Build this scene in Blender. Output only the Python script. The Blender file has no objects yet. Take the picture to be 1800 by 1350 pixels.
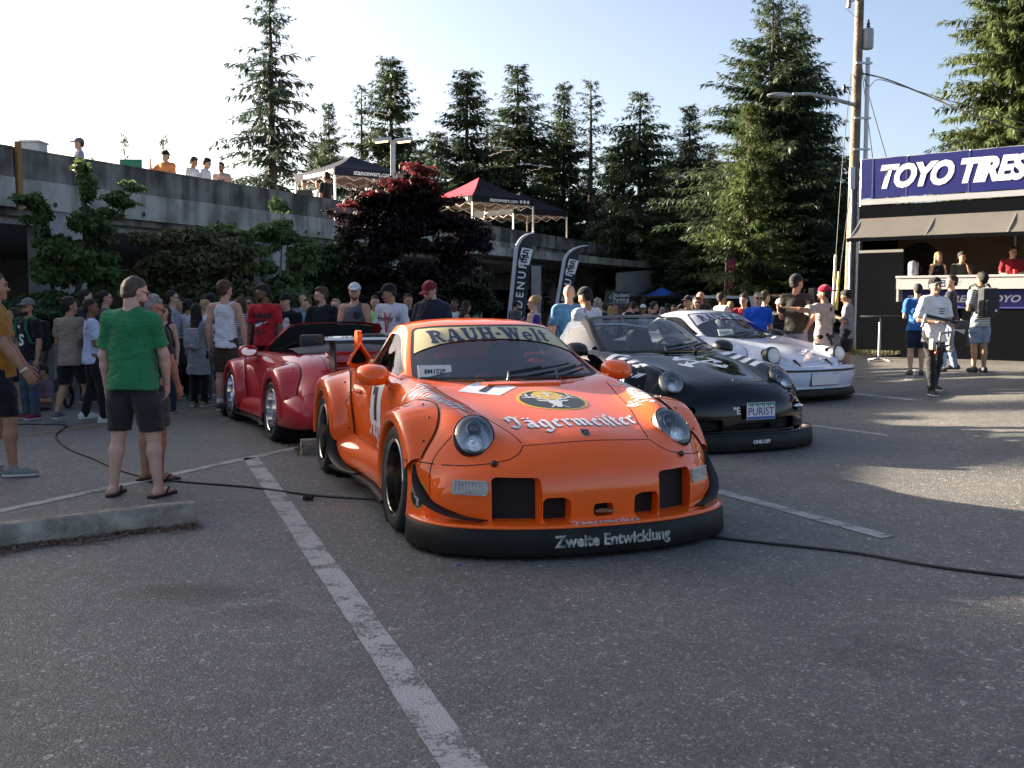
import bpy, bmesh, math, random
import numpy as np
from mathutils import Vector, Matrix
from mathutils.bvhtree import BVHTree
R = math.radians
scene = bpy.context.scene
col = scene.collection

# ---------------------------------------------------------------- camera, sky, sun, exposure
cam_d = bpy.data.cameras.new('camera'); cam = bpy.data.objects.new('camera', cam_d); col.objects.link(cam)
FPX, CAMH, HZ = 1850.0, 1.5, 530.0
PITCH = math.atan((675 - HZ) / FPX)
cam.location = (0, 0, CAMH); cam.rotation_euler = (math.pi/2 - PITCH, 0, 0)
cam_d.sensor_width = 36; cam_d.lens = FPX/1800*36; cam_d.clip_start = .1; cam_d.clip_end = 2000
scene.camera = cam
SUN_AZ, SUN_EL = -62.0, 15.7       # degrees left of the view axis, above the horizon
world = bpy.data.worlds.new('World'); scene.world = world; world.use_nodes = True
wn = world.node_tree; wn.nodes.clear()
sky = wn.nodes.new('ShaderNodeTexSky'); sky.sky_type = 'NISHITA'; sky.sun_disc = False
sky.sun_elevation = R(SUN_EL); sky.sun_rotation = R(SUN_AZ)
sky.air_density = .6; sky.dust_density = 3.0; sky.ozone_density = 0.; sky.altitude = 100
bg = wn.nodes.new('ShaderNodeBackground'); bg.inputs[1].default_value = .05
wo = wn.nodes.new('ShaderNodeOutputWorld')
wn.links.new(sky.outputs[0], bg.inputs[0]); wn.links.new(bg.outputs[0], wo.inputs[0])
sun_d = bpy.data.lights.new('sun', 'SUN'); sun_d.energy = 5.0; sun_d.angle = R(.53); sun_d.color = (1, .86, .66)
sun = bpy.data.objects.new('sun', sun_d); col.objects.link(sun)
sdir = Vector((math.sin(R(SUN_AZ))*math.cos(R(SUN_EL)), math.cos(R(SUN_AZ))*math.cos(R(SUN_EL)), math.sin(R(SUN_EL))))
sun.rotation_euler = sdir.to_track_quat('Z', 'Y').to_euler(); sun.location = sdir*60
scene.view_settings.view_transform = 'Standard'; scene.view_settings.look = 'None'
scene.view_settings.exposure = 2.72; scene.view_settings.gamma = 1
scene.render.engine = 'CYCLES'
scene.cycles.max_bounces = 8; scene.cycles.transparent_max_bounces = 24
scene.cycles.use_denoising = True

# ---------------------------------------------------------------- pixel helpers (photo pixels -> points of the place)
def ray(px, py):
    u = (px-900)/FPX; v = -(py-675)/FPX; c, s = math.cos(PITCH), math.sin(PITCH)
    return Vector((u, c + v*s, -s + v*c))
def atY(px, py, Y):
    r = ray(px, py); return r*(Y/r.y) + Vector((0, 0, CAMH))
def smooth(t):
    t = np.clip(t, 0, 1); return t*t*(3-2*t)
def gz(x, y):
    """height of the ground: the lot rises a little to the right and dips a little far behind"""
    return .28*smooth((x-4)/5.) - .30*smooth((y-25)/12.)*smooth(1-(x-6)/5.)
def gnd(px, py):
    r = ray(px, py); z = 0.
    for _ in range(12):
        t = (z-CAMH)/r.z; p = r*t; z = float(gz(p.x, p.y))
    return Vector((p.x, p.y, z))
def gY(px, Y):
    x = atY(px, 600, Y).x
    return Vector((x, Y, float(gz(x, Y))))

# ---------------------------------------------------------------- materials
MATS = {}
def mat(name, rgb, rough=.6, metal=0., var=0., vscale=6., bump=0., bscale=40., coat=0., spec=.5, trans=0., rgb2=None, vdetail=4, emit=None, flake=False, sheen=0):
    if name in MATS: return MATS[name]
    m = bpy.data.materials.new(name); m.use_nodes = True; MATS[name] = m
    nt = m.node_tree; b = nt.nodes['Principled BSDF']; L = nt.links.new
    b.inputs['Base Color'].default_value = (*rgb, 1); b.inputs['Roughness'].default_value = rough
    b.inputs['Metallic'].default_value = metal; b.inputs['Specular IOR Level'].default_value = spec
    if coat: b.inputs['Coat Weight'].default_value = coat; b.inputs['Coat Roughness'].default_value = .02
    if sheen: b.inputs['Sheen Weight'].default_value = sheen
    if emit: b.inputs['Emission Color'].default_value = (*emit[:3], 1); b.inputs['Emission Strength'].default_value = emit[3]
    tc = nt.nodes.new('ShaderNodeTexCoord')
    if var or rgb2:
        n = nt.nodes.new('ShaderNodeTexNoise'); n.inputs['Scale'].default_value = vscale; n.inputs['Detail'].default_value = vdetail
        n.inputs['Roughness'].default_value = .6
        L(tc.outputs['Object'], n.inputs['Vector'])
        rp = nt.nodes.new('ShaderNodeValToRGB'); rp.color_ramp.elements[0].position = .32; rp.color_ramp.elements[1].position = .68
        a = [max(0, c*(1-var)) for c in rgb]; d = rgb2 if rgb2 else [min(1, c*(1+var)) for c in rgb]
        rp.color_ramp.elements[0].color = (*a, 1); rp.color_ramp.elements[1].color = (*d, 1)
        L(n.outputs[0], rp.inputs[0]); L(rp.outputs[0], b.inputs['Base Color'])
    if bump:
        n2 = nt.nodes.new('ShaderNodeTexNoise'); n2.inputs['Scale'].default_value = bscale; n2.inputs['Detail'].default_value = 3
        L(tc.outputs['Object'], n2.inputs['Vector'])
        bp = nt.nodes.new('ShaderNodeBump'); bp.inputs['Strength'].default_value = bump; bp.inputs['Distance'].default_value = .02
        L(n2.outputs[0], bp.inputs['Height']); L(bp.outputs[0], b.inputs['Normal'])
    return m
def leaf_mat(name, rgb, tr, var=.45, vscale=.8):
    if name in MATS: return MATS[name]
    m = bpy.data.materials.new(name); m.use_nodes = True; MATS[name] = m
    nt = m.node_tree; nt.nodes.clear(); L = nt.links.new
    out = nt.nodes.new('ShaderNodeOutputMaterial'); mx = nt.nodes.new('ShaderNodeMixShader'); mx.inputs[0].default_value = tr
    d = nt.nodes.new('ShaderNodeBsdfPrincipled'); d.inputs['Roughness'].default_value = .55; d.inputs['Specular IOR Level'].default_value = .25
    t = nt.nodes.new('ShaderNodeBsdfTranslucent')
    tc = nt.nodes.new('ShaderNodeTexCoord'); n = nt.nodes.new('ShaderNodeTexNoise'); n.inputs['Scale'].default_value = vscale; n.inputs['Detail'].default_value = 5
    rp = nt.nodes.new('ShaderNodeValToRGB'); rp.color_ramp.elements[0].position = .3; rp.color_ramp.elements[1].position = .7
    rp.color_ramp.elements[0].color = (*[c*(1-var) for c in rgb], 1); rp.color_ramp.elements[1].color = (*[min(1, c*(1+var)) for c in rgb], 1)
    hs = nt.nodes.new('ShaderNodeHueSaturation'); hs.inputs['Value'].default_value = 1.5
    L(tc.outputs['Object'], n.inputs['Vector']); L(n.outputs[0], rp.inputs[0]); L(rp.outputs[0], d.inputs['Base Color'])
    L(rp.outputs[0], hs.inputs['Color']); L(hs.outputs[0], t.inputs['Color'])
    L(d.outputs[0], mx.inputs[1]); L(t.outputs[0], mx.inputs[2]); L(mx.outputs[0], out.inputs[0])
    return m
def glass_mat(name, tint, refl=.06, rough=.0, ior=1.5):
    if name in MATS: return MATS[name]
    m = bpy.data.materials.new(name); m.use_nodes = True; MATS[name] = m
    nt = m.node_tree; nt.nodes.clear(); L = nt.links.new
    out = nt.nodes.new('ShaderNodeOutputMaterial'); mx = nt.nodes.new('ShaderNodeMixShader')
    t = nt.nodes.new('ShaderNodeBsdfTransparent'); t.inputs[0].default_value = (*tint, 1)
    g = nt.nodes.new('ShaderNodeBsdfGlossy'); g.inputs['Roughness'].default_value = rough; g.inputs[0].default_value = (1, 1, 1, 1)
    fr = nt.nodes.new('ShaderNodeFresnel'); fr.inputs[0].default_value = ior
    ad = nt.nodes.new('ShaderNodeMath'); ad.operation = 'ADD'; ad.inputs[1].default_value = refl; ad.use_clamp = True
    L(fr.outputs[0], ad.inputs[0]); L(ad.outputs[0], mx.inputs[0]); L(t.outputs[0], mx.inputs[1]); L(g.outputs[0], mx.inputs[2]); L(mx.outputs[0], out.inputs[0])
    return m
def stripe_mat(name, a, b, scale, axis='Z', rough=.9, duty=.5):
    """woven stripes across a garment (object space)"""
    if name in MATS: return MATS[name]
    m = mat(name, a, rough); nt = m.node_tree; L = nt.links.new
    tc = nt.nodes.new('ShaderNodeTexCoord'); sp = nt.nodes.new('ShaderNodeSeparateXYZ'); L(tc.outputs['Object'], sp.inputs[0])
    mu = nt.nodes.new('ShaderNodeMath'); mu.operation = 'MULTIPLY'; mu.inputs[1].default_value = scale; L(sp.outputs[axis], mu.inputs[0])
    fr = nt.nodes.new('ShaderNodeMath'); fr.operation = 'FRACT'; L(mu.outputs[0], fr.inputs[0])
    gt = nt.nodes.new('ShaderNodeMath'); gt.operation = 'GREATER_THAN'; gt.inputs[1].default_value = duty; L(fr.outputs[0], gt.inputs[0])
    mx = nt.nodes.new('ShaderNodeMix'); mx.data_type = 'RGBA'; mx.inputs['A'].default_value = (*a, 1); mx.inputs['B'].default_value = (*b, 1)
    L(gt.outputs[0], mx.inputs['Factor']); L(mx.outputs['Result'], nt.nodes['Principled BSDF'].inputs['Base Color'])
    return m
BLACK = mat('black_plastic', (.012, .012, .013), .45)
RUBBER = mat('rubber', (.016, .016, .017), .75, bump=.15, bscale=90)
MATTEBLACK = mat('matte_black', (.006, .006, .007), .9)
CHROME = mat('polished_metal', (.82, .82, .84), .12, 1.)
STEEL = mat('galvanised_steel', (.42, .43, .44), .45, .8, var=.15, vscale=12)
WHITE = mat('white_vinyl', (.74, .75, .78), .35)

# ---------------------------------------------------------------- mesh helpers
def np_obj(name, V, F, m=None, parent=None, sm=True, mesh_only=False):
    """V (n,3), F (k,3|4) or list of such arrays"""
    V = np.asarray(V, np.float32); Fs = F if isinstance(F, (list, tuple)) else [F]
    Fs = [np.asarray(f, np.int32) for f in Fs if len(f)]
    me = bpy.data.meshes.new(name)
    if len(V) and Fs:
        me.vertices.add(len(V)); me.vertices.foreach_set('co', V.ravel())
        idx = np.concatenate([f.ravel() for f in Fs]); cnt = np.concatenate([np.full(len(f), f.shape[1], np.int32) for f in Fs])
        st = np.concatenate([[0], np.cumsum(cnt)[:-1]]).astype(np.int32)
        me.loops.add(len(idx)); me.loops.foreach_set('vertex_index', idx)
        me.polygons.add(len(cnt)); me.polygons.foreach_set('loop_start', st); me.polygons.foreach_set('loop_total', cnt)
        me.update(calc_edges=True); me.validate()
        if sm: me.polygons.foreach_set('use_smooth', np.ones(len(me.polygons), bool))
    if m is not None: me.materials.append(m)
    if mesh_only: return me
    o = bpy.data.objects.new(name, me); col.objects.link(o)
    if parent is not None: o.parent = parent
    return o
def inst(name, me, parent=None, loc=(0, 0, 0), rot=(0, 0, 0), sc=(1, 1, 1)):
    o = bpy.data.objects.new(name, me); col.objects.link(o)
    if parent is not None: o.parent = parent
    o.location = loc; o.rotation_euler = rot; o.scale = sc if hasattr(sc, '__len__') else (sc, sc, sc)
    return o
def tag(o, label, cat, group=None, kind=None):
    o['label'] = label
    if cat: o['category'] = cat
    if group: o['group'] = group
    if kind: o['kind'] = kind
    return o
def empty(name, loc=(0, 0, 0), rz=0., sc=1.):
    o = bpy.data.objects.new(name, None); col.objects.link(o); o.location = loc; o.rotation_euler = (0, 0, rz); o.scale = (sc, sc, sc)
    o.empty_display_size = .1
    return o
def copy_thing(root):
    r = root.copy(); col.objects.link(r)
    for ch in root.children:
        c = ch.copy(); col.objects.link(c); c.parent = r
        for g in ch.children:
            d = g.copy(); col.objects.link(d); d.parent = c
    return r
def frame_from(d):
    d = Vector(d).normalized(); a = Vector((0, 0, 1)) if abs(d.z) < .95 else Vector((1, 0, 0))
    u = d.cross(a).normalized(); return u, u.cross(d).normalized() * -1, d
class MB:
    """collects simple shapes and links them as ONE mesh object"""
    def __init__(s): s.v = []; s.f = []
    def add(s, v, f):
        b = len(s.v); s.v += [tuple(p) for p in v]; s.f += [tuple(i+b for i in q) for q in f]; return s
    def box(s, c, d, rot=None, bev=0.):
        x, y, z = [k/2 for k in d]
        if bev:
            bm = bmesh.new(); bmesh.ops.create_cube(bm, size=1); bmesh.ops.scale(bm, vec=d, verts=bm.verts)
            bmesh.ops.bevel(bm, geom=list(bm.edges), offset=bev, segments=2, affect='EDGES', profile=.6)
            v = [p.co.copy() for p in bm.verts]; f = [[q.index for q in p.verts] for p in bm.faces]; bm.free()
        else:
            v = [Vector((i*x, j*y, k*z)) for i in (-1, 1) for j in (-1, 1) for k in (-1, 1)]
            f = [(0, 1, 3, 2), (4, 6, 7, 5), (0, 4, 5, 1), (2, 3, 7, 6), (0, 2, 6, 4), (1, 5, 7, 3)]
        if rot is not None:
            M = rot if isinstance(rot, Matrix) else Matrix.Rotation(rot, 3, 'Z'); v = [M @ p for p in v]
        return s.add([p + Vector(c) for p in v], f)
    def tube(s, pts, r, n=8, cap=True):
        pts = [Vector(p) for p in pts]; rs = r if hasattr(r, '__len__') else [r]*len(pts); v = []; f = []
        for i, p in enumerate(pts):
            d = (pts[min(i+1, len(pts)-1)] - pts[max(i-1, 0)]); u, w, _ = frame_from(d)
            if i and u.dot(pu) < 0: u, w = -u, -w
            pu = u
            for k in range(n):
                a = 2*math.pi*k/n; v.append(p + (u*math.cos(a) + w*math.sin(a))*rs[i])
        for i in range(len(pts)-1):
            for k in range(n): f.append((i*n+k, i*n+(k+1) % n, (i+1)*n+(k+1) % n, (i+1)*n+k))
        if cap: f.append(tuple(range(n))[::-1]); f.append(tuple(range((len(pts)-1)*n, len(pts)*n)))
        return s.add(v, f)
    def lathe(s, prof, c=(0, 0, 0), axis=(0, 0, 1), n=24):
        u, w, d = frame_from(axis); c = Vector(c); v = []; f = []
        for r, h in prof:
            for k in range(n): a = 2*math.pi*k/n; v.append(c + d*h + (u*math.cos(a) + w*math.sin(a))*r)
        for i in range(len(prof)-1):
            for k in range(n): f.append((i*n+k, i*n+(k+1) % n, (i+1)*n+(k+1) % n, (i+1)*n+k))
        return s.add(v, f)
    def ball(s, c, r, n=10, m=7):
        r = r if hasattr(r, '__len__') else (r, r, r); v = []; f = []
        for i in range(m+1):
            a = math.pi*i/m
            for k in range(n): b = 2*math.pi*k/n; v.append((c[0]+r[0]*math.sin(a)*math.cos(b), c[1]+r[1]*math.sin(a)*math.sin(b), c[2]+r[2]*math.cos(a)))
        for i in range(m):
            for k in range(n): f.append((i*n+k, (i+1)*n+k, (i+1)*n+(k+1) % n, i*n+(k+1) % n))
        return s.add(v, f)
    def prism(s, pts, ext):
        """planar polygon pts extruded by vector ext"""
        e = Vector(ext); n = len(pts); v = [Vector(p) for p in pts]; v += [p+e for p in v]
        f = [tuple(range(n))[::-1], tuple(range(n, 2*n))] + [(i, (i+1) % n, n+(i+1) % n, n+i) for i in range(n)]
        return s.add(v, f)
    def build(s, name, m=None, parent=None, sm=False, weld=False):
        me = bpy.data.meshes.new(name); me.from_pydata([tuple(p) for p in s.v], [], s.f)
        bm = bmesh.new(); bm.from_mesh(me)
        if weld: bmesh.ops.remove_doubles(bm, verts=bm.verts, dist=1e-4)
        bmesh.ops.recalc_face_normals(bm, faces=bm.faces); bm.to_mesh(me); bm.free()
        if sm:
            me.polygons.foreach_set('use_smooth', np.ones(len(me.polygons), bool))
            try: me.set_sharp_from_angle(angle=R(38))
            except Exception: pass
        if m is not None: me.materials.append(m)
        o = bpy.data.objects.new(name, me); col.objects.link(o)
        if parent is not None: o.parent = parent
        return o

# ---------------------------------------------------------------- clipping a triangle mesh by a scalar field (keep f > 0)
def grid_faces(n, m):
    i = np.arange(n*m).reshape(n, m)
    return np.stack([i[:-1, :-1], i[:-1, 1:], i[1:, 1:], i[1:, :-1]], -1).reshape(-1, 4)
def tri(F):
    F = np.asarray(F)
    return F if F.shape[1] == 3 else np.concatenate([F[:, [0, 1, 2]], F[:, [0, 2, 3]]])
def clip(V, F, fs, attrs=None):
    """keep the part of the mesh where the per-vertex field fs is positive"""
    A = np.concatenate([V] + ([attrs] if attrs is not None else []), 1); F = tri(F); fs = np.asarray(fs, float)
    fs = np.where(np.abs(fs) < 1e-7, 1e-7, fs); ins = fs > 0; k = ins[F].sum(1)
    keep = F[k == 3]; out = [keep]; newA = []; cache = {}; nv = len(A)
    def cut(a, b):
        key = (a, b) if a < b else (b, a)
        if key not in cache:
            t = fs[a]/(fs[a]-fs[b]); cache[key] = nv + len(newA); newA.append(A[a] + (A[b]-A[a])*t)
        return cache[key]
    ex = []
    for q in F[(k == 1) | (k == 2)]:
        q = list(q); c = [ins[i] for i in q]
        while not (c[0] and not c[-1]): q = q[1:]+q[:1]; c = c[1:]+c[:1]
        if sum(c) == 1: ex.append((q[0], cut(q[0], q[1]), cut(q[0], q[2])))
        else:
            p1 = cut(q[1], q[2]); p2 = cut(q[0], q[2]); ex += [(q[0], q[1], p1), (q[0], p1, p2)]
    if ex: out.append(np.array(ex, int))
    F2 = np.concatenate(out) if len(out) else keep
    A2 = np.concatenate([A, np.array(newA)]) if newA else A
    used = np.unique(F2); mp = -np.ones(len(A2), int); mp[used] = np.arange(len(used))
    A2 = A2[used]; F2 = mp[F2]
    return (A2[:, :3], F2, A2[:, 3:]) if attrs is not None else (A2, F2)
def rrect(u, v, cu, cv, hu, hv, r):
    """signed distance to a rounded rectangle (negative inside)"""
    qx = np.abs(u-cu)-hu+r; qy = np.abs(v-cv)-hv+r
    return np.hypot(np.maximum(qx, 0), np.maximum(qy, 0)) + np.minimum(np.maximum(qx, qy), 0) - r
def cr_spline(P, n):
    """Catmull-Rom through control rows P (m, ...) with n samples per span"""
    P = np.asarray(P, float); m = len(P)
    E = np.concatenate([(2*P[0]-P[1])[None], P, (2*P[-1]-P[-2])[None]])
    out = []
    for i in range(m-1):
        p0, p1, p2, p3 = E[i], E[i+1], E[i+2], E[i+3]
        for t in np.arange(n)/n:
            out.append(.5*((2*p1) + (-p0+p2)*t + (2*p0-5*p1+4*p2-p3)*t*t + (-p0+3*p1-3*p2+p3)*t**3))
    out.append(P[-1]); return np.array(out)
def fair(G, n, axis, w=.25):
    """smooth a grid of points along one axis, ends fixed"""
    G = np.moveaxis(G, axis, 0).copy()
    for _ in range(n): G[1:-1] = (1-2*w)*G[1:-1] + w*(G[:-2]+G[2:])
    return np.moveaxis(G, 0, axis)

# ---------------------------------------------------------------- lettering as flat meshes (lists of polygons in 2D)
def poly_text(txt, size=1., bold=0., shear=0., align='CENTER', spacing=1.):
    """plain sans lettering: Blender's own vector font turned into a mesh -> (V2, F)"""
    c = bpy.data.curves.new('lettering', 'FONT'); c.body = txt; c.size = size; c.align_x = align; c.align_y = 'CENTER'
    c.offset = bold*size; c.shear = shear; c.space_character = spacing; c.resolution_u = 3
    o = bpy.data.objects.new('lettering', c); col.objects.link(o)
    dg = bpy.context.evaluated_depsgraph_get(); me = bpy.data.meshes.new_from_object(o.evaluated_get(dg))
    V = np.array([v.co[:] for v in me.vertices]).reshape(-1, 3)[:, :2]; me.calc_loop_triangles()
    F = np.array([t.vertices[:] for t in me.loop_triangles], int).reshape(-1, 3)
    bpy.data.objects.remove(o); bpy.data.meshes.remove(me); bpy.data.curves.remove(c)
    return V, F
class Ink:
    """2D shapes gathered into one flat mesh"""
    def __init__(s): s.v = []; s.f = []
    def poly(s, pts):
        b = len(s.v); s.v += [tuple(p) for p in pts]; s.f += [(b, b+i, b+i+1) for i in range(1, len(pts)-1)]; return s
    def rect(s, x0, y0, x1, y1): return s.poly([(x0, y0), (x1, y0), (x1, y1), (x0, y1)])
    def arc(s, cx, cy, rx, ry, wx, wy, a0, a1, n=14):
        """band of an ellipse, outer radii rx, ry, band width wx, wy; degrees"""
        p = []
        for i in range(n+1):
            a = R(a0+(a1-a0)*i/n); p.append(((cx+rx*math.cos(a), cy+ry*math.sin(a)), (cx+(rx-wx)*math.cos(a), cy+(ry-wy)*math.sin(a))))
        for (a, b), (c, d) in zip(p, p[1:]): s.poly([a, c, d, b])
        return s
    def disc(s, cx, cy, rx, ry=None, n=40):
        ry = ry or rx; return s.poly([(cx+rx*math.cos(2*math.pi*i/n), cy+ry*math.sin(2*math.pi*i/n)) for i in range(n)])
    def line(s, pts, w):
        for (a, b), (c, d) in zip(pts, pts[1:]):
            l = math.hypot(c-a, d-b) or 1; nx, ny = -(d-b)/l*w/2, (c-a)/l*w/2; ex, ey = (c-a)/l*w*.3, (d-b)/l*w*.3
            s.poly([(a-ex+nx, b-ey+ny), (a-ex-nx, b-ey-ny), (c+ex-nx, d+ey-ny), (c+ex+nx, d+ey+ny)])
        return s
    def nib(s, pts, w, ang=42, thin=.035):
        """broad-nib pen stroke"""
        nx, ny = math.cos(R(ang))*w/2, math.sin(R(ang))*w/2
        for (a, b), (c, d) in zip(pts, pts[1:]):
            l = math.hypot(c-a, d-b) or 1; hx, hy = -(d-b)/l*thin/2, (c-a)/l*thin/2
            sg = 1 if (nx*hx+ny*hy) >= 0 else -1; hx *= sg; hy *= sg
            s.poly([(a-nx-hx, b-ny-hy), (c-nx-hx, d-ny-hy), (c+nx+hx, d+ny+hy), (a+nx+hx, b+ny+hy)])
        return s
    def mesh(s): return np.array(s.v).reshape(-1, 2), np.array(s.f, int).reshape(-1, 3)
def minim(I, x, w, top=.98, bot=.02):
    I.nib([(x-.10, top-.10), (x, top-.22), (x, bot+.22), (x+.11, bot+.08)], w)
BL = {  # blackletter, x-height 1
 'J': (1.02, [[(.15, 1.35), (.45, 1.5), (.75, 1.35), (1.0, 1.48)], [(.78, 1.38), (.72, .35), (.45, .0), (.12, .2)], [(.15, 1.35), (.3, 1.0), (.12, .75)]]),
 'a': (.92, [[(.2, .88), (.45, .98), (.66, .82), (.66, .2), (.8, .06)], [(.62, .5), (.3, .52), (.2, .3), (.36, .06), (.62, .24)]]),
 'g': (.95, [[(.22, .8), (.22, .25), (.38, .06), (.66, .28)], [(.22, .8), (.45, .98), (.68, .85), (.68, -.3), (.42, -.5), (.15, -.34)]]),
 'e': (.78, [[(.5, .1), (.3, .06), (.2, .25), (.2, .75), (.42, .97), (.6, .78), (.26, .5)], [(.5, .1), (.62, .2)]]),
 'r': (.68, [[(.1, .88), (.22, .78), (.22, .2), (.36, .06)], [(.22, .72), (.48, .98), (.62, .84)]]),
 'm': (1.45, [[(.1, .88), (.22, .78), (.22, .2), (.34, .06)], [(.22, .72), (.5, .95), (.66, .78), (.66, .2), (.78, .06)], [(.66, .72), (.94, .95), (1.1, .78), (1.1, .2), (1.24, .06)]]),
 'i': (.46, [[(.08, .88), (.2, .78), (.2, .2), (.34, .06)], [(.16, 1.3), (.26, 1.22)]]),
 's': (.52, [[(.22, -.12), (.22, 1.3), (.42, 1.52), (.56, 1.4)], [(.06, .86), (.22, .86)]]),
 't': (.58, [[(.22, 1.25), (.22, .22), (.38, .04), (.5, .14)], [(.04, .9), (.48, .9)]]),
}
def blackletter(w=.27):
    I = Ink(); x = 0.
    for ch in 'Jagermeister':
        adv, strokes = BL[ch]
        for st in strokes: I.nib([(p[0]+x, p[1]) for p in st], w)
        if ch == 'a':
            for dx in (.3, .62): I.nib([(x+dx-.05, 1.33), (x+dx+.05, 1.24)], w*.8)
        x += adv
    V, F = I.mesh(); V = V - np.array([x/2, .5]); return V/x*np.array([1, 1.5]), F          # unit total width
def slab_text():
    """heavy slab-serif RAUH-Welt, cap height 1 -> unit width mesh"""
    I = Ink(); x = 0.; T = .3; S = .17
    def stem(x0, y1=1., o=.1, top=True, bot=True):
        I.rect(x0, 0, x0+T, y1)
        if top: I.rect(x0-o, y1-S, x0+T+o, y1+.002)
        if bot: I.rect(x0-o, -.002, x0+T+o, S)
    # R
    stem(x+.1); I.arc(x+.48, .74, .42, .26, .28, .14, -90, 90); I.rect(x+.38, .86, x+.5, 1); I.rect(x+.38, .48, x+.5, .62)
    I.poly([(x+.45, .5), (x+.72, .5), (x+.98, .12), (x+.98, 0), (x+.78, 0)]); I.rect(x+.78, 0, x+1.06, .14); x += 1.18
    # A
    I.poly([(x+.1, 0), (x+.28, 0), (x+.58, 1), (x+.46, 1)]); I.poly([(x+.46, 1), (x+.78, 1), (x+1.12, 0), (x+.76, 0)]); I.rect(x+.26, .26, x+.85, .4)
    I.rect(x-.02, 0, x+.42, S*.9); I.rect(x+.66, 0, x+1.22, S*.9); x += 1.3
    # U
    I.rect(x+.1, .36, x+.1+T, 1); I.rect(x, 1-S, x+.5, 1); I.rect(x+.78, .36, x+.98, 1); I.rect(x+.66, 1-S, x+1.1, 1)
    I.arc(x+.54, .36, .44, .38, .27, .2, 180, 360); x += 1.2
    # H
    stem(x+.1); stem(x+.72); I.rect(x+.35, .41, x+.78, .58); x += 1.22
    I.rect(x+.04, .36, x+.42, .54); x += .52
    # W
    for a, b, c, d in ((.08, .44, .42, .68), (.42, .5, .68, .78)): I.poly([(x+a, 1), (x+b, 1), (x+d, 0), (x+c, 0)])
    I.poly([(x+.56, 0), (x+.68, 0), (x+.92, 1), (x+.78, 1)])
    I.poly([(x+.74, 1), (x+1.06, 1), (x+1.2, 0), (x+.98, 0)]); I.poly([(x+.98, 0), (x+1.2, 0), (x+1.48, 1), (x+1.34, 1)])
    I.rect(x-.02, 1-S, x+.52, 1); I.rect(x+.66, 1-S, x+1.14, 1); I.rect(x+1.22, 1-S, x+1.6, 1); x += 1.68
    # e
    I.arc(x+.42, .35, .42, .36, .24, .15, 0, 318); I.rect(x+.2, .3, x+.84, .42); x += .94
    # l
    stem(x+.1, 1.06, .08); x += .58
    # t
    I.rect(x+.14, .16, x+.14+T, .96); I.rect(x, .58, x+.62, .72); I.arc(x+.4, .2, .26, .2, .24, .15, 180, 350); x += .68
    V, F = I.mesh(); return (V - np.array([x/2, .5]))/x, F
def stag(I_ring, I_field, I_white, I_gold, rx=1., ry=1.):
    """round emblem: a stag's head under a cross"""
    I_ring.disc(0, 0, 1); I_field.disc(0, 0, .9); I_gold.disc(0, .42, .44)
    I_white.rect(-.04, .2, .04, .74).rect(-.17, .48, .17, .56)
    I_white.poly([(-.16, -.08), (.16, -.08), (.2, -.3), (.1, -.62), (.06, -.78), (-.06, -.78), (-.1, -.62), (-.2, -.3)])
    for s in (-1, 1):
        I_white.poly([(s*.18, -.12), (s*.48, -.02), (s*.42, -.16), (s*.2, -.24)])
        I_white.line([(s*.12, -.06), (s*.4, .1), (s*.62, .32), (s*.6, .58)], .07)
        for a, b, c, d in ((.3, .04, .26, .34), (.48, .17, .44, .5), (.6, .3, .78, .44), (.5, .2, .8, .2)): I_white.line([(s*a, b), (s*c, d)], .055)
        I_white.line([(s*.1, -.6), (s*.24, -.78)], .05)

# ---------------------------------------------------------------- projecting flat graphics onto a curved surface
def refine(V2, F, mx):
    bm = bmesh.new(); vs = [bm.verts.new((p[0], p[1], 0)) for p in V2]
    for f in F:
        try: bm.faces.new([vs[i] for i in f])
        except ValueError: pass
    for _ in range(7):
        L = [e for e in bm.edges if e.calc_length() > mx]
        if not L: break
        bmesh.ops.subdivide_edges(bm, edges=L, cuts=1); bmesh.ops.triangulate(bm, faces=[f for f in bm.faces if len(f.verts) > 3])
    bm.verts.index_update(); V = np.array([v.co[:2] for v in bm.verts]); F = np.array([[v.index for v in f.verts] for f in bm.faces]); bm.free()
    return V, F
def decal(name, VF, org, U, Vd, D, bvhs, m, parent, off=.002, mx=.03, size=1.):
    V2, F = refine(VF[0]*size, VF[1], mx) if mx else (VF[0]*size, VF[1])
    org, U, Vd, D = Vector(org), Vector(U), Vector(Vd), Vector(D).normalized(); out = []; ok = []
    for u, v in V2:
        p = org + U*u + Vd*v; best = None
        for b in bvhs:
            h = b.ray_cast(p, D)
            if h[0] is not None and (best is None or h[3] < best[3]): best = h
        if best is None: out.append(p); ok.append(False)
        else:
            n = best[1]; n = -n if n.dot(D) > 0 else n; out.append(best[0]+n*off); ok.append(True)
    ok = np.array(ok); F = F[ok[F].all(1)]
    return np_obj(name, np.array([p[:] for p in out]), F, m, parent)
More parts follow.
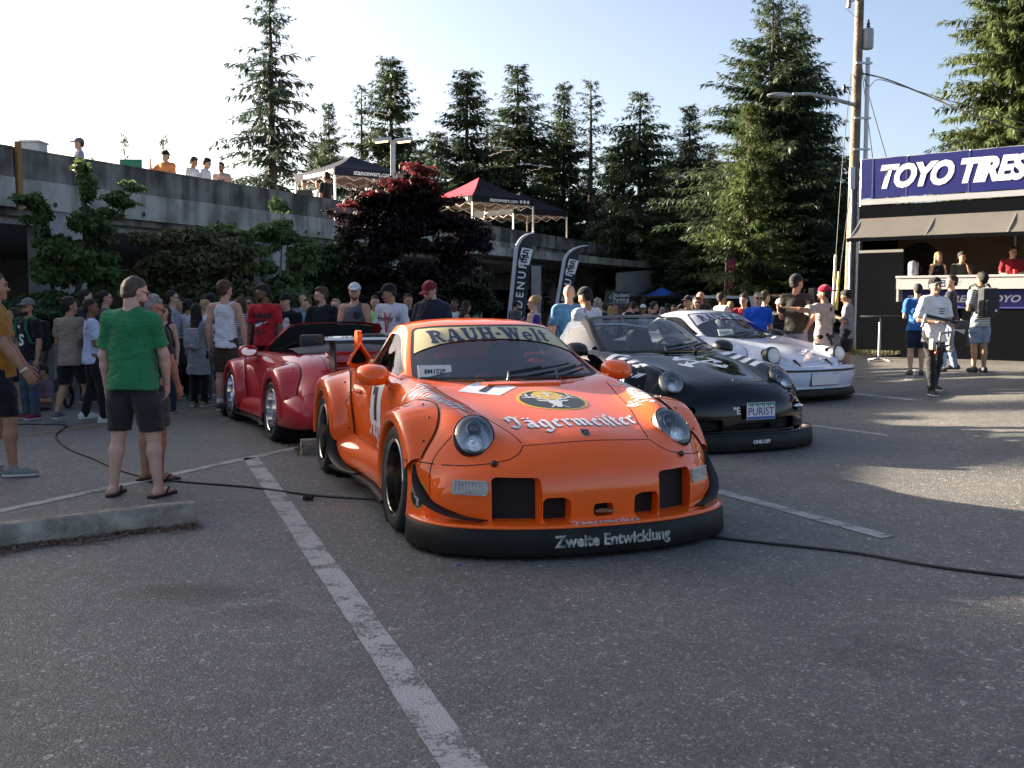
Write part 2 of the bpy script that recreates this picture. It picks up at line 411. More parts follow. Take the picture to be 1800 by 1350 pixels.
def surf_line(name, pts, D, bvhs, w, m, parent, off=.0012, step=.02):
    """a thin seam following 3D guide points dropped onto the body along D"""
    D = Vector(D).normalized(); P = []
    pts = [Vector(p) for p in pts]
    for a, b in zip(pts, pts[1:]):
        n = max(1, int((b-a).length/step)); P += [a.lerp(b, i/n) for i in range(n)]
    P.append(pts[-1]); H = []
    for p in P:
        best = None
        for b in bvhs:
            h = b.ray_cast(p, D)
            if h[0] is not None and (best is None or h[3] < best[3]): best = h
        if best: n = best[1]; n = -n if n.dot(D) > 0 else n; H.append((best[0]+n*off, n))
    if len(H) < 2: return None
    v = []; f = []
    for i, (p, n) in enumerate(H):
        t = H[min(i+1, len(H)-1)][0]-H[max(i-1, 0)][0]; s = t.cross(n)
        s = s.normalized()*w/2 if s.length > 1e-9 else Vector((0, 0, 0)); v += [(p-s)[:], (p+s)[:]]
    for i in range(len(H)-1): f.append((2*i, 2*i+1, 2*i+3, 2*i+2))
    return np_obj(name, v, np.array(f), m, parent)
GAP = mat('panel_gap_shadow', (.008, .006, .006), .8)

# ---------------------------------------------------------------- the rear-engined sports car
def body_sections(old=False):
    S = [  # tail ... nose; seven guides from the centre line over the fender down to the sill
     [(-1.98, 0, .20), (-1.96, .40, .20), (-1.90, .60, .20), (-1.83, .74, .20), (-1.75, .81, .20), (-1.69, .83, .20), (-1.65, .81, .19)],
     [(-2.03, 0, .44), (-2.01, .40, .44), (-1.95, .62, .43), (-1.87, .76, .41), (-1.78, .84, .37), (-1.70, .86, .30), (-1.64, .82, .20)],
     [(-1.94, 0, .63), (-1.92, .40, .62), (-1.87, .60, .60), (-1.81, .75, .55), (-1.73, .83, .47), (-1.64, .85, .33), (-1.60, .82, .19)],
     [(-1.70, 0, .775), (-1.68, .40, .765), (-1.66, .60, .745), (-1.62, .76, .67), (-1.60, .85, .53), (-1.55, .86, .34), (-1.52, .82, .19)],
     [(-1.40, 0, .875), (-1.40, .42, .865), (-1.40, .62, .84), (-1.40, .79, .77), (-1.40, .87, .58), (-1.40, .86, .34), (-1.40, .82, .18)],
     [(-1.00, 0, .915), (-1.00, .46, .905), (-1.00, .66, .88), (-1.00, .80, .80), (-1.00, .87, .60), (-1.00, .86, .34), (-1.00, .80, .17)],
     [(-.65, 0, .89), (-.65, .48, .885), (-.65, .70, .875), (-.65, .80, .80), (-.65, .84, .60), (-.65, .82, .33), (-.65, .78, .16)],
     [(-.20, 0, .87), (-.20, .50, .87), (-.20, .725, .872), (-.20, .805, .78), (-.20, .825, .58), (-.20, .81, .32), (-.20, .76, .16)],
     [(.30, 0, .855), (.30, .50, .862), (.30, .715, .868), (.30, .80, .77), (.30, .82, .58), (.30, .80, .32), (.30, .76, .16)],
     [(.74, 0, .838), (.70, .54, .842), (.66, .70, .852), (.64, .80, .76), (.62, .825, .58), (.62, .81, .32), (.62, .77, .16)],
     [(1.02, 0, .795), (1.00, .52, .775), (1.00, .685, .81), (1.00, .80, .73), (1.00, .855, .56), (1.00, .86, .32), (1.00, .82, .16)],
     [(1.30, 0, .745), (1.30, .47, .72), (1.30, .665, .775), (1.30, .80, .69), (1.30, .90, .54), (1.30, .93, .32), (1.30, .92, .16)],
     [(1.56, 0, .695), (1.55, .43, .665), (1.52, .645, .72), (1.49, .79, .63), (1.46, .925, .50), (1.44, .948, .32), (1.43, .948, .15)],
     [(1.78, 0, .645), (1.76, .40, .615), (1.71, .60, .63), (1.65, .765, .56), (1.585, .895, .455), (1.54, .935, .30), (1.52, .94, .15)],
     [(1.93, 0, .585), (1.91, .38, .555), (1.85, .575, .52), (1.77, .73, .48), (1.68, .845, .40), (1.62, .90, .28), (1.59, .91, .15)],
     [(2.05, 0, .475), (2.025, .37, .46), (1.945, .575, .44), (1.85, .72, .41), (1.75, .83, .35), (1.68, .885, .25), (1.64, .90, .15)],
     [(2.085, 0, .33), (2.06, .36, .325), (1.97, .575, .315), (1.87, .72, .295), (1.77, .825, .26), (1.70, .88, .20), (1.66, .895, .15)],
     [(2.08, 0, .17), (2.055, .36, .17), (1.965, .575, .165), (1.87, .715, .16), (1.77, .82, .155), (1.70, .875, .15), (1.66, .89, .145)],
    ]
    S = np.array(S, float)
    if old:      # long-hood front: fender tops stay high right up to upright round lamps, flat sloping lid between them
        S[12, 2] = (1.52, .63, .75); S[12, 1] = (1.55, .42, .655); S[12, 3] = (1.49, .78, .66)
        S[13, 2] = (1.735, .62, .715); S[13, 1] = (1.76, .41, .59); S[13, 3] = (1.70, .745, .63); S[13, 0] = (1.78, 0, .615)
        S[14, 2] = (1.81, .61, .60); S[14, 1] = (1.91, .40, .535); S[14, 3] = (1.76, .735, .56); S[14, 0] = (1.93, 0, .555)
        S[15, 2] = (1.86, .60, .47); S[15, 3] = (1.80, .73, .44)
    return S
def surf_grid(S, k, j, fa=18):
    G = cr_spline(np.asarray(S), k)                      # along the car
    G = np.moveaxis(G, 1, 0); G = cr_spline(G, j); G = np.moveaxis(G, 0, 1)
    return fair(fair(G, fa, 0), max(4, fa//3), 1)
def mirror_guides(S):
    M = S[:, ::-1].copy(); M[:, :, 1] *= -1
    return np.concatenate([M[:, :-1], S], 1)
def bvh_of(V, F): return BVHTree.FromPolygons([tuple(p) for p in V], [tuple(int(i) for i in f) for f in F])
def wheel(name, root, x, y, z, Rt, wid, rimR, side, mr, ms, camber=2.5, spokes=10, deep=.13, letters=None):
    w = empty(name, (x, y, z)); w.parent = root; w.rotation_euler = (R(camber)*side, 0, 0)
    s = side; h = wid/2; n = 44
    tyre = MB().lathe([(rimR-.008, h*s*.93), (rimR+.012, h*s*.985), ((rimR+Rt)/2, h*s*1.03), (Rt-.022, h*s*.985), (Rt-.006, h*s*.9), (Rt, h*s*.75), (Rt, -h*s*.75), (Rt-.012, -h*s*.94), ((rimR+Rt)/2, -h*s*1.02), (rimR-.005, -h*s*.95)], axis=(0, 1, 0), n=n)
    tyre.build('tyre', RUBBER, w, True)
    MB().lathe([(rimR-.002, h*s*.955), (rimR-.006, h*s*1.0), (rimR-.018, h*s*.985), (rimR-.028, h*s*.93), (rimR-.03, h*s*.6)], axis=(0, 1, 0), n=n).build('rim_lip', ms, w, True)
    MB().lathe([(rimR-.03, h*s*.6), (rimR-.045, h*s*.1), (rimR-.05, -h*s*.9), (rimR-.05, -h*s*.95)], axis=(0, 1, 0), n=n).build('rim_barrel', mr, w, True)
    yd = h*s - deep*s
    hub = MB().lathe([(.0, yd+.022*s), (.03, yd+.022*s), (.034, yd), (.07, yd-.01*s), (.075, yd-.04*s)], axis=(0, 1, 0), n=24)
    hub.build('hub', mr, w, True)
    for k in range(spokes):
        a = 2*math.pi*k/spokes; c, sn = math.cos(a), math.sin(a)
        r0, r1 = .06, rimR-.036; p = MB()
        d = Vector((c, 0, sn)); t = Vector((-sn, 0, c)); o = Vector((0, s, 0))
        q = []
        for rr, ww, dy in ((r0, .017, -.006), ((r0+r1)/2, .011, -.012), (r1, .02, .012)):
            q.append([d*rr + t*sg*ww + Vector((0, yd+dy*s, 0)) + o*dz for sg, dz in ((-1, 0), (1, 0), (1, -.03), (-1, -.03))])
        v = [x for r in q for x in r]; f = [(0, 1, 2, 3)[::-1], (8, 9, 10, 11)]
        for i in range(2):
            for m_ in range(4): f.append((i*4+m_, i*4+(m_+1) % 4, i*4+4+(m_+1) % 4, i*4+4+m_))
        p.add(v, f).build('spoke', mr, w)
    MB().lathe([(.05, yd-.07*s), (.165, yd-.07*s), (.165, yd-.09*s), (.05, yd-.09*s)], axis=(0, 1, 0), n=32).build('brake_disc', mat('brake_iron', (.12, .12, .12), .5, .7), w, True)
    if letters is not None:
        V, F = letters
        pts = []; rr = (rimR+Rt)/2+.004
        for u, v in V:
            a = R(100)-u*1.0*s*-1 if s < 0 else R(80)+u; pts.append(((rr+v)*math.cos(a), h*s*1.035, (rr+v)*math.sin(a)))
        np_obj('tyre_lettering', pts, F, mat('tyre_print', (.11, .11, .11), .7), w, False)
    return w
def sport_seat(root, x, y, m, belt=None, tall=True):
    s = empty('seat', (x, y, .22)); s.parent = root
    b = MB(); pr = [(-.02, -.0, .22), (-.06, .1, .25), (-.1, .3, .25), (-.15, .52, .22), (-.18, .66, .15), (-.20, .78 if tall else .70, .12), (-.205, .82 if tall else .73, .08)]
    v = []; f = []; n = 9
    for px, pz, hw in pr:
        for k in range(n):
            t = -1+2*k/(n-1); v.append((px + .10*abs(t)**3, t*hw, pz))
        for k in range(n):
            t = 1-2*k/(n-1); v.append((px-.05 + .07*abs(t)**3, t*(hw+.012), pz))
    N = 2*n
    for i in range(len(pr)-1):
        for k in range(N): f.append((i*N+k, i*N+(k+1) % N, (i+1)*N+(k+1) % N, (i+1)*N+k))
    f.append(tuple(range((len(pr)-1)*N, len(pr)*N)))
    MB().add(v, f).build('backrest', m, s, True)
    MB().box((.2, 0, .05), (.5, .46, .14), bev=.05).build('seat_cushion', m, s, True)
    if belt:
        for d in (-.1, .1): MB().box((-.03, d, .42), (.02, .055, .3), Matrix.Rotation(R(-14), 3, 'Y')).build('harness_strap', belt, s)
    return s
def loop_on_body(cy, cz, hy, hz, r, bvh, n=36, org=3.2, D=(-1, 0, 0), U=(0, 1, 0), W=(0, 0, 1), base=(0, 0, 0)):
    """points of a rounded rectangle dropped onto the body along D"""
    pts = []; U, W, D, base = Vector(U), Vector(W), Vector(D), Vector(base)
    for cx, cz2, a0 in ((hy-r, hz-r, 0), (-hy+r, hz-r, 90), (-hy+r, -hz+r, 180), (hy-r, -hz+r, 270)):
        for i in range(n//4):
            a = R(a0+90*i/(n//4-1)); pts.append((cx+r*math.cos(a), cz2+r*math.sin(a)))
    out = []
    for u, v in pts:
        p = base + U*(cy+u) + W*(cz+v) - D*org; h = bvh.ray_cast(p, D)
        out.append(h[0] if h[0] is not None else p + D*org)
    return out
def well(name, loop, vec, sc, m_wall, m_back, parent, back='duct_mesh', lip=None):
    """walls of an opening going inward to a dark back"""
    n = len(loop); c = sum(loop, Vector())/n; vec = Vector(vec)
    inner = [c + (p-c)*sc + vec for p in loop]
    MB().add([p[:] for p in loop+inner], [(i, (i+1) % n, n+(i+1) % n, n+i) for i in range(n)]).build(name, m_wall, parent, True)
    MB().add([p[:] for p in inner], [tuple(range(n))]).build(back, m_back, parent)

def make_car(kind, pos, yaw, paint, label, S=1.1, rim=None, lipm=None, roof=True, seat_m=None, glass=None, side_glass=None):
    old = kind == 'old'
    root = empty('sports_car', pos, yaw, S)
    tag(root, label, 'car', 'show cars parked side by side')
    rim = rim or CHROME; lipm = lipm or CHROME
    SEC = mirror_guides(body_sections(old)); k, j = 10, 8
    G = surf_grid(SEC, k, j, 14); V0 = G.reshape(-1, 3); F0 = grid_faces(*G.shape[:2])
    bvh0 = bvh_of(V0, tri(F0))
    V, F = V0, tri(F0)
    x, y, z = V.T
    AX = 1.136; WZ = .315
    # cockpit opening, wheel arches, lamps and intakes are cut out of the skin
    V, F = clip(V, F, np.maximum(rrect(V[:, 0], V[:, 1], -.23, 0, .88, .60, .2), .75-V[:, 2]))
    for xa, Ra in ((AX, .36), (-AX, .385)):
        V, F = clip(V, F, np.maximum(np.hypot(V[:, 0]-xa, V[:, 2]-WZ) - Ra, .55-np.abs(V[:, 1])))
    HL = []
    if kind != 'none':
        for s in (-1, 1):
            if old: c = Vector((1.785, s*.625, .635)); nrm = Vector((.97, s*.05, .16)).normalized(); rr = .112
            else: c = Vector((1.70, s*.615, .62)); nrm = Vector((.66, s*.18, .70)).normalized(); rr = .122
            h = bvh0.ray_cast(c+nrm*.6, -nrm); c = h[0] if h[0] is not None else c
            u = Vector((0, 0, 1)).cross(nrm).normalized(); w = nrm.cross(u); ru, rw = (rr, rr) if old else (.112, .138)
            HL.append((s, c, nrm, u, w, ru, rw))
            d = V - np.array(c[:]); e = np.hypot(d @ np.array(u[:])/ru, d @ np.array(w[:])/rw) - 1
            V, F = clip(V, F, np.where((V[:, 0] > 1.4) & (np.abs(d @ np.array(nrm[:])) < .3), e, 1.))
    wells = []
    if kind == 'orange': wells = [(-.472, .300, .124, .128, .028), (-.265, .250, .078, .070, .030), (0, .242, .058, .036, .02), (.265, .250, .078, .070, .030), (.472, .300, .124, .128, .028)]
    elif kind == 'black': wells = [(-.62, .385, .085, .035, .03), (.62, .385, .085, .035, .03), (0, .235, .22, .025, .02), (-.42, .25, .12, .055, .02), (.42, .25, .12, .055, .02)]
    for cy, cz, hy, hz, r in wells:
        V, F = clip(V, F, np.where(V[:, 0] > 1.5, rrect(V[:, 1], V[:, 2], cy, cz, hy, hz, r), 1.))
    body = np_obj('body', V, F, paint, root)
    # underside and wheel wells
    MB().box((0, 0, .2), (3.4, 1.5, .06)).build('underbody', MATTEBLACK, root)
    for xa in (AX, -AX):
        for s in (-1, 1):
            MB().lathe([(.40, .45*s), (.40, .93*s), ], c=(xa, 0, WZ), axis=(0, 1, 0), n=32).lathe([(.02, .45*s), (.40, .45*s)], c=(xa, 0, WZ), axis=(0, 1, 0), n=32).build('wheel_liner', MATTEBLACK, root)
    for cy, cz, hy, hz, r in wells:
        lp = loop_on_body(cy, cz, hy, hz, r, bvh0)
        well('intake_duct', lp, (-.07, 0, 0), .93, paint, mat('duct_black', (.006, .006, .006), .7, bump=.5, bscale=260), root)
    # flares bolted over the arches
    def flare(xa, R0, yE, rin, a0, a1, s, name='fender_flare'):
        n, m = 56, 16; G = np.zeros((n+1, m+3, 3)); seam = []
        for i in range(n+1):
            a = R(a0+(a1-a0)*i/n); ca, sa = math.cos(a), math.sin(a)
            fx, fz = rin(a); p = Vector((xa+fx, s*1.8, WZ+fz)); h = bvh0.ray_cast(p, Vector((0, -s, 0)))
            A = h[0] if h[0] is not None else Vector((xa+fx, s*.80, WZ+fz))
            nb = h[1] if h[0] is not None else Vector((0, s, 0))
            if nb.y*s < 0: nb = -nb
            E = Vector((xa+R0*ca, s*yE, WZ+R0*sa)); rad = Vector((ca, 0, sa)); rr = math.hypot(fx, fz)-R0
            A = A + nb*.007; L = (E-A).length; tg = -rad + nb*rad.dot(nb); tg = tg.normalized() if tg.length > 1e-4 else Vector((0, s, 0))
            out = max(0., yE-abs(A.y))
            C1 = A + tg*L*.42 + Vector((0, s*out*.30, 0)) + nb*.012*min(1, out/.1); C2 = E + rad*(rr*.72) + Vector((0, s*.008, 0)); seam.append(A)
            for q in range(m+1):
                t = q/m; G[i, q] = (A*(1-t)**3 + C1*3*t*(1-t)**2 + C2*3*t*t*(1-t) + E*t**3)[:]
            G[i, m+1] = (E - rad*.012 + Vector((0, -s*.012, 0)))[:]; G[i, m+2] = (E - rad*.006 + Vector((0, -s*.10, 0)))[:]
        o = np_obj(name, G.reshape(-1, 3), grid_faces(*G.shape[:2]), paint, root)
        g = []; gf = []       # raised rim seam
        for i, A in enumerate(seam):
            b = Vector(G[i, 1]); d = (b-A).normalized(); g += [(A-d*.004+Vector((0, s*.001, .0008)))[:], (A+d*.002+Vector((0, s*.003, .0012)))[:]]
        gf = [(2*i, 2*i+1, 2*i+3, 2*i+2) for i in range(n)]
        np_obj('flare_seam', g, np.array(gf), GAP, o)
        for i in range(4, n-2, 8):
            A = Vector(G[i, 2]); MB().ball(A+Vector((0, s*.001, .001)), .0075, 7, 4).build('rivet', BLACK, o)
        return o, bvh_of(G.reshape(-1, 3), tri(grid_faces(*G.shape[:2])))
    fb = []
    ry, fy = 1.0, .957
    for s in (-1, 1):
        sp_ = lambda v, e: math.copysign(abs(v)**e, v)
        rf = lambda a: (.455*sp_(math.cos(a), .8), .455*sp_(math.sin(a), .78) if math.sin(a) > 0 else .4*math.sin(a))
        rr_ = lambda a: (.53*sp_(math.cos(a), .62), .50*sp_(math.sin(a), .8) if math.sin(a) > 0 else .4*math.sin(a))
        o, b = flare(AX, .348, fy, rf, 17, 196, s); fb.append(b)
        o, b = flare(-AX, .358, ry, rr_, -6, 184, s, 'rear_flare'); fb.append(b)
        # side skirt and rear valance side
        P = [[(.84, s*.80, .33), (.84, s*.90, .28), (.84, s*.93, .17), (.84, s*.90, .13), (.84, s*.75, .13)], [(.3, s*.80, .33), (.3, s*.865, .28), (.3, s*.885, .17), (.3, s*.87, .13), (.3, s*.74, .13)], [(-.3, s*.80, .33), (-.3, s*.875, .28), (-.3, s*.90, .17), (-.3, s*.88, .13), (-.3, s*.74, .13)], [(-.72, s*.82, .40), (-.72, s*.965, .30), (-.72, s*.985, .18), (-.72, s*.96, .13), (-.72, s*.74, .13)]]
        Gs = cr_spline(P, 6); np_obj('side_skirt', Gs.reshape(-1, 3), grid_faces(*Gs.shape[:2]), paint, root)
        MB().prism([(.84, s*.80, .13), (.84, s*.955, .13), (.3, s*.91, .13), (-.3, s*.925, .13), (-.72, s*1.01, .13), (-.72, s*.8, .13)], (0, 0, -.022)).build('skirt_blade', BLACK, root)
        if s == -1 or kind != 'orange':
            P = [[(-1.36, s*.85, .56), (-1.40, s*.985, .47), (-1.42, s*.995, .34), (-1.42, s*.985, .2), (-1.42, s*.9, .16)], [(-1.60, s*.845, .53), (-1.66, s*.945, .45), (-1.67, s*.955, .33), (-1.66, s*.94, .2), (-1.66, s*.85, .17)], [(-1.78, s*.79, .47), (-1.86, s*.845, .41), (-1.87, s*.855, .32), (-1.86, s*.84, .21), (-1.8, s*.78, .18)], [(-1.93, s*.62, .44), (-2.01, s*.66, .40), (-2.03, s*.66, .31), (-2.0, s*.65, .22), (-1.95, s*.6, .2)]]
            Gs = cr_spline(P, 5); np_obj('rear_valance', Gs.reshape(-1, 3), grid_faces(*Gs.shape[:2]), paint, root)
    BV = [bvh0] + fb
    # wheels: fat tyres under the flares
    if kind == 'red': sp, dp = 5, .13
    else: sp, dp = 10, .15
    let = None
    for s in (-1, 1):
        wheel('wheel', root, AX, s*(fy-.012-.135), WZ, WZ, .27, .238, s, rim, lipm, 2.5, sp, dp, let)
        wheel('wheel', root, -AX, s*(ry-.012-.165), WZ, WZ, .33, .238, s, rim, lipm, 2.5, sp, dp+.03, let)
    # front splitter: painted ledge over a deep black rubber lip
    if not old:
        plan = [(1.47, .935), (1.60, .95), (1.76, .91), (1.92, .805), (2.05, .60), (2.135, .33), (2.16, 0)]
        plan = plan + [(a, -b) for a, b in plan[-2::-1]]; C = cr_spline(np.array(plan), 8)
        T = np.gradient(C, axis=0); N = np.stack([T[:, 1], -T[:, 0]], 1); N /= np.linalg.norm(N, axis=1)[:, None]
        if N[len(N)//2, 0] < 0: N = -N
        def sweep(prof):
            return np.stack([np.concatenate([C + N*o, np.full((len(C), 1), h)], 1) for o, h in prof], 1)
        L1 = sweep([(-.15, .196), (-.09, .190), (-.03, .184), (.0, .180), (.004, .174), (.0, .166)])
        L2 = sweep([(.0, .168), (.010, .160), (.016, .10), (.020, .035), (.012, .022), (-.08, .022)])
        np_obj('splitter_ledge', L1.reshape(-1, 3), grid_faces(*L1.shape[:2]), paint if kind != 'black' else paint, root)
        lip = np_obj('front_lip', L2.reshape(-1, 3), grid_faces(*L2.shape[:2]), mat('lip_rubber', (.009, .009, .009), .55, bump=.05, bscale=30, var=.4, vscale=9, spec=.25), root)
        lip_bvh = bvh_of(L2.reshape(-1, 3), tri(grid_faces(*L2.shape[:2]))); led_bvh = bvh_of(L1.reshape(-1, 3), tri(grid_faces(*L1.shape[:2])))
    # lamps
    lensg = glass_mat('lamp_glass', (.95, .97, .99), .05)
    for s, c, nrm, u, w, ru, rw in HL:
        hl = empty('headlight', c); hl.parent = root
        if old:
            B = Matrix((u, w, nrm)).transposed()
            prof = [(.118, -.07), (.128, -.02), (.124, .025), (.108, .04), (.104, .03)]
            MB().lathe(prof, axis=nrm, n=36).build('lamp_ring', BLACK, hl, True)
            MB().lathe([(.104, .03), (.09, -.0), (.05, -.035), (0, -.05)], axis=nrm, n=36).build('reflector', mat('lamp_silver', (.8, .8, .78), .25, .9), hl, True)
            MB().lathe([(.105, .034), (.09, .052), (.05, .062), (0, .065)], axis=nrm, n=36).build('lens', mat('fluted_lens', (.62, .63, .62), .15, .0, bump=.5, bscale=70, coat=1), hl, True)
            continue
        def ell(f, h): return [u*math.cos(t)*ru*f + w*math.sin(t)*rw*f + nrm*h for t in np.linspace(0, 2*math.pi, 41)[:-1]]
        def stack(rows, nm, m, cap=False):
            v = [p[:] for r in rows for p in r]; n = 40
            f = [(i*n+k_, i*n+(k_+1) % n, (i+1)*n+(k_+1) % n, (i+1)*n+k_) for i in range(len(rows)-1) for k_ in range(n)]
            if cap: f.append(tuple(range((len(rows)-1)*n, len(rows)*n)))
            return MB().add(v, f).build(nm, m, hl, True)
        stack([ell(1.03, -.02), ell(1.035, .008), ell(1.01, .015), ell(.96, .012), ell(.95, -.01)], 'lamp_seal', BLACK)
        stack([ell(.96, .006), ell(.92, -.02), ell(.75, -.042), ell(.3, -.048)], 'lamp_bowl', mat('lamp_bowl_grey', (.64, .67, .72), .3, .1), True)
        stack([ell(.97, .012), ell(.85, .032), ell(.6, .046), ell(.3, .053), ell(.05, .055)], 'lens', lensg, True)
        for (du, dw, r_, dep) in ((.0, .36, .40, -.006), (-.0, -.36, .47, -.012)):
            q = nrm; o_ = u*du*ru + w*dw*rw
            ax = (nrm*.8 + Vector((.6, 0, -.1))).normalized()
            MB().lathe([(ru*r_, .0), (ru*r_*1.03, .018), (ru*r_*.9, .022), (ru*r_*.84, .008)], c=o_+nrm*dep, axis=ax, n=26).build('lamp_bezel', mat('lamp_bezel_grey', (.35, .36, .37), .25, .8), hl, True)
            if dw > 0: MB().ball(o_+nrm*(dep-.006), ru*r_*.82, 16, 10).build('projector', mat('projector_lens', (.05, .055, .06), .03, .2, coat=1), hl, True)
            else: MB().lathe([(ru*r_*.84, .008), (ru*r_*.6, -.02), (0, -.035)], c=o_+nrm*dep, axis=ax, n=22).build('reflector', mat('lamp_chrome', (.85, .85, .86), .12, 1., bump=.6, bscale=45), hl, True)
    # ------------------------------------------------------------ greenhouse
    U = [
     [(.70, 0, .852), (.645, .39, .853), (.53, .665, .853), (.495, .705, .857), (.46, .735, .862)],
     [(.365, 0, 1.03), (.31, .37, 1.023), (.215, .60, 1.003), (.18, .642, .982), (.20, .735, .868)],
     [(.03, 0, 1.195), (-.02, .33, 1.19), (-.10, .515, 1.168), (-.135, .56, 1.138), (-.10, .73, .872)],
     [(-.35, 0, 1.24), (-.35, .32, 1.228), (-.38, .50, 1.195), (-.38, .555, 1.16), (-.38, .73, .876)],
     [(-.72, 0, 1.212), (-.72, .32, 1.198), (-.70, .47, 1.165), (-.69, .525, 1.13), (-.70, .70, .88)],
     [(-1.07, 0, 1.085), (-1.05, .32, 1.07), (-1.02, .45, 1.035), (-1.0, .50, 1.0), (-.98, .66, .885)],
     [(-1.42, 0, .885), (-1.38, .34, .872), (-1.32, .47, .858), (-1.27, .53, .852), (-1.2, .60, .846)]]
    k2, j2 = 14, 8
    Gu = surf_grid(mirror_guides(np.array(U)), k2, j2, 6); n1, n2 = Gu.shape[:2]
    st = np.stack(np.meshgrid(np.arange(n1)/k2, np.arange(n2)/j2-4, indexing='ij'), -1).reshape(-1, 2)
    VU = Gu.reshape(-1, 3); FU = tri(grid_faces(n1, n2))
    s_, t_ = st.T
    ws = lambda a: rrect(a[:, 0]*1.6, a[:, 1], 1.0*1.6, 0, .93*1.6, 1.93, .22)      # windscreen
    rw_ = lambda a: rrect(a[:, 0]*1.6, a[:, 1], 4.95*1.6, 0, .72*1.6, 1.8, .3)      # rear window
    def sw(a):                                                                     # door window
        tt = np.abs(a[:, 1]); lo = 3.13 + .0*a[:, 0]
        return np.maximum(rrect(a[:, 0], tt*.9, 1.9, 3.53*.9, 1.45, .36, .08), -10+0*tt)
    qw = lambda a: rrect(a[:, 0], np.abs(a[:, 1])*.9, 4.18, 3.50*.9, .70, .30, .2)   # rear quarter window
    wsV, wsF, wsA = clip(VU, FU, -ws(st)-.0, st); ws_bvh = bvh_of(wsV, wsF)
    GL = glass or glass_mat('car_glass', (.40, .45, .47), .09); SG = side_glass or glass_mat('side_window_glass', (.36, .40, .41), 0., 0., 1.22)
    def off_in(Vx, d):
        return Vx - np.array([0, 0, d]) - np.sign(Vx[:, 1:2])*np.array([[0, d*.5, 0]])
    np_obj('windscreen', off_in(wsV, .003), wsF, GL, root)
    sv, sf, sa = clip(VU, FU, np.minimum(.14-ws(st), ws(st)+.02), st); sv2, sf2 = sv, sf
    np_obj('windscreen_seal', sv2+np.array([.003, 0, .004]), sf2, BLACK, root)
    def side(Vx, Fx, f, a, nm, m, d=.003):
        v, q, aa = clip(Vx, Fx, f, a)
        for s in (-1, 1):
            o = q[(v[q, 1]*s).min(1) > 0]; used = np.unique(o); mp = -np.ones(len(v), int); mp[used] = np.arange(len(used))
            if len(o): np_obj(nm, off_in(v[used], d), mp[o], m, root)
    if roof:
        pv, pf, pa = clip(VU, FU, ws(st)-.02, st)
        pv, pf, pa = clip(pv, pf, rw_(pa), pa); pv, pf, pa = clip(pv, pf, sw(pa), pa); pv, pf, pa = clip(pv, pf, qw(pa), pa)
        np_obj('roof', pv, pf, paint, root)
        v, q, aa = clip(VU, FU, -rw_(st), st); np_obj('rear_window', off_in(v, .004), q, GL, root)
        v, q, aa = clip(VU, FU, np.minimum(.1-rw_(st), rw_(st)+.02), st); np_obj('rear_window_seal', v+np.array([-.003, 0, .003]), q, BLACK, root)
        side(VU, FU, -sw(st), st, 'door_window', SG); side(VU, FU, -qw(st), st, 'quarter_window', SG)
        side(VU, FU, np.minimum(.07-sw(st), sw(st)+.015), st, 'window_seal', BLACK, -.003)
        side(VU, FU, np.minimum(.06-qw(st), qw(st)+.015), st, 'window_seal', BLACK, -.003)
    else:
        f = np.minimum(np.minimum(ws(st)-.02, 2.18-s_), np.where(np.abs(t_) < 3.12, 1., -1.)*.5 + np.clip((3.12-np.abs(t_)), -1, 0))
        f = np.minimum(np.minimum(ws(st)-.02, 2.3-s_), 3.12-np.abs(t_))
        pv, pf, pa = clip(VU, FU, f, st); o = np_obj('windscreen_frame', pv, pf, paint if kind == 'red' else BLACK, root)
        if side_glass: side(VU, FU, np.minimum(-rrect(s_, np.abs(t_)*.9, 2.0, 3.50*.9, 1.5, .44, .12), 1), st, 'door_window', SG)
    # interior
    dark = mat('cabin_black', (.012, .012, .014), .8)
    MB().box((-.25, 0, .22), (1.9, 1.35, .04)).box((.50, 0, .45), (.05, 1.35, .6)).build('cabin_floor', dark, root)
    dsh = MB(); P = []
    for yy in np.linspace(-.64, .64, 9):
        c = .05*(1-(yy/.64)**2); P.append([(.62+c, yy, .82), (.45+c, yy, .845), (.28+c, yy, .83), (.22+c, yy, .77), (.26+c, yy, .60)])
    Gd = cr_spline(np.array(P), 2); np_obj('dashboard', Gd.reshape(-1, 3), grid_faces(*Gd.shape[:2]), dark, root)
    for s in (-1, 1): MB().box((-.2, s*.70, .5), (1.5, .05, .62)).build('door_card', dark, root)
    smt = seat_m or mat('seat_cloth', (.02, .02, .022), .85)
    orange_belt = mat('harness_red', (.5, .06, .015), .7) if kind == 'orange' else None
    for s in (-1, 1): sport_seat(root, -.42, s*.36, smt, orange_belt, kind != 'red')
    MB().tube([(.12+.03*math.cos(a), .36+.18*math.cos(a), .80+.17*math.sin(a)) for a in np.linspace(0, 2*math.pi, 25)], .014, 8, False).tube([(.12, .36-.17, .80), (.12, .36+.17, .80)], .012, 6).tube([(.12, .36, .80), (.4, .36, .70)], .025, 8).build('steering_wheel', dark, root, True)
    # mirrors
    for s in (-1, 1):
        if kind == 'red' and s < 0: pass
        c = Vector((.36, s*.89, .872)); bm = MB(); v = []; f = []; n = 18
        rows = [(-.075, .82, .92), (-.05, 1, 1), (.0, .97, .97), (.05, .78, .80), (.085, .45, .5), (.1, .05, .05)]
        for dx, a, b in rows:
            for q in range(n):
                th = 2*math.pi*q/n; cu, sv_ = math.cos(th), math.sin(th)
                v.append((c.x+dx, c.y + .112*a*math.copysign(abs(cu)**.8, cu), c.z + .07*b*math.copysign(abs(sv_)**.8, sv_) + .012*(dx/.1)*-1))
        for i in range(len(rows)-1):
            for q in range(n): f.append((i*n+q, i*n+(q+1) % n, (i+1)*n+(q+1) % n, (i+1)*n+q))
        f.append(tuple(range(n-1, -1, -1))); bm.add(v, f)
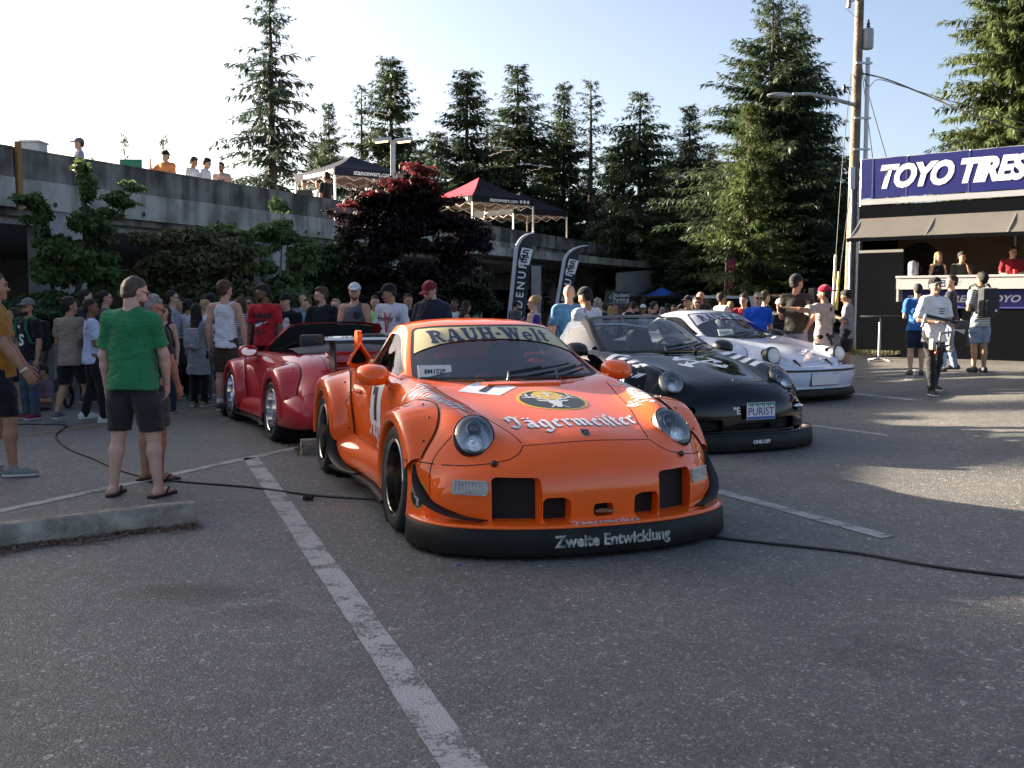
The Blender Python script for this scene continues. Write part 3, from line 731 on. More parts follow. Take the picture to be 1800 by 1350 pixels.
        mm = BLACK if kind == 'black' else (mat('old_mirror_black', (.02, .02, .02), .3) if old else paint)
        mo = bm.build('mirror', mm, root, True)
        MB().add([v[q] for q in range(n)], [tuple(range(n))]).build('mirror_glass', mat('mirror_silver', (.9, .85, .6), .03, 1.), mo) if False else None
        gl = [(c.x-.077, c.y+.085*math.cos(2*math.pi*q/n), c.z+.005+.05*math.sin(2*math.pi*q/n)) for q in range(n)]
        MB().add(gl, [tuple(range(n))]).build('mirror_glass', mat('mirror_silver', (.92, .9, .8), .02, 1.), mo)
        MB().tube([(c.x+.0, c.y-s*.07, c.z-.045), (c.x+.01, s*.79, .85)], [.028, .034], 8).build('mirror_arm', mm, mo, True)
    # panel gaps
    gap = lambda pts, D, w=.006: surf_line('panel_gap', pts, D, BV, w, GAP, root)
    if not old:
        hood = [(.80, -.60, 2), (1.1, -.545, 2), (1.4, -.485, 2), (1.62, -.425, 2), (1.76, -.395, 2), (1.84, -.385, 2)]
        gap(hood, (0, 0, -1)); gap([(a, -b, c) for a, b, c in hood], (0, 0, -1))
        gap([(1.905-.10*(q/.385)**2*.45, q, 2) for q in np.linspace(-.385, .385, 14)], (0, 0, -1))
        for s in (-1, 1):
            gap([(2.6, s*.385, .578), (2.6, s*.42, .545), (2.6, s*.48, .515), (2.6, s*.58, .492), (2.6, s*.70, .475), (2.6, s*.80, .470)], (-1, 0, 0))
            gap([(1.62, s*1.6, .64), (1.64, s*1.6, .5), (1.66, s*1.6, .40), (1.70, s*1.6, .30), (1.73, s*1.6, .23)], (0, -s, 0))
            gap([(1.42, s*1.6, .478), (1.55, s*1.6, .474), (1.66, s*1.6, .470)], (0, -s, 0))
    else:
        hood = [(.80, -.58, 2), (1.1, -.52, 2), (1.4, -.47, 2), (1.7, -.43, 2), (1.88, -.42, 2)]
        gap(hood, (0, 0, -1)); gap([(a, -b, c) for a, b, c in hood], (0, 0, -1))
        gap([(1.94, q, 2) for q in np.linspace(-.42, .42, 8)], (0, 0, -1))
    for s in (-1, 1):
        gap([(.56, s*1.6, .84), (.555, s*1.6, .6), (.56, s*1.6, .36)], (0, -s, 0)); gap([(-.60, s*1.6, .86), (-.62, s*1.6, .7), (-.60, s*1.6, .5), (-.52, s*1.6, .36)], (0, -s, 0))
        gap([(.56, s*1.6, .35), (-.52, s*1.6, .35)], (0, -s, 0))
        h = bvh0.ray_cast(Vector((-.46, s*2, .70)), Vector((0, -s, 0)))[0]
        MB().tube([(h.x-.09, h.y, h.z), (h.x-.07, h.y+s*.028, h.z+.004), (h.x+.05, h.y+s*.028, h.z+.004), (h.x+.08, h.y, h.z)], .013, 8).build('door_handle', paint, root, True)
    # wipers
    if True:
        for y0, y1, zz in ((-.05, .45, 0), (.30, .66, 0)) if not old else ((-.25, .25, 0), (.2, .55, 0)):
            pts = []
            for t in np.linspace(0, 1, 7):
                yy = y0+(y1-y0)*t; h = ws_bvh.ray_cast(Vector((3, yy, .875+.05*t)), Vector((-1, 0, 0)))
                if h[0] is not None: pts.append(h[0]+Vector((.02, 0, .012)))
            if len(pts) > 2:
                wob = MB().tube(pts, .008, 6).tube([Vector((.74, y0-.02, .855)), pts[0]+Vector((0, 0, .01)), pts[len(pts)//2]+Vector((.012, 0, .015))], [.016, .011, .008], 6).ball((.74, y0-.02, .853), .02, 8, 6)
                wob.build('wiper', BLACK, root, True)
    return root, BV, (wsV, wsF, wsA, ws_bvh), bvh0, (None if old else (lip_bvh, led_bvh)), HL

# ---------------------------------------------------------------- the four cars with their own graphics and fittings
NAVY = mat('navy_vinyl', (.02, .03, .075), .4); CREAM = mat('cream_vinyl', (.55, .47, .27), .4); GOLD = mat('gold_vinyl', (.50, .34, .05), .4)
DKGREEN = mat('emblem_field', (.018, .024, .022), .4); SILVERV = mat('silver_vinyl', (.45, .47, .50), .35)
HOODU, HOODV, DOWN = (0, 1, 0), (-1, 0, 0), (0, 0, -1)
def bend(VF, W, k):   # lift the ends of a line of lettering
    V, F = VF; V = V*W; V = np.stack([V[:, 0], V[:, 1] + k*(V[:, 0]/(W/2))**2], 1); return V, F
def crest(root, c, n):
    e = MB(); c, n = Vector(c), Vector(n).normalized(); u = Vector((0, 1, 0)); w = n.cross(u)*-1; w = u.cross(n)*-1 if w.z < 0 else w
    pts = [(-.026, .032), (0, .037), (.026, .032), (.027, -.002), (.016, -.026), (0, -.038), (-.016, -.026), (-.027, -.002)]
    e.prism([c+u*a+w*b for a, b in pts], n*.004); o = e.build('crest', mat('crest_silver', (.30, .30, .32), .25, .9), root)
    MB().prism([c+u*a*.62+w*b*.62 for a, b in pts], n*.0055).build('crest_field', mat('crest_dark', (.03, .025, .02), .4), o)
    MB().prism([c+u*a*.25+w*b*.25 for a, b in pts], n*.007).build('crest_centre', mat('crest_gold', (.5, .36, .1), .3, .8), o)
def banner(root, W, ground, ink, s0, s1, width, zc):
    V, F, A, b = W
    f = A[:, 0] - (s0 - s1*(A[:, 1]/1.93)**2)
    v, q, a = clip(V, F, f, A); n = np.array([.0025, 0, .003])
    np_obj('windscreen_banner', v+n, q, ground, root)
    t = slab_text(); V2 = t[0]*np.array([1, .088/(t[0][:, 1].max()-t[0][:, 1].min())/width])
    VF = bend((V2, t[1]), width, -.026)
    decal('banner_lettering', VF, (2.5, 0, zc), (0, 1, 0), (0, 0, 1), (-1, 0, 0), [b], ink, root, .0055, .025)
def dash_plate(root, c, txt, rz, tilt=20, w=.30, h=.115):
    p = empty('show_plate', c, rz); tag(p, '', None); p.rotation_euler = (R(tilt)*0, R(-tilt), rz)
    del p['label']
    p.parent = root
    MB().box((0, 0, h/2), (.004, w, h), bev=.001).build('card', mat('card_pale', (.62, .68, .66), .6), p)
    t = poly_text(txt, h*.5, .03); np_obj('card_lettering', [(.0032, a, b+h*.48) for a, b in t[0]], t[1], mat('card_ink', (.03, .035, .05), .6), p, False)
def blade(name, root, pts, m, th=.006):
    """thin curved fin from pairs (outer, inner) of points"""
    A = cr_spline(np.array([p[0] for p in pts]), 5); B = cr_spline(np.array([p[1] for p in pts]), 5); n = len(A)
    off = np.array([0, 0, th]); V = np.concatenate([A+off, B+off, A-off*0, B-off*0]); f = []
    for i in range(n-1):
        f += [(i, i+1, n+i+1, n+i), (2*n+i, 3*n+i, 3*n+i+1, 2*n+i+1), (i, 2*n+i, 2*n+i+1, i+1), (n+i, n+i+1, 3*n+i+1, 3*n+i)]
    return np_obj(name, V, np.array(f), m, root)

# ---- orange coupe, nearest
ORANGE = mat('orange_paint', (.93, .120, .005), .5, coat=1., spec=.12)
BRONZE = mat('dark_bronze', (.05, .034, .02), .3, .85)
root, BV, WS, bvh0, lips, HL = make_car('orange', (-.22, 8.35, 0), -1.23, ORANGE, 'orange wide-bodied coupe with white blackletter lettering and a deep black front lip, nearest the camera', rim=BRONZE, lipm=mat('dull_lip', (.55, .54, .52), .16, 1.))
bl = blackletter()
for nm, m, dv, off in (('script_shadow', NAVY, -.012, .0016), ('script', WHITE, 0, .0028)):
    V, F = bend((bl[0]*np.array([1, 1.0]), bl[1]), .80, .085)
    decal(nm, (V, F), (1.660-dv, .03+dv*.6, 2), HOODU, HOODV, DOWN, [bvh0], m, root, off, .03)
    V, F = bl
    for s in (-1, 1):
        U = (.972, .235, 0) if s < 0 else (-.972, .235, 0)
        Vv = (-.235, .972, 0) if s < 0 else (-.235, -.972, 0)
        decal('fender_'+nm, (V*.66, F), (1.09+dv*.3, s*(.672)+dv*.4, 2), U, Vv, DOWN, BV, m if nm == 'script' else SILVERV, root, off, .03)
    decal('door_'+nm, (V*np.array([1, .92])*.92, F), (.36+dv*.4, -2, .46+dv*.4), (.995, 0, -.1), (.1, 0, .995), (0, 1, 0), [bvh0], m, root, off, .03)
    V, F = bend(bl, .40, .0)
    decal('lip_'+nm, (V*np.array([1, .62]), F), (2.128-dv*.4, .0, .5), HOODU, HOODV, DOWN, [lips[1]], m, root, off*.6, .03)
z = poly_text('Zweite Entwicklung', .085, .035); z = (z[0]*np.array([1.0, 1.0]), z[1])
zi = np.sin(z[0][:, 0]*60+z[0][:, 1]*40)
decal('lip_lettering', z, (3, .03, .098), (0, 1, 0), (0, 0, 1), (-1, 0, 0), [lips[0]], mat('worn_silver_print', (.33, .32, .29), .6, var=.8, vscale=28), root, .002, .03)
def emblem(c, U, V, D, ru, rv, bv, nm='emblem'):
    layers = [Ink() for _ in range(4)]; stag(*layers)
    o = None
    for I, m, off, n2 in zip((layers[0], layers[1], layers[3], layers[2]), (GOLD, DKGREEN, GOLD, SILVERV), (.0016, .0026, .0034, .0044), ('rim', 'field', 'sun', 'stag_head')):
        v, f = I.mesh(); decal(nm+'_'+n2, (v*np.array([ru, rv]), f), c, U, V, D, bv, m, root, off, .03)
emblem((1.205, .045, 2), (.06, 1, 0), (-1, .06, 0), DOWN, .222, .222, [bvh0])
emblem((1.60, -2, .292), (1, 0, 0), (0, 0, 1), (0, 1, 0), .062, .078, [bvh0], 'side_emblem')
# number squares
sq = Ink().poly([(.905, -.47), (.70, -.275), (.88, -.065), (1.05, -.24)]).mesh(); one = poly_text('1', .30, .03)
decal('number_square', sq, (0, 0, 2), (1, 0, 0), (0, 1, 0), DOWN, [bvh0], WHITE, root, .002, .04)
decal('number', one, (.875, -.262, 2), (.66, .75, 0), (-.75, .66, 0), DOWN, [bvh0], NAVY, root, .0035, .04)
dq = Ink().poly([(-.15, -.13), (-.13, -.16), (.14, -.16), (.16, -.13), (.17, .13), (.15, .15), (-.12, .15), (-.14, .13)]).mesh()
decal('door_number_panel', dq, (.085, -2, .665), (1, 0, 0), (0, 0, 1), (0, 1, 0), [bvh0], WHITE, root, .002, .03)
n1 = Ink().rect(-.03, -.12, .05, .11).poly([(-.085, .11), (.05, .11), (.05, .08), (-.085, .045)]).mesh()
decal('door_number', n1, (.085, -2, .665), (1, 0, 0), (0, 0, 1), (0, 1, 0), [bvh0], BLACK, root, .0035, .03)
crest(root, (1.832, 0, .628), (.5, 0, .86))
banner(root, WS, CREAM, NAVY, 1.40, .42, .88, 1.137)
dash_plate(root, (.54, -.515, .862), '8M1S2P', R(-4), 20, .225, .088)
# air slot at the back of the hood
MB().prism([(.745, -.26, .846), (.745, .26, .846), (.79, .26, .838), (.79, -.26, .838)], (0, 0, .006)).build('hood_slot', MATTEBLACK, root)
MB().prism([(.79, -.28, .833), (.79, .28, .833), (.84, .25, .822), (.84, -.25, .822)], (0, 0, .014)).build('hood_slot_edge', ORANGE, root)
TS = mat('clear_indicator', (.30, .295, .285), .12, coat=1, bump=.5, bscale=60)
for s in (-1, 1):
    lp = loop_on_body(0, 0, .105, .040, .02, bvh0, D=(-.80, -s*.60, 0), U=(-.6*s*s, .8*s, 0), base=(1.875, s*.69, .368))
    n = len(lp); N = Vector((.80, s*.60, 0)); out = [p+N*.010 for p in lp]; c = sum(lp, Vector())/n
    MB().add([p[:] for p in lp+out+[c+N*.014]], [(i, (i+1) % n, n+(i+1) % n, n+i) for i in range(n)]+[(n+i, n+(i+1) % n, 2*n) for i in range(n)]).build('indicator', TS, root)
    rb = MB(); Uv = Vector((-.6, .8*s, 0)); ia = math.atan2(N.y, N.x)
    for q in range(10): rb.box(c+Uv*(-.085+.019*q)+N*(.0135-.00003*(q-4.5)**2), (.004, .008, .058), ia, bev=.0015)
    for q in (-1, 1): rb.box(c+N*.010+Vector((0, 0, q*.036)), (.006, .19, .006), ia)
    o = rb.build('indicator_ribs', mat('indicator_rib', (.50, .49, .47), .15, coat=1), root); o['kind'] = 'stuff'
    blade('canard', root, [((1.55, s*.925, .455), (1.55, s*.90, .445)), ((1.61, s*.945, .36), (1.62, s*.87, .35)), ((1.72, s*.925, .275), (1.74, s*.82, .265)), ((1.86, s*.825, .220), (1.86, s*.74, .215)), ((1.985, s*.68, .200), (1.97, s*.62, .198))], mat('carbon_fin', (.014, .010, .011), .5, spec=.2))
    blade('side_fin', root, [((-.80, s*.995, .54), (-.80, s*.955, .54)), ((-.74, s*1.015, .38), (-.73, s*.93, .38)), ((-.62, s*1.035, .22), (-.61, s*.90, .22)), ((-.40, s*1.0, .145), (-.38, s*.88, .145)), ((-.18, s*.93, .135), (-.18, s*.86, .135))], mat('carbon_fin', (.014, .010, .011), .5, spec=.2))
    h = bvh0.ray_cast(Vector((1.90, s*.565, 1.2)), Vector((0, 0, -1)))[0]; MB().ball(h+Vector((.004, 0, .006)), .019, 10, 8).build('washer_nozzle', BLACK, root, True)
    # ram scoop and winglet behind the side glass
    if s < 0:
        sc = empty('air_scoop', (-1.02, s*.70, .93)); sc.parent = root
        pr = [(0, .10), (.085, -.03), (.06, -.075), (-.06, -.075), (-.085, -.03)]
        ring = [Vector((0, a, b)) for a, b in cr_spline(np.array(pr+[pr[0]]), 5)[:-1]]; n = len(ring)
        rows = [[p*1.0+Vector((-.14, 0, 0)) for p in [q*.55 for q in ring]], [p*1.12+Vector((-.03, 0, 0)) for p in ring], [p*1.14+Vector((.02, 0, 0)) for p in ring], [p*.98+Vector((.03, 0, 0)) for p in ring], [p*.82+Vector((.015, 0, 0)) for p in ring], [p*.7+Vector((-.08, 0, 0)) for p in ring]]
        MB().add([p[:] for r in rows for p in r], [(i*n+k, i*n+(k+1) % n, (i+1)*n+(k+1) % n, (i+1)*n+k) for i in range(5) for k in range(n)]).build('scoop_shell', ORANGE, sc, True)
        MB().add([p[:] for p in rows[5]], [tuple(range(n))]).build('scoop_mouth', MATTEBLACK, sc)
        MB().prism([(-.15, -.02, .05), (-.01, -.02, .09), (-.015, -.02, .17), (-.035, -.02, .20), (-.085, -.02, .205), (-.115, -.02, .19), (-.13, -.02, .15)], (0, .04, 0)).build('winglet', ORANGE, sc)
lp = [Vector((2.095+.03*math.cos(a)*.9, .05*math.sin(a), .238)) for a in np.linspace(0, 2*math.pi, 21)]
MB().tube(lp, .009, 8, False).build('tow_ring', mat('tow_ring_steel', (.25, .12, .06), .3, .9), root, True)
# roll cage and toy car on the dash
MB().tube([(-.1, -.45, .98), (-.75, -.05, .55)], .03, 10).tube([(-.62, -.52, .3), (-.66, -.46, 1.08), (-.66, .46, 1.08), (-.62, .52, .3)], .022, 8).build('roll_cage', ORANGE, root, True)
tc_ = empty('toy_car', (.50, -.16, .846)); tc_.parent = root
MB().box((0, 0, .017), (.05, .11, .022), bev=.008).box((0, -.004, .034), (.042, .055, .022), bev=.008).build('toy_shell', ORANGE, tc_)
car_orange = root

# ---- black open car
BLK = mat('black_paint', (.0025, .003, .006), .7, coat=.8, spec=0.)
SMOKE = glass_mat('smoked_glass', (.30, .34, .35), .06); MINT = glass_mat('mint_side_glass', (.62, .74, .68), .08)
root, BV, WS, bvh0, lips, HL = make_car('black', (1.48, 12.56, 0), -1.16, BLK, 'black open-topped car with white diagonal stripes on its fenders and a PURIST plate', roof=False, glass=SMOKE, side_glass=MINT, rim=mat('black_rim', (.02, .02, .02), .3, .8))
car_black = root
for s in (-1, 1):
    for i, x0 in enumerate((.78, .95, 1.12, 1.29)):
        q = Ink().poly([(-.045, -.115), (.045, -.115), (.085, .115), (-.005, .115)]).mesh()
        decal('fender_stripe', q, (x0, s*.66, 2), (1, 0, 0), (0, -s, 0) if s > 0 else (0, 1, 0), DOWN, BV, WHITE, root, .002, .03)
A = Ink()
for ang, L_ in ((24, .25), (-42, .23)):
    c, s_ = math.cos(R(ang)), math.sin(R(ang)); rot = lambda a, b: (a*c-b*s_, a*s_+b*c)
    A.poly([rot(-L_, -.022), rot(L_, -.022), rot(L_, .022), rot(-L_, .022)])
    for e in (-1, 1):
        A.poly([rot(e*L_, -.10), rot(e*(L_+.005), .02), rot(e*(L_-.14), -.085 if e > 0 else .085)])
        A.poly([rot(e*(L_-.01), .085), rot(e*(L_+.035), .085), rot(e*(L_+.035), -.085), rot(e*(L_-.01), -.085)])
decal('hood_arrows', A.mesh(), (1.15, .06, 2), HOODU, HOODV, DOWN, [bvh0], WHITE, root, .002, .03)
t = poly_text('NDER"', .12, .03); decal('fender_lettering', t, (1.28, -2, .655), (1, 0, -.1), (.1, 0, 1), (0, 1, .0), BV, WHITE, root, .003, .03)
for t_, y_ in (('"E', -.155), ('"', .262)): decal('bumper_lettering', poly_text(t_, .085, .02), (3.2, y_, .375), (0, 1, 0), (0, 0, 1), (-1, 0, 0), [bvh0], WHITE, root, .002, .03)
t = poly_text('ONE-OFF', .045, .03); decal('lip_lettering', t, (3.2, .05, .10), (0, 1, 0), (0, 0, 1), (-1, 0, 0), [lips[0]], WHITE, root, .002, .03)
crest(root, (1.832, 0, .628), (.5, 0, .86))
pl = empty('number_plate', (2.125, .07, .375)); pl.parent = root
MB().box((0, 0, 0), (.006, .31, .155), bev=.002).build('plate', mat('plate_white', (.62, .62, .66), .4), pl)
t = poly_text('PURIST', .092, .01); np_obj('plate_lettering', [(.0045, a*1.0, b*1.05-.006) for a, b in t[0]], t[1], mat('plate_ink', (.04, .04, .12), .4), pl, False)
I = Ink()
for i in range(14): a = -.15+i*.0215; I.poly([(a, .074), (a+.0215, .074), (a+.018, .052-.012*((i*7) % 3)), (a+.006, .058-.008*((i*5) % 3))])
v, f = I.mesh(); np_obj('plate_trees', [(.0042, a, b) for a, b in v], f, mat('plate_green', (.02, .16, .13), .5), pl, False)
I = Ink().rect(-.15, -.074, .15, -.050); v, f = I.mesh(); np_obj('plate_band', [(.0042, a, b) for a, b in v], f, mat('plate_blue', (.05, .09, .32), .5), pl, False)
for s in (-1, 1):
    MB().ball((1.955, s*.62, .385), (.03, .06, .022), 10, 6).build('driving_lamp', mat('lamp_chrome', (.85, .85, .86), .12, 1.), root, True)
MB().tube([(-.62, y, z) for y, z in ((-.56, .86), (-.5, 1.06), (-.2, 1.10), (.2, 1.10), (.5, 1.06), (.56, .86))], .018, 8).build('roll_hoop', CHROME, root, True)

# ---- white car with upright round lamps
WP = mat('pearl_white_paint', (.57, .61, .73), .45, coat=1., spec=.2)
root, BV, WS, bvh0, lips, HL = make_car('old', (3.40, 17.5, float(gz(3.4, 17.5))), -1.03, WP, 'pale silver-white coupe with upright round headlights and a lettered white windscreen strip', rim=mat('silver_rim', (.5, .5, .5), .3, .8))
car_white = root
banner(root, WS, mat('white_banner', (.58, .60, .68), .4), BLACK, 1.40, .42, .88, 1.137)
dash_plate(root, (.60, -.34, .856), 'SWIPTY', R(-3), 25, .27, .12)
P = cr_spline(np.array([(1.44, .945), (1.60, .965), (1.80, .91), (1.98, .72), (2.11, .42), (2.15, 0)]), 8); P = np.concatenate([P, P[-2::-1]*np.array([1, -1])])
T = np.gradient(P, axis=0); N = np.stack([T[:, 1], -T[:, 0]], 1); N /= np.linalg.norm(N, axis=1)[:, None]; N *= np.sign(N[len(N)//2, 0])
def sweep(prof): G = np.stack([np.concatenate([P+N*o, np.full((len(P), 1), h)], 1) for o, h in prof], 1); return G.reshape(-1, 3), grid_faces(*G.shape[:2])
np_obj('bumper', *sweep([(-.12, .50), (-.01, .50), (.015, .49), (.018, .455)]), WP, root)
np_obj('bumper_strip', *sweep([(.018, .458), (.026, .452), (.026, .432), (.016, .428)]), BLACK, root)
np_obj('bumper_face', *sweep([(.014, .43), (.018, .36), (.0, .26), (-.03, .22), (-.02, .20)]), WP, root)
np_obj('chin_spoiler', *sweep([(-.02, .20), (.015, .17), (.03, .10), (.02, .09), (-.1, .09)]), mat('lip_rubber', (.014, .014, .014), .42), root)
MB().box((2.150, .0, .325), (.03, .52, .15), bev=.006).build('plate_blank', mat('plate_blank_white', (.62, .60, .62), .4), root)
MB().box((2.142, .0, .325), (.03, .535, .165), bev=.006).build('plate_surround', BLACK, root)
for s in (-1, 1):
    MB().box((1.93, s*.30, .53), (.16, .035, .03), Matrix.Rotation(R(35), 3, 'Y'), bev=.006).box((2.0, s*.30, .485), (.03, .10, .02), bev=.005).build('hood_pin', BLACK, root)
    for i in range(5): MB().box((1.83-i*.018, s*(.60+i*.03), .515), (.012, .16, .05), s*R(35), bev=.003).build('bellows', BLACK, root)
MB().prism([(.745, -.24, .846), (.745, .24, .846), (.79, .24, .838), (.79, -.24, .838)], (0, 0, .008)).build('hood_slot', MATTEBLACK, root)

# ---- red open car, seen from behind
RED = mat('red_paint', (.52, .022, .030), .5, coat=1., spec=.12)
root, BV, WS, bvh0, lips, HL = make_car('red', (-2.20, 12.75, 0), 2.03, RED, 'red open-topped car with a black rear wing and polished deep wheels, turned away', S=1.035, roof=False, glass=SMOKE, rim=mat('polished_face', (.60, .60, .62), .2, 1.), lipm=CHROME)
car_red = root
TON = mat('vinyl_black', (.013, .013, .015), .55, bump=.1, bscale=14)
Gt = cr_spline(np.array([[(-.52, y, .905+.03*(1-abs(y)/.62)) , (-.62, y, .935+.045*(1-(y/.66)**2)), (-.85, y, .925+.035*(1-(y/.66)**2)), (-1.02, y, .905+.01*(1-(y/.66)**2)), (-1.06, y, .885)] for y in np.linspace(-.66, .66, 11)]), 3)
Gt = np.moveaxis(cr_spline(np.moveaxis(Gt, 1, 0), 3), 0, 1); np_obj('folded_hood_cover', Gt.reshape(-1, 3), grid_faces(*Gt.shape[:2]), TON, root)
v2 = [(-.5, y, .93+.09*(1-abs(y)/.6)) for y in np.linspace(-.6, .6, 9)] + [(-.62, y, .93) for y in np.linspace(-.6, .6, 9)]
MB().add(v2, [(i, i+1, 10+i, 9+i) for i in range(8)]).build('wind_deflector', TON, root)
for s in (-1, 1): MB().box((-.50, s*.36, 1.0), (.09, .27, .17), bev=.04).build('headrest', TON, root, True)
# engine lid grille: frame, slats
gc = bvh0.ray_cast(Vector((-1.42, 0, 2)), Vector((0, 0, -1))); n = gc[1] if gc[1].z > 0 else -gc[1]
gr = empty('lid_grille', gc[0]); gr.parent = root; gr.rotation_euler = (0, math.atan2(n.x, n.z), 0)
fr = [(.17*c_+0, .42*s_, .008) for c_, s_ in ((1, -1), (1, 1), (-1, 1), (-1, -1))]
MB().tube(fr+[fr[0]], .014, 8).build('grille_frame', RED, gr, True)
MB().box((0, 0, .0), (.32, .82, .012)).build('grille_well', MATTEBLACK, gr)
for i in range(11): MB().box((-.145+i*.029, 0, .014), (.017, .82, .008), Matrix.Rotation(R(24), 3, 'Y')).build('slat', RED, gr)
for s in (-1, 1):
    surf_line('panel_gap', [(-1.15, s*.50, 2), (-1.4, s*.49, 2), (-1.75, s*.54, 2), (-1.9, s*.60, 2)], (0, 0, -1), [bvh0], .007, GAP, root)
    surf_line('panel_gap', [(-1.86, s*.2, .58), (-1.86, s*.9, .55), (-1.75, s*1.2, .5)], (0, -s, 0), [bvh0], .006, GAP, root)
    lp = loop_on_body(0, 0, .10, .065, .03, bvh0, D=(.75, -s*.66, 0), U=(.66, .75*s, 0), base=(-1.78, s*.75, .37))
    well('bumper_vent', lp, (.05, -s*.04, 0), .86, RED, MATTEBLACK, root, 'vent_mesh')
    MB().box((-1.955, s*.52, .545), (.05, .42, .09), s*R(-16), bev=.015).build('tail_lamp', mat('tail_lamp_red', (.25, .008, .01), .15, coat=1), root)
P = [[(-1.92, y, .40), (-2.10, y, .43), (-2.12, y, .30), (-2.0, y, .22)] for y in np.linspace(-.70, .70, 7)]
Gs = cr_spline(np.array(P), 2); np_obj('rear_bumper_pad', Gs.reshape(-1, 3), grid_faces(*Gs.shape[:2]), RED, root)
wg = empty('rear_wing', (-1.66, 0, .735)); wg.parent = root
prof = [(.19, .0), (.15, .028), (.03, .034), (-.10, .022), (-.19, .0), (-.10, .004), (.05, .006)]
v = []; f = []; n = len(prof); ys = np.linspace(-.60, .60, 13)
for y in ys:
    for a, b in prof: v.append((a, y, .33+b))
for i in range(12): f += [(i*n+k, i*n+(k+1) % n, (i+1)*n+(k+1) % n, (i+1)*n+k) for k in range(n)]
MB().add(v, f+[tuple(range(n)), tuple(range(12*n, 13*n))]).build('wing_blade', mat('gloss_black', (.01, .01, .011), .12, coat=1), wg)
for s in (-1, 1):
    MB().prism([(-.17, s*.60, .30), (.17, s*.60, .31), (.19, s*.60, .345), (-.17, s*.60, .375)], (0, .008, 0)).build('end_plate', mat('wing_carbon', (.008, .008, .009), .7, spec=.15), wg)
    MB().prism([(-.10, s*.46, -.02), (.10, s*.46, .03), (.08, s*.46, .335), (-.08, s*.46, .335)], (0, .02, 0)).build('wing_upright', BLACK, wg)

# ---------------------------------------------------------------- people: one continuous body each, grown from a distance field
def nets(D, org, vox):
    """surface nets: sampled distance field -> quads"""
    n = np.array(D.shape); neg = D < 0; I = np.arange(D.size).reshape(D.shape)
    c = np.zeros(n-1, np.int8)
    for a in (0, 1):
        for b in (0, 1):
            for e in (0, 1): c += neg[a:n[0]-1+a, b:n[1]-1+b, e:n[2]-1+e]
    act = np.argwhere((c > 0) & (c < 8))
    if not len(act): return np.zeros((0, 3)), np.zeros((0, 4), int)
    P = np.zeros((len(act), 3)); W = np.zeros(len(act)); cor = [(a, b, e) for a in (0, 1) for b in (0, 1) for e in (0, 1)]
    val = {q: D[act[:, 0]+q[0], act[:, 1]+q[1], act[:, 2]+q[2]] for q in cor}
    for q in cor:
        for ax in range(3):
            if q[ax]: continue
            r = list(q); r[ax] = 1; d0, d1 = val[q], val[tuple(r)]; m = (d0 < 0) != (d1 < 0)
            t = np.where(m, d0/np.where(m, d0-d1, 1), 0); p = np.zeros((len(act), 3)); p[:] = q; p[:, ax] += t
            P += p*m[:, None]; W += m
    V = (act + P/W[:, None])*vox + org
    idx = -np.ones(n-1, int); idx[act[:, 0], act[:, 1], act[:, 2]] = np.arange(len(act)); Q = []
    for ax in range(3):
        o1, o2 = [(1, 2), (2, 0), (0, 1)][ax]
        sl0 = [slice(1, -1)]*3; sl0[ax] = slice(0, -1); sl1 = [slice(1, -1)]*3; sl1[ax] = slice(1, None)
        a, b = neg[tuple(sl0)], neg[tuple(sl1)]; e = np.argwhere(a != b); fl = a[e[:, 0], e[:, 1], e[:, 2]]
        e = e + 1; e[:, ax] -= 1
        def g(d1, d2):
            k = e.copy(); k[:, o1] -= d1; k[:, o2] -= d2; return idx[k[:, 0], k[:, 1], k[:, 2]]
        q = np.stack([g(1, 1), g(0, 1), g(0, 0), g(1, 0)], 1); q[~fl] = q[~fl][:, ::-1]; Q.append(q)
    Q = np.concatenate(Q); Q = Q[(Q >= 0).all(1)]
    return V, Q
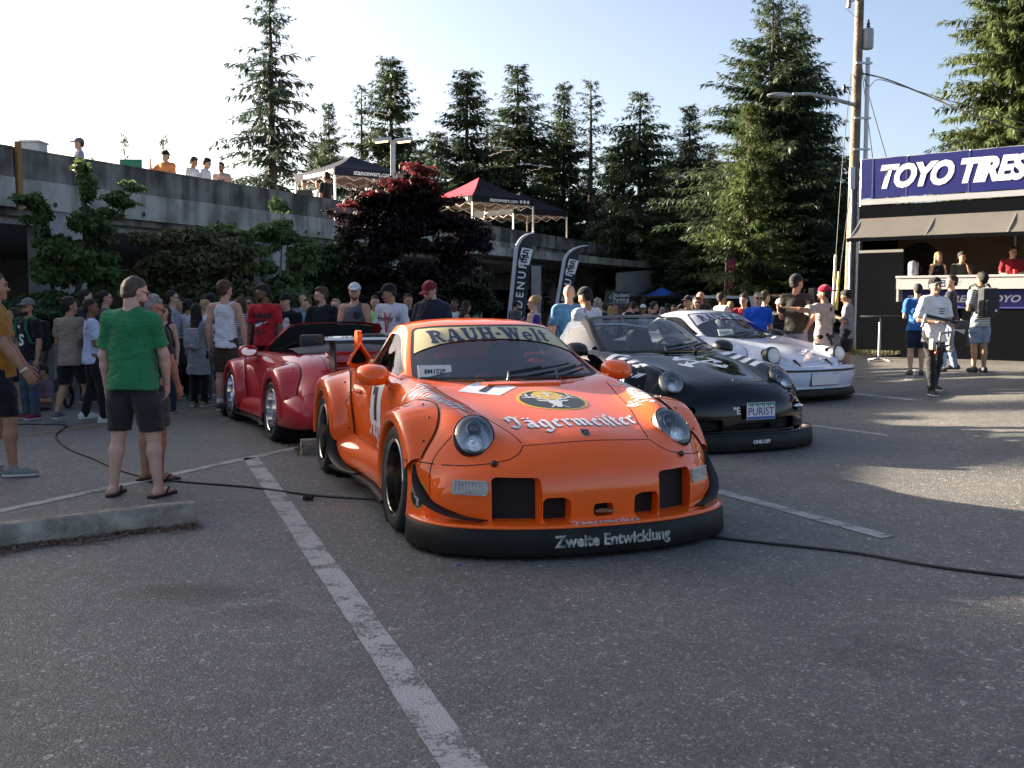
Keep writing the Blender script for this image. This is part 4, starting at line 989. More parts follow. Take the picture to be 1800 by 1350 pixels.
class Field:
    def __init__(s, vox, lo, hi):
        s.vox = vox; s.lo = np.array(lo, float); s.n = np.ceil((np.array(hi)-s.lo)/vox).astype(int)+1
        s.ax = [s.lo[i]+np.arange(s.n[i])*vox for i in range(3)]; s.D = np.full(s.n, .2, np.float32)
    def region(s, lo, hi):
        a = np.clip(np.floor((np.array(lo)-s.lo)/s.vox).astype(int), 0, s.n-1); b = np.clip(np.ceil((np.array(hi)-s.lo)/s.vox).astype(int)+1, 1, s.n)
        sl = tuple(slice(i, j) for i, j in zip(a, b)); X = np.meshgrid(*[s.ax[i][sl[i]] for i in range(3)], indexing='ij', sparse=True)
        return sl, X
    def mix(s, sl, d, k, sub=False):
        A = s.D[sl]
        if sub: d = -d; h = np.clip(.5-.5*(d-A)/-k if False else .5+.5*(d-A)/k, 0, 1); s.D[sl] = A+(d-A)*h + k*h*(1-h)
        else: h = np.clip(.5+.5*(A-d)/k, 0, 1); s.D[sl] = A+(d-A)*h - k*h*(1-h)
    def cone(s, a, b, ra, rb, k=.02, sy=1., sub=False, grow=0.):
        a, b = np.array(a, float), np.array(b, float); ra += grow; rb += grow; m = max(ra, rb)+k+3*s.vox
        sl, (X, Y, Z) = s.region(np.minimum(a, b)-m, np.maximum(a, b)+m)
        ba = b-a; ba[1] *= sy; L = (ba**2).sum() or 1e-9; px, py, pz = X-a[0], (Y-a[1])*sy, Z-a[2]
        t = np.clip((px*ba[0]+py*ba[1]+pz*ba[2])/L, 0, 1)
        d = np.sqrt((px-ba[0]*t)**2+(py-ba[1]*t)**2+(pz-ba[2]*t)**2) - (ra+(rb-ra)*t)
        s.mix(sl, d/(1+.35*(sy-1)), k, sub); return s
    def ell(s, c, r, k=.02, M=None, sub=False, grow=0.):
        c = np.array(c, float); r = np.array(r, float)+grow; m = (r.max() if M is not None else r)+k+3*s.vox
        sl, (X, Y, Z) = s.region(c-m, c+m); x, y, z = X-c[0], Y-c[1], Z-c[2]
        if M is not None: x, y, z = [M[0][i]*x+M[1][i]*y+M[2][i]*z for i in range(3)]
        q = np.sqrt((x/r[0])**2+(y/r[1])**2+(z/r[2])**2); g = np.sqrt((x/r[0]**2)**2+(y/r[1]**2)**2+(z/r[2]**2)**2)
        s.mix(sl, q*(q-1)/np.maximum(g, 1e-6), k, sub); return s
    def cut(s, p, n):
        """keep the side the normal points to"""
        n = np.array(n, float); n /= np.linalg.norm(n); X, Y, Z = np.meshgrid(*s.ax, indexing='ij', sparse=True)
        s.D = np.maximum(s.D, -((X-p[0])*n[0]+(Y-p[1])*n[1]+(Z-p[2])*n[2]).astype(np.float32)); return s
    def wrinkle(s, amp, seed, fm=1.):
        X, Y, Z = np.meshgrid(*s.ax, indexing='ij', sparse=True); r = random.Random(seed); w = 0
        for i in range(5):
            a, b, c = r.uniform(-16, 16)*fm, r.uniform(-12, 12)*fm, r.uniform(8, 26)*fm; p = r.uniform(0, 6); q = r.uniform(3, 8)
            w = w + np.sin(a*X+b*Y+c*Z+p+1.3*np.sin(q*X+q*Z+p)+1.1*np.sin(q*1.7*Y-q*Z))
        w = w + (1.2 if fm < 3 else 0)*np.sin(34*Z+9*np.sin(5*X+seed)+4*np.abs(X)*10)
        s.D = s.D + (amp*w/3).astype(np.float32); return s
    def obj(s, name, m, parent, k):
        V, Q = nets(s.D, s.lo, s.vox)
        for _ in range(1):
            if len(Q):
                acc = np.zeros_like(V); cnt = np.zeros(len(V))
                for i in range(4):
                    np.add.at(acc, Q[:, i], V[Q[:, (i+1) % 4]]+V[Q[:, (i-1) % 4]]); np.add.at(cnt, Q[:, i], 2)
                V = V*.55 + .45*acc/np.maximum(cnt, 1)[:, None]
        return np_obj(name, V*k, Q, m, parent)
SKINS = {'light': (.47, .27, .19), 'tan': (.36, .19, .115), 'brown': (.16, .075, .042), 'pale': (.55, .34, .26), 'olive': (.30, .165, .10)}
def skin(t): return mat('skin_'+t, SKINS[t], .55, var=.10, vscale=9, spec=.35)
def cloth(name, rgb, var=.12):
    if 'cloth_'+name in MATS: return MATS['cloth_'+name]
    m = mat('cloth_'+name, rgb, .92, var=var, vscale=7, bump=.3, bscale=60, spec=.15, sheen=.15); nt = m.node_tree; L = nt.links.new
    b1 = [n for n in nt.nodes if n.type == 'BUMP'][0]; tc = [n for n in nt.nodes if n.type == 'TEX_COORD'][0]
    mp = nt.nodes.new('ShaderNodeMapping'); mp.inputs['Rotation'].default_value = (.5, .7, .3); mp.inputs['Scale'].default_value = (1.0, 1.4, 2.3); L(tc.outputs['Object'], mp.inputs[0])
    n = nt.nodes.new('ShaderNodeTexNoise'); n.inputs['Scale'].default_value = 4.2; n.inputs['Detail'].default_value = 3.5; n.inputs['Distortion'].default_value = 1.6; L(mp.outputs[0], n.inputs['Vector'])
    b2 = nt.nodes.new('ShaderNodeBump'); b2.inputs['Strength'].default_value = .75; b2.inputs['Distance'].default_value = .05; L(n.outputs[0], b2.inputs['Height']); L(b2.outputs[0], b1.inputs['Normal'])
    return m
HAIRC = {'black': (.012, .010, .010), 'dark': (.028, .018, .012), 'brown': (.07, .04, .022), 'blond': (.34, .22, .10), 'grey': (.22, .21, .20), 'buzz': (.075, .055, .043), 'red': (.14, .05, .02)}
def hairm(c): return mat('hair_'+c, HAIRC[c], .6, var=.4, vscale=30, bump=.6, bscale=120, spec=.3)
def rotv(v, yaw, pitch=0):
    x, y, z = v; c, s = math.cos(pitch), math.sin(pitch); y, z = y*c - z*s, y*s + z*c
    c, s = math.cos(yaw), math.sin(yaw); return np.array((x*c - y*s, x*s + y*c, z))
ARMS = {'down': ((.20, .0, -1), (.06, .22, -1)), 'front': ((.18, .12, -1), (-.50, .9, .05)), 'phone': ((.16, .1, -1), (-.40, .8, .45)), 'hip': ((.55, -.35, -.8), (-.55, .35, -.75)),
        'out': ((.9, .5, -.1), (.7, .7, .1)), 'chin': ((.1, .45, -.9), (-.35, .45, .85)), 'back': ((.22, -.25, -1), (.02, -.0, -1)), 'swing': ((.16, .3, -1), (.02, .55, -.8)), 'lean': ((.3, .55, -.75), (-.1, .6, -.5)), 'cross': ((.2, .15, -1), (-.9, .5, .15)), 'up': ((.3, .5, -.5), (-.2, .3, .95)), 'point': ((.75, .55, .15), (.55, .75, .2)), 'carry': ((.22, .12, -1), (-.25, .85, -.35))}
N_PERSON = [0]
def person(label, loc, h, face, skin_t='light', hair=('short', 'dark'), top=('tee', 'white', (.6, .6, .62)), legs=('shorts', 'black', (.02, .02, .022)), shoes=(.03, .03, .03), arms=('down', 'down'), look=(0, 0), fem=False, fat=1., stride=0., cap=None, glasses=None, res=.02, beard=None, sit=False, group=None, extras=None, stripe=None, print_=None, socks=None, hem=None, lean=0., spread=1.):
    """face: heading in degrees, 0 = away from the camera, 180 = towards it; hem: how low the top hangs"""
    N_PERSON[0] += 1; seed = N_PERSON[0]; kS = h/1.75
    sh_w = .150 if fem else .176; r_ = random.Random(seed)
    dz = -.45 if sit else 0.
    L = lambda p: np.array((p[0], p[1] + lean*max(0, p[2]-.95), p[2]+dz))
    HC = np.array((0, .02+lean*.7, 1.64+dz)); yaw, pit = R(look[0]), R(look[1]); NK = np.array((0, -.01+lean*.55, 1.53+dz))
    hd = lambda p: NK + rotv(np.array(p)-np.array((0, -.01, 1.53)), yaw, pit)
    M = np.array([rotv(e, yaw, pit) for e in np.eye(3)]).T
    M = [[M[i][j] for j in range(3)] for i in range(3)]
    hands = []; el = []; shd = []
    for s, nm in ((-1, arms[0]), (1, arms[1])):
        u, f = [np.array(v, float) for v in (ARMS[nm] if isinstance(nm, str) else nm)]; u = u/np.linalg.norm(u); f = f/np.linalg.norm(f)
        u[0] *= s; f[0] *= s; S0 = L((s*sh_w, -.01, 1.405)); E = S0+u*.285; Wr = E+f*.25
        shd.append(S0); el.append(E); hands.append((Wr, f, u))
    hips = [np.array((s*.088, lean*0, .93+dz)) for s in (-1, 1)]
    if sit: knees = [np.array((s*.13*spread, .42, .50+.0)) for s in (-1, 1)]; ank = [np.array((s*.12*spread, .38, .09)) for s in (-1, 1)]
    else:
        ank = [np.array((s*.10*spread, s*stride, .085+(.05 if s*stride < -.1 else 0))) for s in (-1, 1)]
        knees = [np.array(((hips[i][0]+ank[i][0])/2+.006*(-1, 1)[i], (ank[i][1])*.5+.02+abs(stride)*.18, .49)) for i in (0, 1)]
    foot_dir = [rotv((0, 1, 0), R(-10*s)) for s in (-1, 1)]
    lo = (-.75, -.55, -.02); hi = (.75, .8, 1.9+dz)
    mx = max([abs(v) for q in el+[x[0] for x in hands] for v in q[:1]])+.22
    my = max([q[1] for q in [x[0] for x in hands]]+[.16]+[a[1]+.1 for a in ank])+.24; mn = min([q[1] for q in [x[0] for x in hands]]+[a[1] for a in ank]+[0])-.24
    lo = (-mx, mn, -.03); hi = (mx, my, 1.86+dz)
    f = fat
    # --- body
    B = Field(res, lo, hi)
    B.cone(L((0, 0, 1.33)), L((0, .0, .98)), .135*f, .125*f, .03, 1.45).ell(L((0, -.01, .93)), (.148*f, .097*f, .11), .04)
    B.cone(L((-sh_w+.02, -.01, 1.42)), L((sh_w-.02, -.01, 1.42)), .055, .055, .04).cone(L((0, -.012, 1.44)), NK+np.array((0, .005, .05)), .060, .052, .04)
    if fem:
        for s in (-1, 1): B.ell(L((s*.07, .10, 1.27)), (.06, .055, .065), .03)
    B.ell(hd((0, -.008, 1.662)), (.078, .096, .092), .02, M).ell(hd((0, .028, 1.600)), (.057, .066, .075), .035, M)
    if res <= .03:
        B.cone(hd((0, .088, 1.640)), hd((0, .112, 1.606)), .007, .0125, .014).ell(hd((0, .085, 1.664)), (.05, .018, .011), .015, M)
        for s in (-1, 1):
            B.ell(hd((s*.031, .104, 1.642)), (.017, .016, .011), .012, M, True); B.ell(hd((s*.077, -.008, 1.632)), (.010, .022, .032), .008, M)
            B.ell(hd((s*.042, .062, 1.60)), (.022, .022, .022), .02, M)
        B.ell(hd((0, .090, 1.573)), (.022, .011, .006), .006, M).ell(hd((0, .087, 1.562)), (.018, .011, .006), .006, M).ell(hd((0, .078, 1.538)), (.022, .018, .016), .02, M)
    for i, s in enumerate((-1, 1)):
        S0, E = shd[i], el[i]; Wr, fd, ud = hands[i]; am = .85 if fem else 1.
        B.cone(S0, S0*.5+E*.5, .054*am, .050*am, .03).cone(S0*.5+E*.5, E, .050*am, .040*am, .02).cone(E, E+(Wr-E)*.35, .041*am, .042*am, .02).cone(E+(Wr-E)*.35, Wr, .042*am, .027*am, .02)
        side = np.cross(fd, np.array((0, 0, 1.))) if abs(fd[2]) < .8 else np.array((0, 1., 0)); side = side - fd*side.dot(fd); side /= np.linalg.norm(side)
        nrm = np.cross(fd, side); nrm *= np.sign(nrm[0]*-s) or 1; pal = Wr+fd*.05
        Mh = [[side[q], fd[q], nrm[q]] for q in range(3)]
        B.ell(pal, (.040, .055, .018), .014, Mh)
        for q in range(4):
            o = (q-1.5)*.020; ln = (.066, .078, .074, .056)[q]*.95; a0 = pal+fd*.040+side*o; a1 = a0+fd*ln*.5+nrm*.010+side*o*.1; a2 = a1+fd*ln*.40+nrm*.024
            B.cone(a0, a1, .0100, .0090, .004).cone(a1, a2, .0090, .0075, .004)
        tz = side*(1 if side[1] >= 0 else -1); t0 = pal-fd*.028+tz*.028; t1 = t0+fd*.034+tz*.024+nrm*.012; t2 = t1+fd*.030+tz*.004+nrm*.012
        B.cone(t0, t1, .0135, .0115, .008).cone(t1, t2, .0115, .0085, .004)
        H, K, A = hips[i], knees[i], ank[i]
        B.cone(H, K, .088*(.5+.5*f), .055, .03).cone(K, K+(A-K)*.32, .053, .056, .03).cone(K+(A-K)*.3+np.array((0, -.012, 0)), A, .056, .036, .03)
        fdv = foot_dir[i]; B.cone(A+np.array((0, -.03, -.045))+fdv*-.01, A+fdv*.10+np.array((0, 0, -.055)), .036, .030, .03).cone(A+fdv*.10+np.array((0, 0, -.055)), A+fdv*.165+np.array((0, 0, -.062)), .030, .018, .02, 1.)
    root = B.obj('person', skin(skin_t), None, kS); root.location = loc; root.rotation_euler = (0, 0, R(face)); tag(root, label, 'person', group)
    # --- top
    kind, cn, rgb = top; hem = hem if hem is not None else {'tee': .86, 'tank': .86, 'shirt': .84, 'polo': .85, 'cami': .98, 'coat': .52, 'long': .88, 'loose': .80}[kind]
    T = Field(max(res, .010), lo, hi); g = .017 if kind in ('tank', 'cami') else .024
    T.cone(L((0, 0, 1.34)), L((0, .0, 1.0)), .140*f+g*.6, .130*f+g*(1.25 if kind != 'cami' else .5), .03, 1.38)
    T.cone(L((0, 0, 1.0)), L((0, 0, hem-.1)), .135*f+g*1.2, (.158 if not fem else .16)*f+g*1.5 + (.03 if kind == 'coat' else 0), .03, 1.2)
    if fem:
        for s in (-1, 1): T.ell(L((s*.07, .10, 1.27)), (.068, .063, .07), .04)
    if f > 1.1: T.ell(L((0, .07*f, 1.08)), (.14*f, .12*f, .16), .05)
    if kind in ('tank', 'cami'):
        for s in (-1, 1): T.cone(L((s*.085, -.02, 1.30)), L((s*.105, -.015, 1.455)), .05, .038, .03)
    else:
        T.cone(L((-sh_w+.015, -.01, 1.40)), L((sh_w-.015, -.01, 1.40)), .068, .068, .04)
        for s in (-1, 1): T.cone(L((s*.05, -.012, 1.455)), L((s*sh_w, -.01, 1.405)), .045, .062, .03)
        slv = {'long': .95, 'coat': .93, 'shirt': .44}.get(kind, .40 if kind != 'loose' else .47)
    if kind not in ('tank', 'cami'):
        for i in (0, 1):
            S0, E = shd[i], el[i]; Wr = hands[i][0]
            if slv < .6:
                c = S0+(E-S0)*(slv*1.9); T.cone(S0, c+(E-S0)*.16, .071, .070+(.012 if kind == 'loose' else 0), .03)
                # cuff: cut square across the upper arm, only near the arm
                n_ = (S0-E)/np.linalg.norm(S0-E); T.cone(c+(E-S0)*.34, c+(E-S0)*.5, .145, .12, .004, 1., True) if False else None
                X, Y, Z = np.meshgrid(*T.ax, indexing='ij', sparse=True)
                dpl = -((X-c[0])*n_[0]+(Y-c[1])*n_[1]+(Z-c[2])*n_[2])
                near = np.sqrt((X-(c+(E-S0)*.2)[0])**2+(Y-(c+(E-S0)*.2)[1])**2+(Z-(c+(E-S0)*.2)[2])**2) < .17
                torso = (np.abs(X) < .13*f+.02)
                T.D = np.where(near & ~torso, np.maximum(T.D, dpl.astype(np.float32)), T.D)
            else: T.cone(S0, E, .070, .060, .03).cone(E, E+(Wr-E)*slv, .060, .046, .02)
    T.ell(NK+np.array((0, .012 if kind not in ('tank', 'cami') else .05, .045)), (.082, .092, .10) if kind not in ('tank', 'cami') else (.085, .10, .15), .012, None, True)
    T.cut((0, 0, hem+dz), (0, .0, 1)); T.wrinkle(.0075 if kind != 'loose' else .010, seed, 1.5)
    cm = stripe if stripe else cloth(cn, rgb); tp = T.obj({'tee': 't_shirt', 'tank': 'tank_top', 'cami': 'camisole', 'coat': 'cardigan', 'long': 'long_sleeved_shirt', 'loose': 't_shirt'}.get(kind, 'shirt'), cm, root, kS)
    # --- legs
    kind, cn, rgb = legs; P = Field(max(res, .012), lo, (hi[0], hi[1], 1.1+dz))
    P.ell(np.array((0, -.006, .935+dz)), (.165*f, .120*f, .11), .04)
    cutat = {'shorts': .92, 'short_shorts': .45, 'pants': 1.9, 'skirt': .75}[kind]
    for i in (0, 1):
        H, K, A = hips[i], knees[i], ank[i]; w = .108 if kind == 'shorts' else .094
        P.cone(H, H*.55+K*.45, .086*(.5+.5*f), w*.96*(.6+.4*f), .03).cone(H*.55+K*.45, K, w*.96*(.6+.4*f) if kind != 'pants' else .082, .088 if kind == 'shorts' else .066, .03)
        if kind == 'pants': P.cone(K, K*.6+A*.4+np.array((0, -.006, 0)), .070, .070, .03).cone(K*.6+A*.4+np.array((0, -.006, 0)), A+np.array((0, 0, -.02)), .070, .060, .02)
        else: P.cone(K, K+(A-K)*.25, .088, .088, .02)
    if kind == 'pants': P.cut((0, 0, .055), (0, 0, 1))
    elif not sit: P.cut((0, 0, .93+(.49-.93)*cutat), (0, 0, 1))
    P.cut((0, 0, 1.02+dz), (0, 0, -1)).wrinkle(.004, seed+50); P.obj({'pants': 'trousers', 'skirt': 'skirt'}.get(kind, 'shorts'), cloth(cn, rgb), root, kS)
    # --- shoes
    for i in (0, 1):
        A, fdv = ank[i], foot_dir[i]; z0 = A[2]-.085
        Sf = Field(max(.008, min(res, .014)), np.minimum(A-.13, A+fdv*.22-.07)-np.array((0, 0, .02)), np.maximum(A+.10, A+fdv*.22+.07)); dn = lambda p, zz: np.array((p[0], p[1], zz+z0))
        if shoes == 'flipflop':
            Sf.cone(dn(A-fdv*.075, .010), dn(A+fdv*.17, .010), .044, .046, .01); Sf.D = np.maximum(Sf.D, (np.abs(np.meshgrid(*Sf.ax, indexing='ij', sparse=True)[2]-(z0+.010))-.011).astype(np.float32))
            o = Sf.obj('flip_flop', mat('flipflop_black', (.015, .013, .012), .8), root, kS)
            pr = np.array((fdv[1], -fdv[0], 0)); t0 = dn(A+fdv*.125, .035)
            MB().tube([(dn(A+fdv*.04+pr*s_*.046, .03))*kS for s_ in (1,)]+[dn(A+fdv*.09+pr*.03, .062)*kS, t0*kS, dn(A+fdv*.09-pr*.03, .062)*kS, dn(A+fdv*.04-pr*.046, .03)*kS], .009*kS, 6).build('strap', mat('flipflop_black', (.015, .013, .012), .8), o, True)
            continue
        if kind != 'pants' and socks:
            Sk = Field(.014, A-np.array((.09, .09, .06)), A+np.array((.09, .09, .16))); Sk.cone(A+np.array((0, -.01, -.03)), A+(knees[i]-A)*.22, .045, .045, .02).cut(A+(knees[i]-A)*.2, A-knees[i]); Sk.obj('sock', cloth('sock_white', (.6, .6, .6)), root, kS)
        Sf.cone(dn(A-fdv*.045, .045), dn(A+fdv*.10, .040), .046, .042, .02).cone(dn(A+fdv*.10, .040), dn(A+fdv*.175, .030), .042, .030, .02).cone(dn(A-fdv*.03, .06), dn(A-fdv*.01, .09), .046, .045, .02)
        Sf.cut((0, 0, z0+.004), (0, 0, 1)).cut((0, 0, z0+.105), (0, 0, -1)); so = Sf.obj('shoe', mat('shoe_%d' % int(shoes[0]*1000+shoes[2]*77), shoes, .6), root, kS)
        if res < .018:
            S2 = Field(.010, np.minimum(A-.13, A+fdv*.22-.07)-np.array((0, 0, .02)), np.maximum(A+.10, A+fdv*.22+.07)); S2.cone(dn(A-fdv*.05, .02), dn(A+fdv*.165, .02), .050, .044, .01).cut((0, 0, z0+.002), (0, 0, 1)).cut((0, 0, z0+.026), (0, 0, -1)); S2.obj('sole', mat('sole_white', (.5, .5, .48), .6), so, kS)
    # --- hair, cap, glasses, beard
    hr = max(.010, min(res, .016)); Hf = Field(hr, HC-np.array((.2, .24, .42)), HC+np.array((.2, .24, .22))); st, hc = hair
    if st != 'bald':
        gr = {'buzz': .005, 'short': .014, 'thick': .024, 'long': .017, 'bun': .013, 'under': .006}[st]
        Hf.ell(hd((0, -.010-gr*.9, 1.664+gr*.9)), (.0785, .0965, .0925), .01, M, grow=gr*.35)
        if st in ('buzz', 'short', 'thick'): Hf.ell(hd((0, -.05, 1.632)), (.0775, .062, .085), .02, M)
        Hf.cut(hd((0, .052, 1.692)), rotv((0, -.80, .60), yaw, pit)) if st != 'under' else Hf.cut(hd((0, .03, 1.64)), rotv((0, -.95, .1), yaw, pit))
        Hf.cut(hd((0, -.03, 1.585)), rotv((0, -.55, 1), yaw, pit))
        if st in ('long',):
            for s in (-1, 1): Hf.cone(hd((s*.062, -.02, 1.68)), hd((s*.080, -.0, 1.46))*np.array((1, 1, 1)), .036, .034, .02)
            Hf.cone(hd((0, -.045, 1.66)), L((0, -.10, 1.34)), .088, .075, .03, 1.3)
            Hf.ell(hd((0, .075, 1.615)), (.050, .05, .075), .01, M, True)
        if st == 'bun': Hf.ell(hd((0, -.105, 1.71)), (.05, .045, .05), .02, M).ell(hd((.02, -.08, 1.745)), (.035, .035, .03), .02, M)
        if st == 'thick': Hf.ell(hd((0, .02, 1.745)), (.06, .06, .028), .03, M)
        Hf.wrinkle(.002 if st == 'buzz' else .0065, seed+9, 4.5); Hf.obj('hair', hairm(hc), root, kS)
    if beard:
        Bd = Field(hr, HC-np.array((.15, .2, .2)), HC+np.array((.15, .2, .1))); Bd.ell(hd((0, .030, 1.598)), (.060, .069, .080), .02, M).ell(hd((0, .080, 1.545)), (.03, .025, .025), .02, M)
        Bd.cut(hd((0, .03, 1.585)), rotv((0, .1, -1), yaw, pit)).cut(hd((0, .0, 1.58)), rotv((0, 1, .1), yaw, pit)); Bd.ell(hd((0, .1, 1.568)), (.02, .02, .01), .006, M, True); Bd.obj('beard', hairm(beard), root, kS)
    if cap:
        Cf = Field(hr, HC-np.array((.25, .3, .1)), HC+np.array((.25, .3, .25))); bk = -1 if cap[0] == 'back' else 1
        Cf.ell(hd((0, -.012, 1.675)), (.082, .100, .094), .01, M, grow=.014).cut(hd((0, 0, 1.672)), rotv((0, -.12 if bk > 0 else .18, 1), yaw, pit))
        br = Field(hr, HC-np.array((.25, .3, .1)), HC+np.array((.25, .3, .25))); br.ell(hd((0, bk*.135, 1.682)), (.076, .082, .012), .01, M); Cf.D = np.minimum(Cf.D, br.D)
        Cf.obj('cap', cloth('cap_'+cap[1], cap[2], .05), root, kS)
    if glasses:
        gm = mat('shades_black', (.008, .008, .01), .1) if glasses == 'sun' else mat('spectacle_frame', (.02, .015, .012), .3)
        G_ = MB()
        for s in (-1, 1):
            c = hd((s*.033, .104, 1.644))*kS; e = [hd((s*.033+a, .106, 1.644+b))*kS for a, b in ((-.026, .016), (.026, .018), (.024, -.016), (-.020, -.018))]
            if glasses == 'sun': G_.prism([Vector(p) for p in e], Vector(rotv((0, .006, 0), yaw, pit)))
            else: G_.tube([Vector(p) for p in e+[e[0]]], .0028, 5)
            G_.tube([Vector(hd((s*.058, .100, 1.652))*kS), Vector(hd((s*.083, -.01, 1.648))*kS)], .0035, 5)
        G_.build('sunglasses' if glasses == 'sun' else 'glasses', gm, root)
    if glasses != 'sun' and res <= .024:
        for s in (-1, 1):
            MB().ball(hd((s*.031, .0915, 1.643))*kS, (.0105*kS, .0085*kS, .0055*kS), 8, 6).build('eye', mat('eye_dark', (.025, .018, .014), .3), root, True)
        if res <= .018:
            for s in (-1, 1): MB().tube([Vector(hd((s*.014, .101, 1.660))*kS), Vector(hd((s*.034, .103, 1.667))*kS), Vector(hd((s*.052, .088, 1.661))*kS)], [.0035*kS, .0042*kS, .002*kS], 5).build('eyebrow', hairm(hc if hc not in ('buzz',) else 'dark'), root)
            MB().tube([Vector(hd((-.022, .094, 1.567))*kS), Vector(hd((0, .1025, 1.568))*kS), Vector(hd((.022, .094, 1.567))*kS)], [.002*kS, .0036*kS, .002*kS], 5).build('mouth', mat('lips', (.24, .09, .075), .5), root)
    # --- print on the shirt
    if print_:
        tp_b = bvh_of(np.array([v.co[:] for v in tp.data.vertices]), [p.vertices[:] for p in tp.data.polygons])
        for (VF, cx, cz, sc, m, bk) in print_:
            sg = -1 if bk else 1
            decal('shirt_print', (VF[0]*sc, VF[1]), (cx*kS, sg*1.0, (cz+dz)*kS), (-sg, 0, 0), (0, 0, 1), (0, -sg, 0), [tp_b], m, root, .004, .04)
    info = dict(k=kS, hands=[h_[0]*kS for h_ in hands], hd=lambda p: hd(p)*kS, L=lambda p: L(p)*kS)
    if extras: extras(root, info)
    return root, info

# ---------------------------------------------------------------- ground, markings
def asphalt_mat(name, paint=None, keep=.5):
    m = bpy.data.materials.new(name); m.use_nodes = True; nt = m.node_tree; L = nt.links.new; b = nt.nodes['Principled BSDF']
    N = nt.nodes.new; geo = N('ShaderNodeNewGeometry')
    def noise(sc, det=4, rough=.6):
        n = N('ShaderNodeTexNoise'); n.inputs['Scale'].default_value = sc; n.inputs['Detail'].default_value = det; n.inputs['Roughness'].default_value = rough; L(geo.outputs['Position'], n.inputs['Vector']); return n.outputs[0]
    def ramp(src, stops):
        r = N('ShaderNodeValToRGB'); L(src, r.inputs[0]); e = r.color_ramp.elements
        while len(e) < len(stops): e.new(.5)
        for q, (p, c) in zip(e, stops): q.position = p; q.color = (*((c,)*3 if not hasattr(c, '__len__') else c), 1)
        return r.outputs[0]
    vo = N('ShaderNodeTexVoronoi'); vo.inputs['Scale'].default_value = 105; L(geo.outputs['Position'], vo.inputs['Vector'])
    sx = N('ShaderNodeSeparateColor'); L(vo.outputs['Color'], sx.inputs[0])
    stone = ramp(sx.outputs[0], [(0, (.080, .077, .072)), (.5, (.116, .111, .104)), (.82, (.145, .139, .130)), (.93, (.19, .177, .16)), (.975, (.26, .245, .225)), (1, (.44, .42, .39))])
    vo2 = N('ShaderNodeTexVoronoi'); vo2.inputs['Scale'].default_value = 38; L(geo.outputs['Position'], vo2.inputs['Vector'])
    s2 = N('ShaderNodeSeparateColor'); L(vo2.outputs['Color'], s2.inputs[0]); big = ramp(s2.outputs[1], [(0, .88), (.95, 1.), (.985, 1.5), (1, 2.2)])
    patch = ramp(noise(.55, 5), [(.3, .72), (.5, 1.), (.72, 1.22)]); fine = ramp(noise(9, 5), [(.25, .78), (.75, 1.2)])
    def mul(a, c):
        x = N('ShaderNodeMix'); x.data_type = 'RGBA'; x.blend_type = 'MULTIPLY'; x.inputs['Factor'].default_value = 1; L(a, x.inputs['A']); L(c, x.inputs['B']); return x.outputs['Result']
    colr = mul(mul(mul(stone, patch), fine), big)
    # oil stains with their own shape
    def stain(cx, cy, r, sx_=1., dark=.45):
        sp = N('ShaderNodeVectorMath'); sp.operation = 'SUBTRACT'; sp.inputs[1].default_value = (cx, cy, 0); L(geo.outputs['Position'], sp.inputs[0])
        sc = N('ShaderNodeVectorMath'); sc.operation = 'MULTIPLY'; sc.inputs[1].default_value = (1/(r*sx_), 1/r, 0); L(sp.outputs[0], sc.inputs[0])
        ln = N('ShaderNodeVectorMath'); ln.operation = 'LENGTH'; L(sc.outputs[0], ln.inputs[0])
        ad = N('ShaderNodeMath'); ad.operation = 'ADD'; L(ln.outputs['Value'], ad.inputs[0]); L(noise(3.5, 5), ad.inputs[1])
        return ramp(ad.outputs[0], [(.55, dark), (1.0, .8), (1.35, 1.)])
    if paint is None:
        for st in ((-1.62, 5.35, .42, 1.8, .42), (-1.2, 5.0, .3, 1.6, .48), (1.6, 4.3, .5, 1.2, .85), (-2.2, 3.9, .6, 1., .85)): colr = mul(colr, stain(*st))
        L(colr, b.inputs['Base Color'])
    else:
        mk = N('ShaderNodeMath'); mk.operation = 'MULTIPLY_ADD'; L(noise(42, 4, .8), mk.inputs[0]); mk.inputs[1].default_value = 1.; L(noise(5, 3), mk.inputs[2])
        msk = ramp(mk.outputs[0], [(keep, 0), (keep+.22, 1)])
        x = N('ShaderNodeMix'); x.data_type = 'RGBA'; L(msk, x.inputs['Factor']); L(colr, x.inputs['A']); x.inputs['B'].default_value = (*paint, 1); L(x.outputs['Result'], b.inputs['Base Color'])
    b.inputs['Roughness'].default_value = .62; b.inputs['Specular IOR Level'].default_value = .5
    ht = N('ShaderNodeMath'); ht.operation = 'MULTIPLY_ADD'; L(vo.outputs['Distance'], ht.inputs[0]); ht.inputs[1].default_value = -1.2; L(noise(70, 3), ht.inputs[2])
    bp = N('ShaderNodeBump'); bp.inputs['Strength'].default_value = .55; bp.inputs['Distance'].default_value = .006; L(ht.outputs[0], bp.inputs['Height']); L(bp.outputs[0], b.inputs['Normal'])
    return m
xs = np.concatenate([[-700, -300, -150, -90, -60], np.arange(-40, 44, 1.), [60, 90, 150, 300, 700]]); ys = np.concatenate([[-300, -100, -40], np.arange(-20, 60, 1.), [70, 90, 130, 200, 400, 900]])
X, Y = np.meshgrid(xs, ys, indexing='ij'); Zg = gz(X, Y)
o = np_obj('asphalt_ground', np.stack([X, Y, Zg], -1).reshape(-1, 3), grid_faces(len(xs), len(ys))[:, ::-1], asphalt_mat('asphalt')); tag(o, 'grey asphalt of the parking lot', None, None, 'structure')
WPAINT = asphalt_mat('worn_white_paint', (.38, .37, .36), .86); YPAINT = asphalt_mat('worn_yellow_paint', (.30, .19, .06), .80)
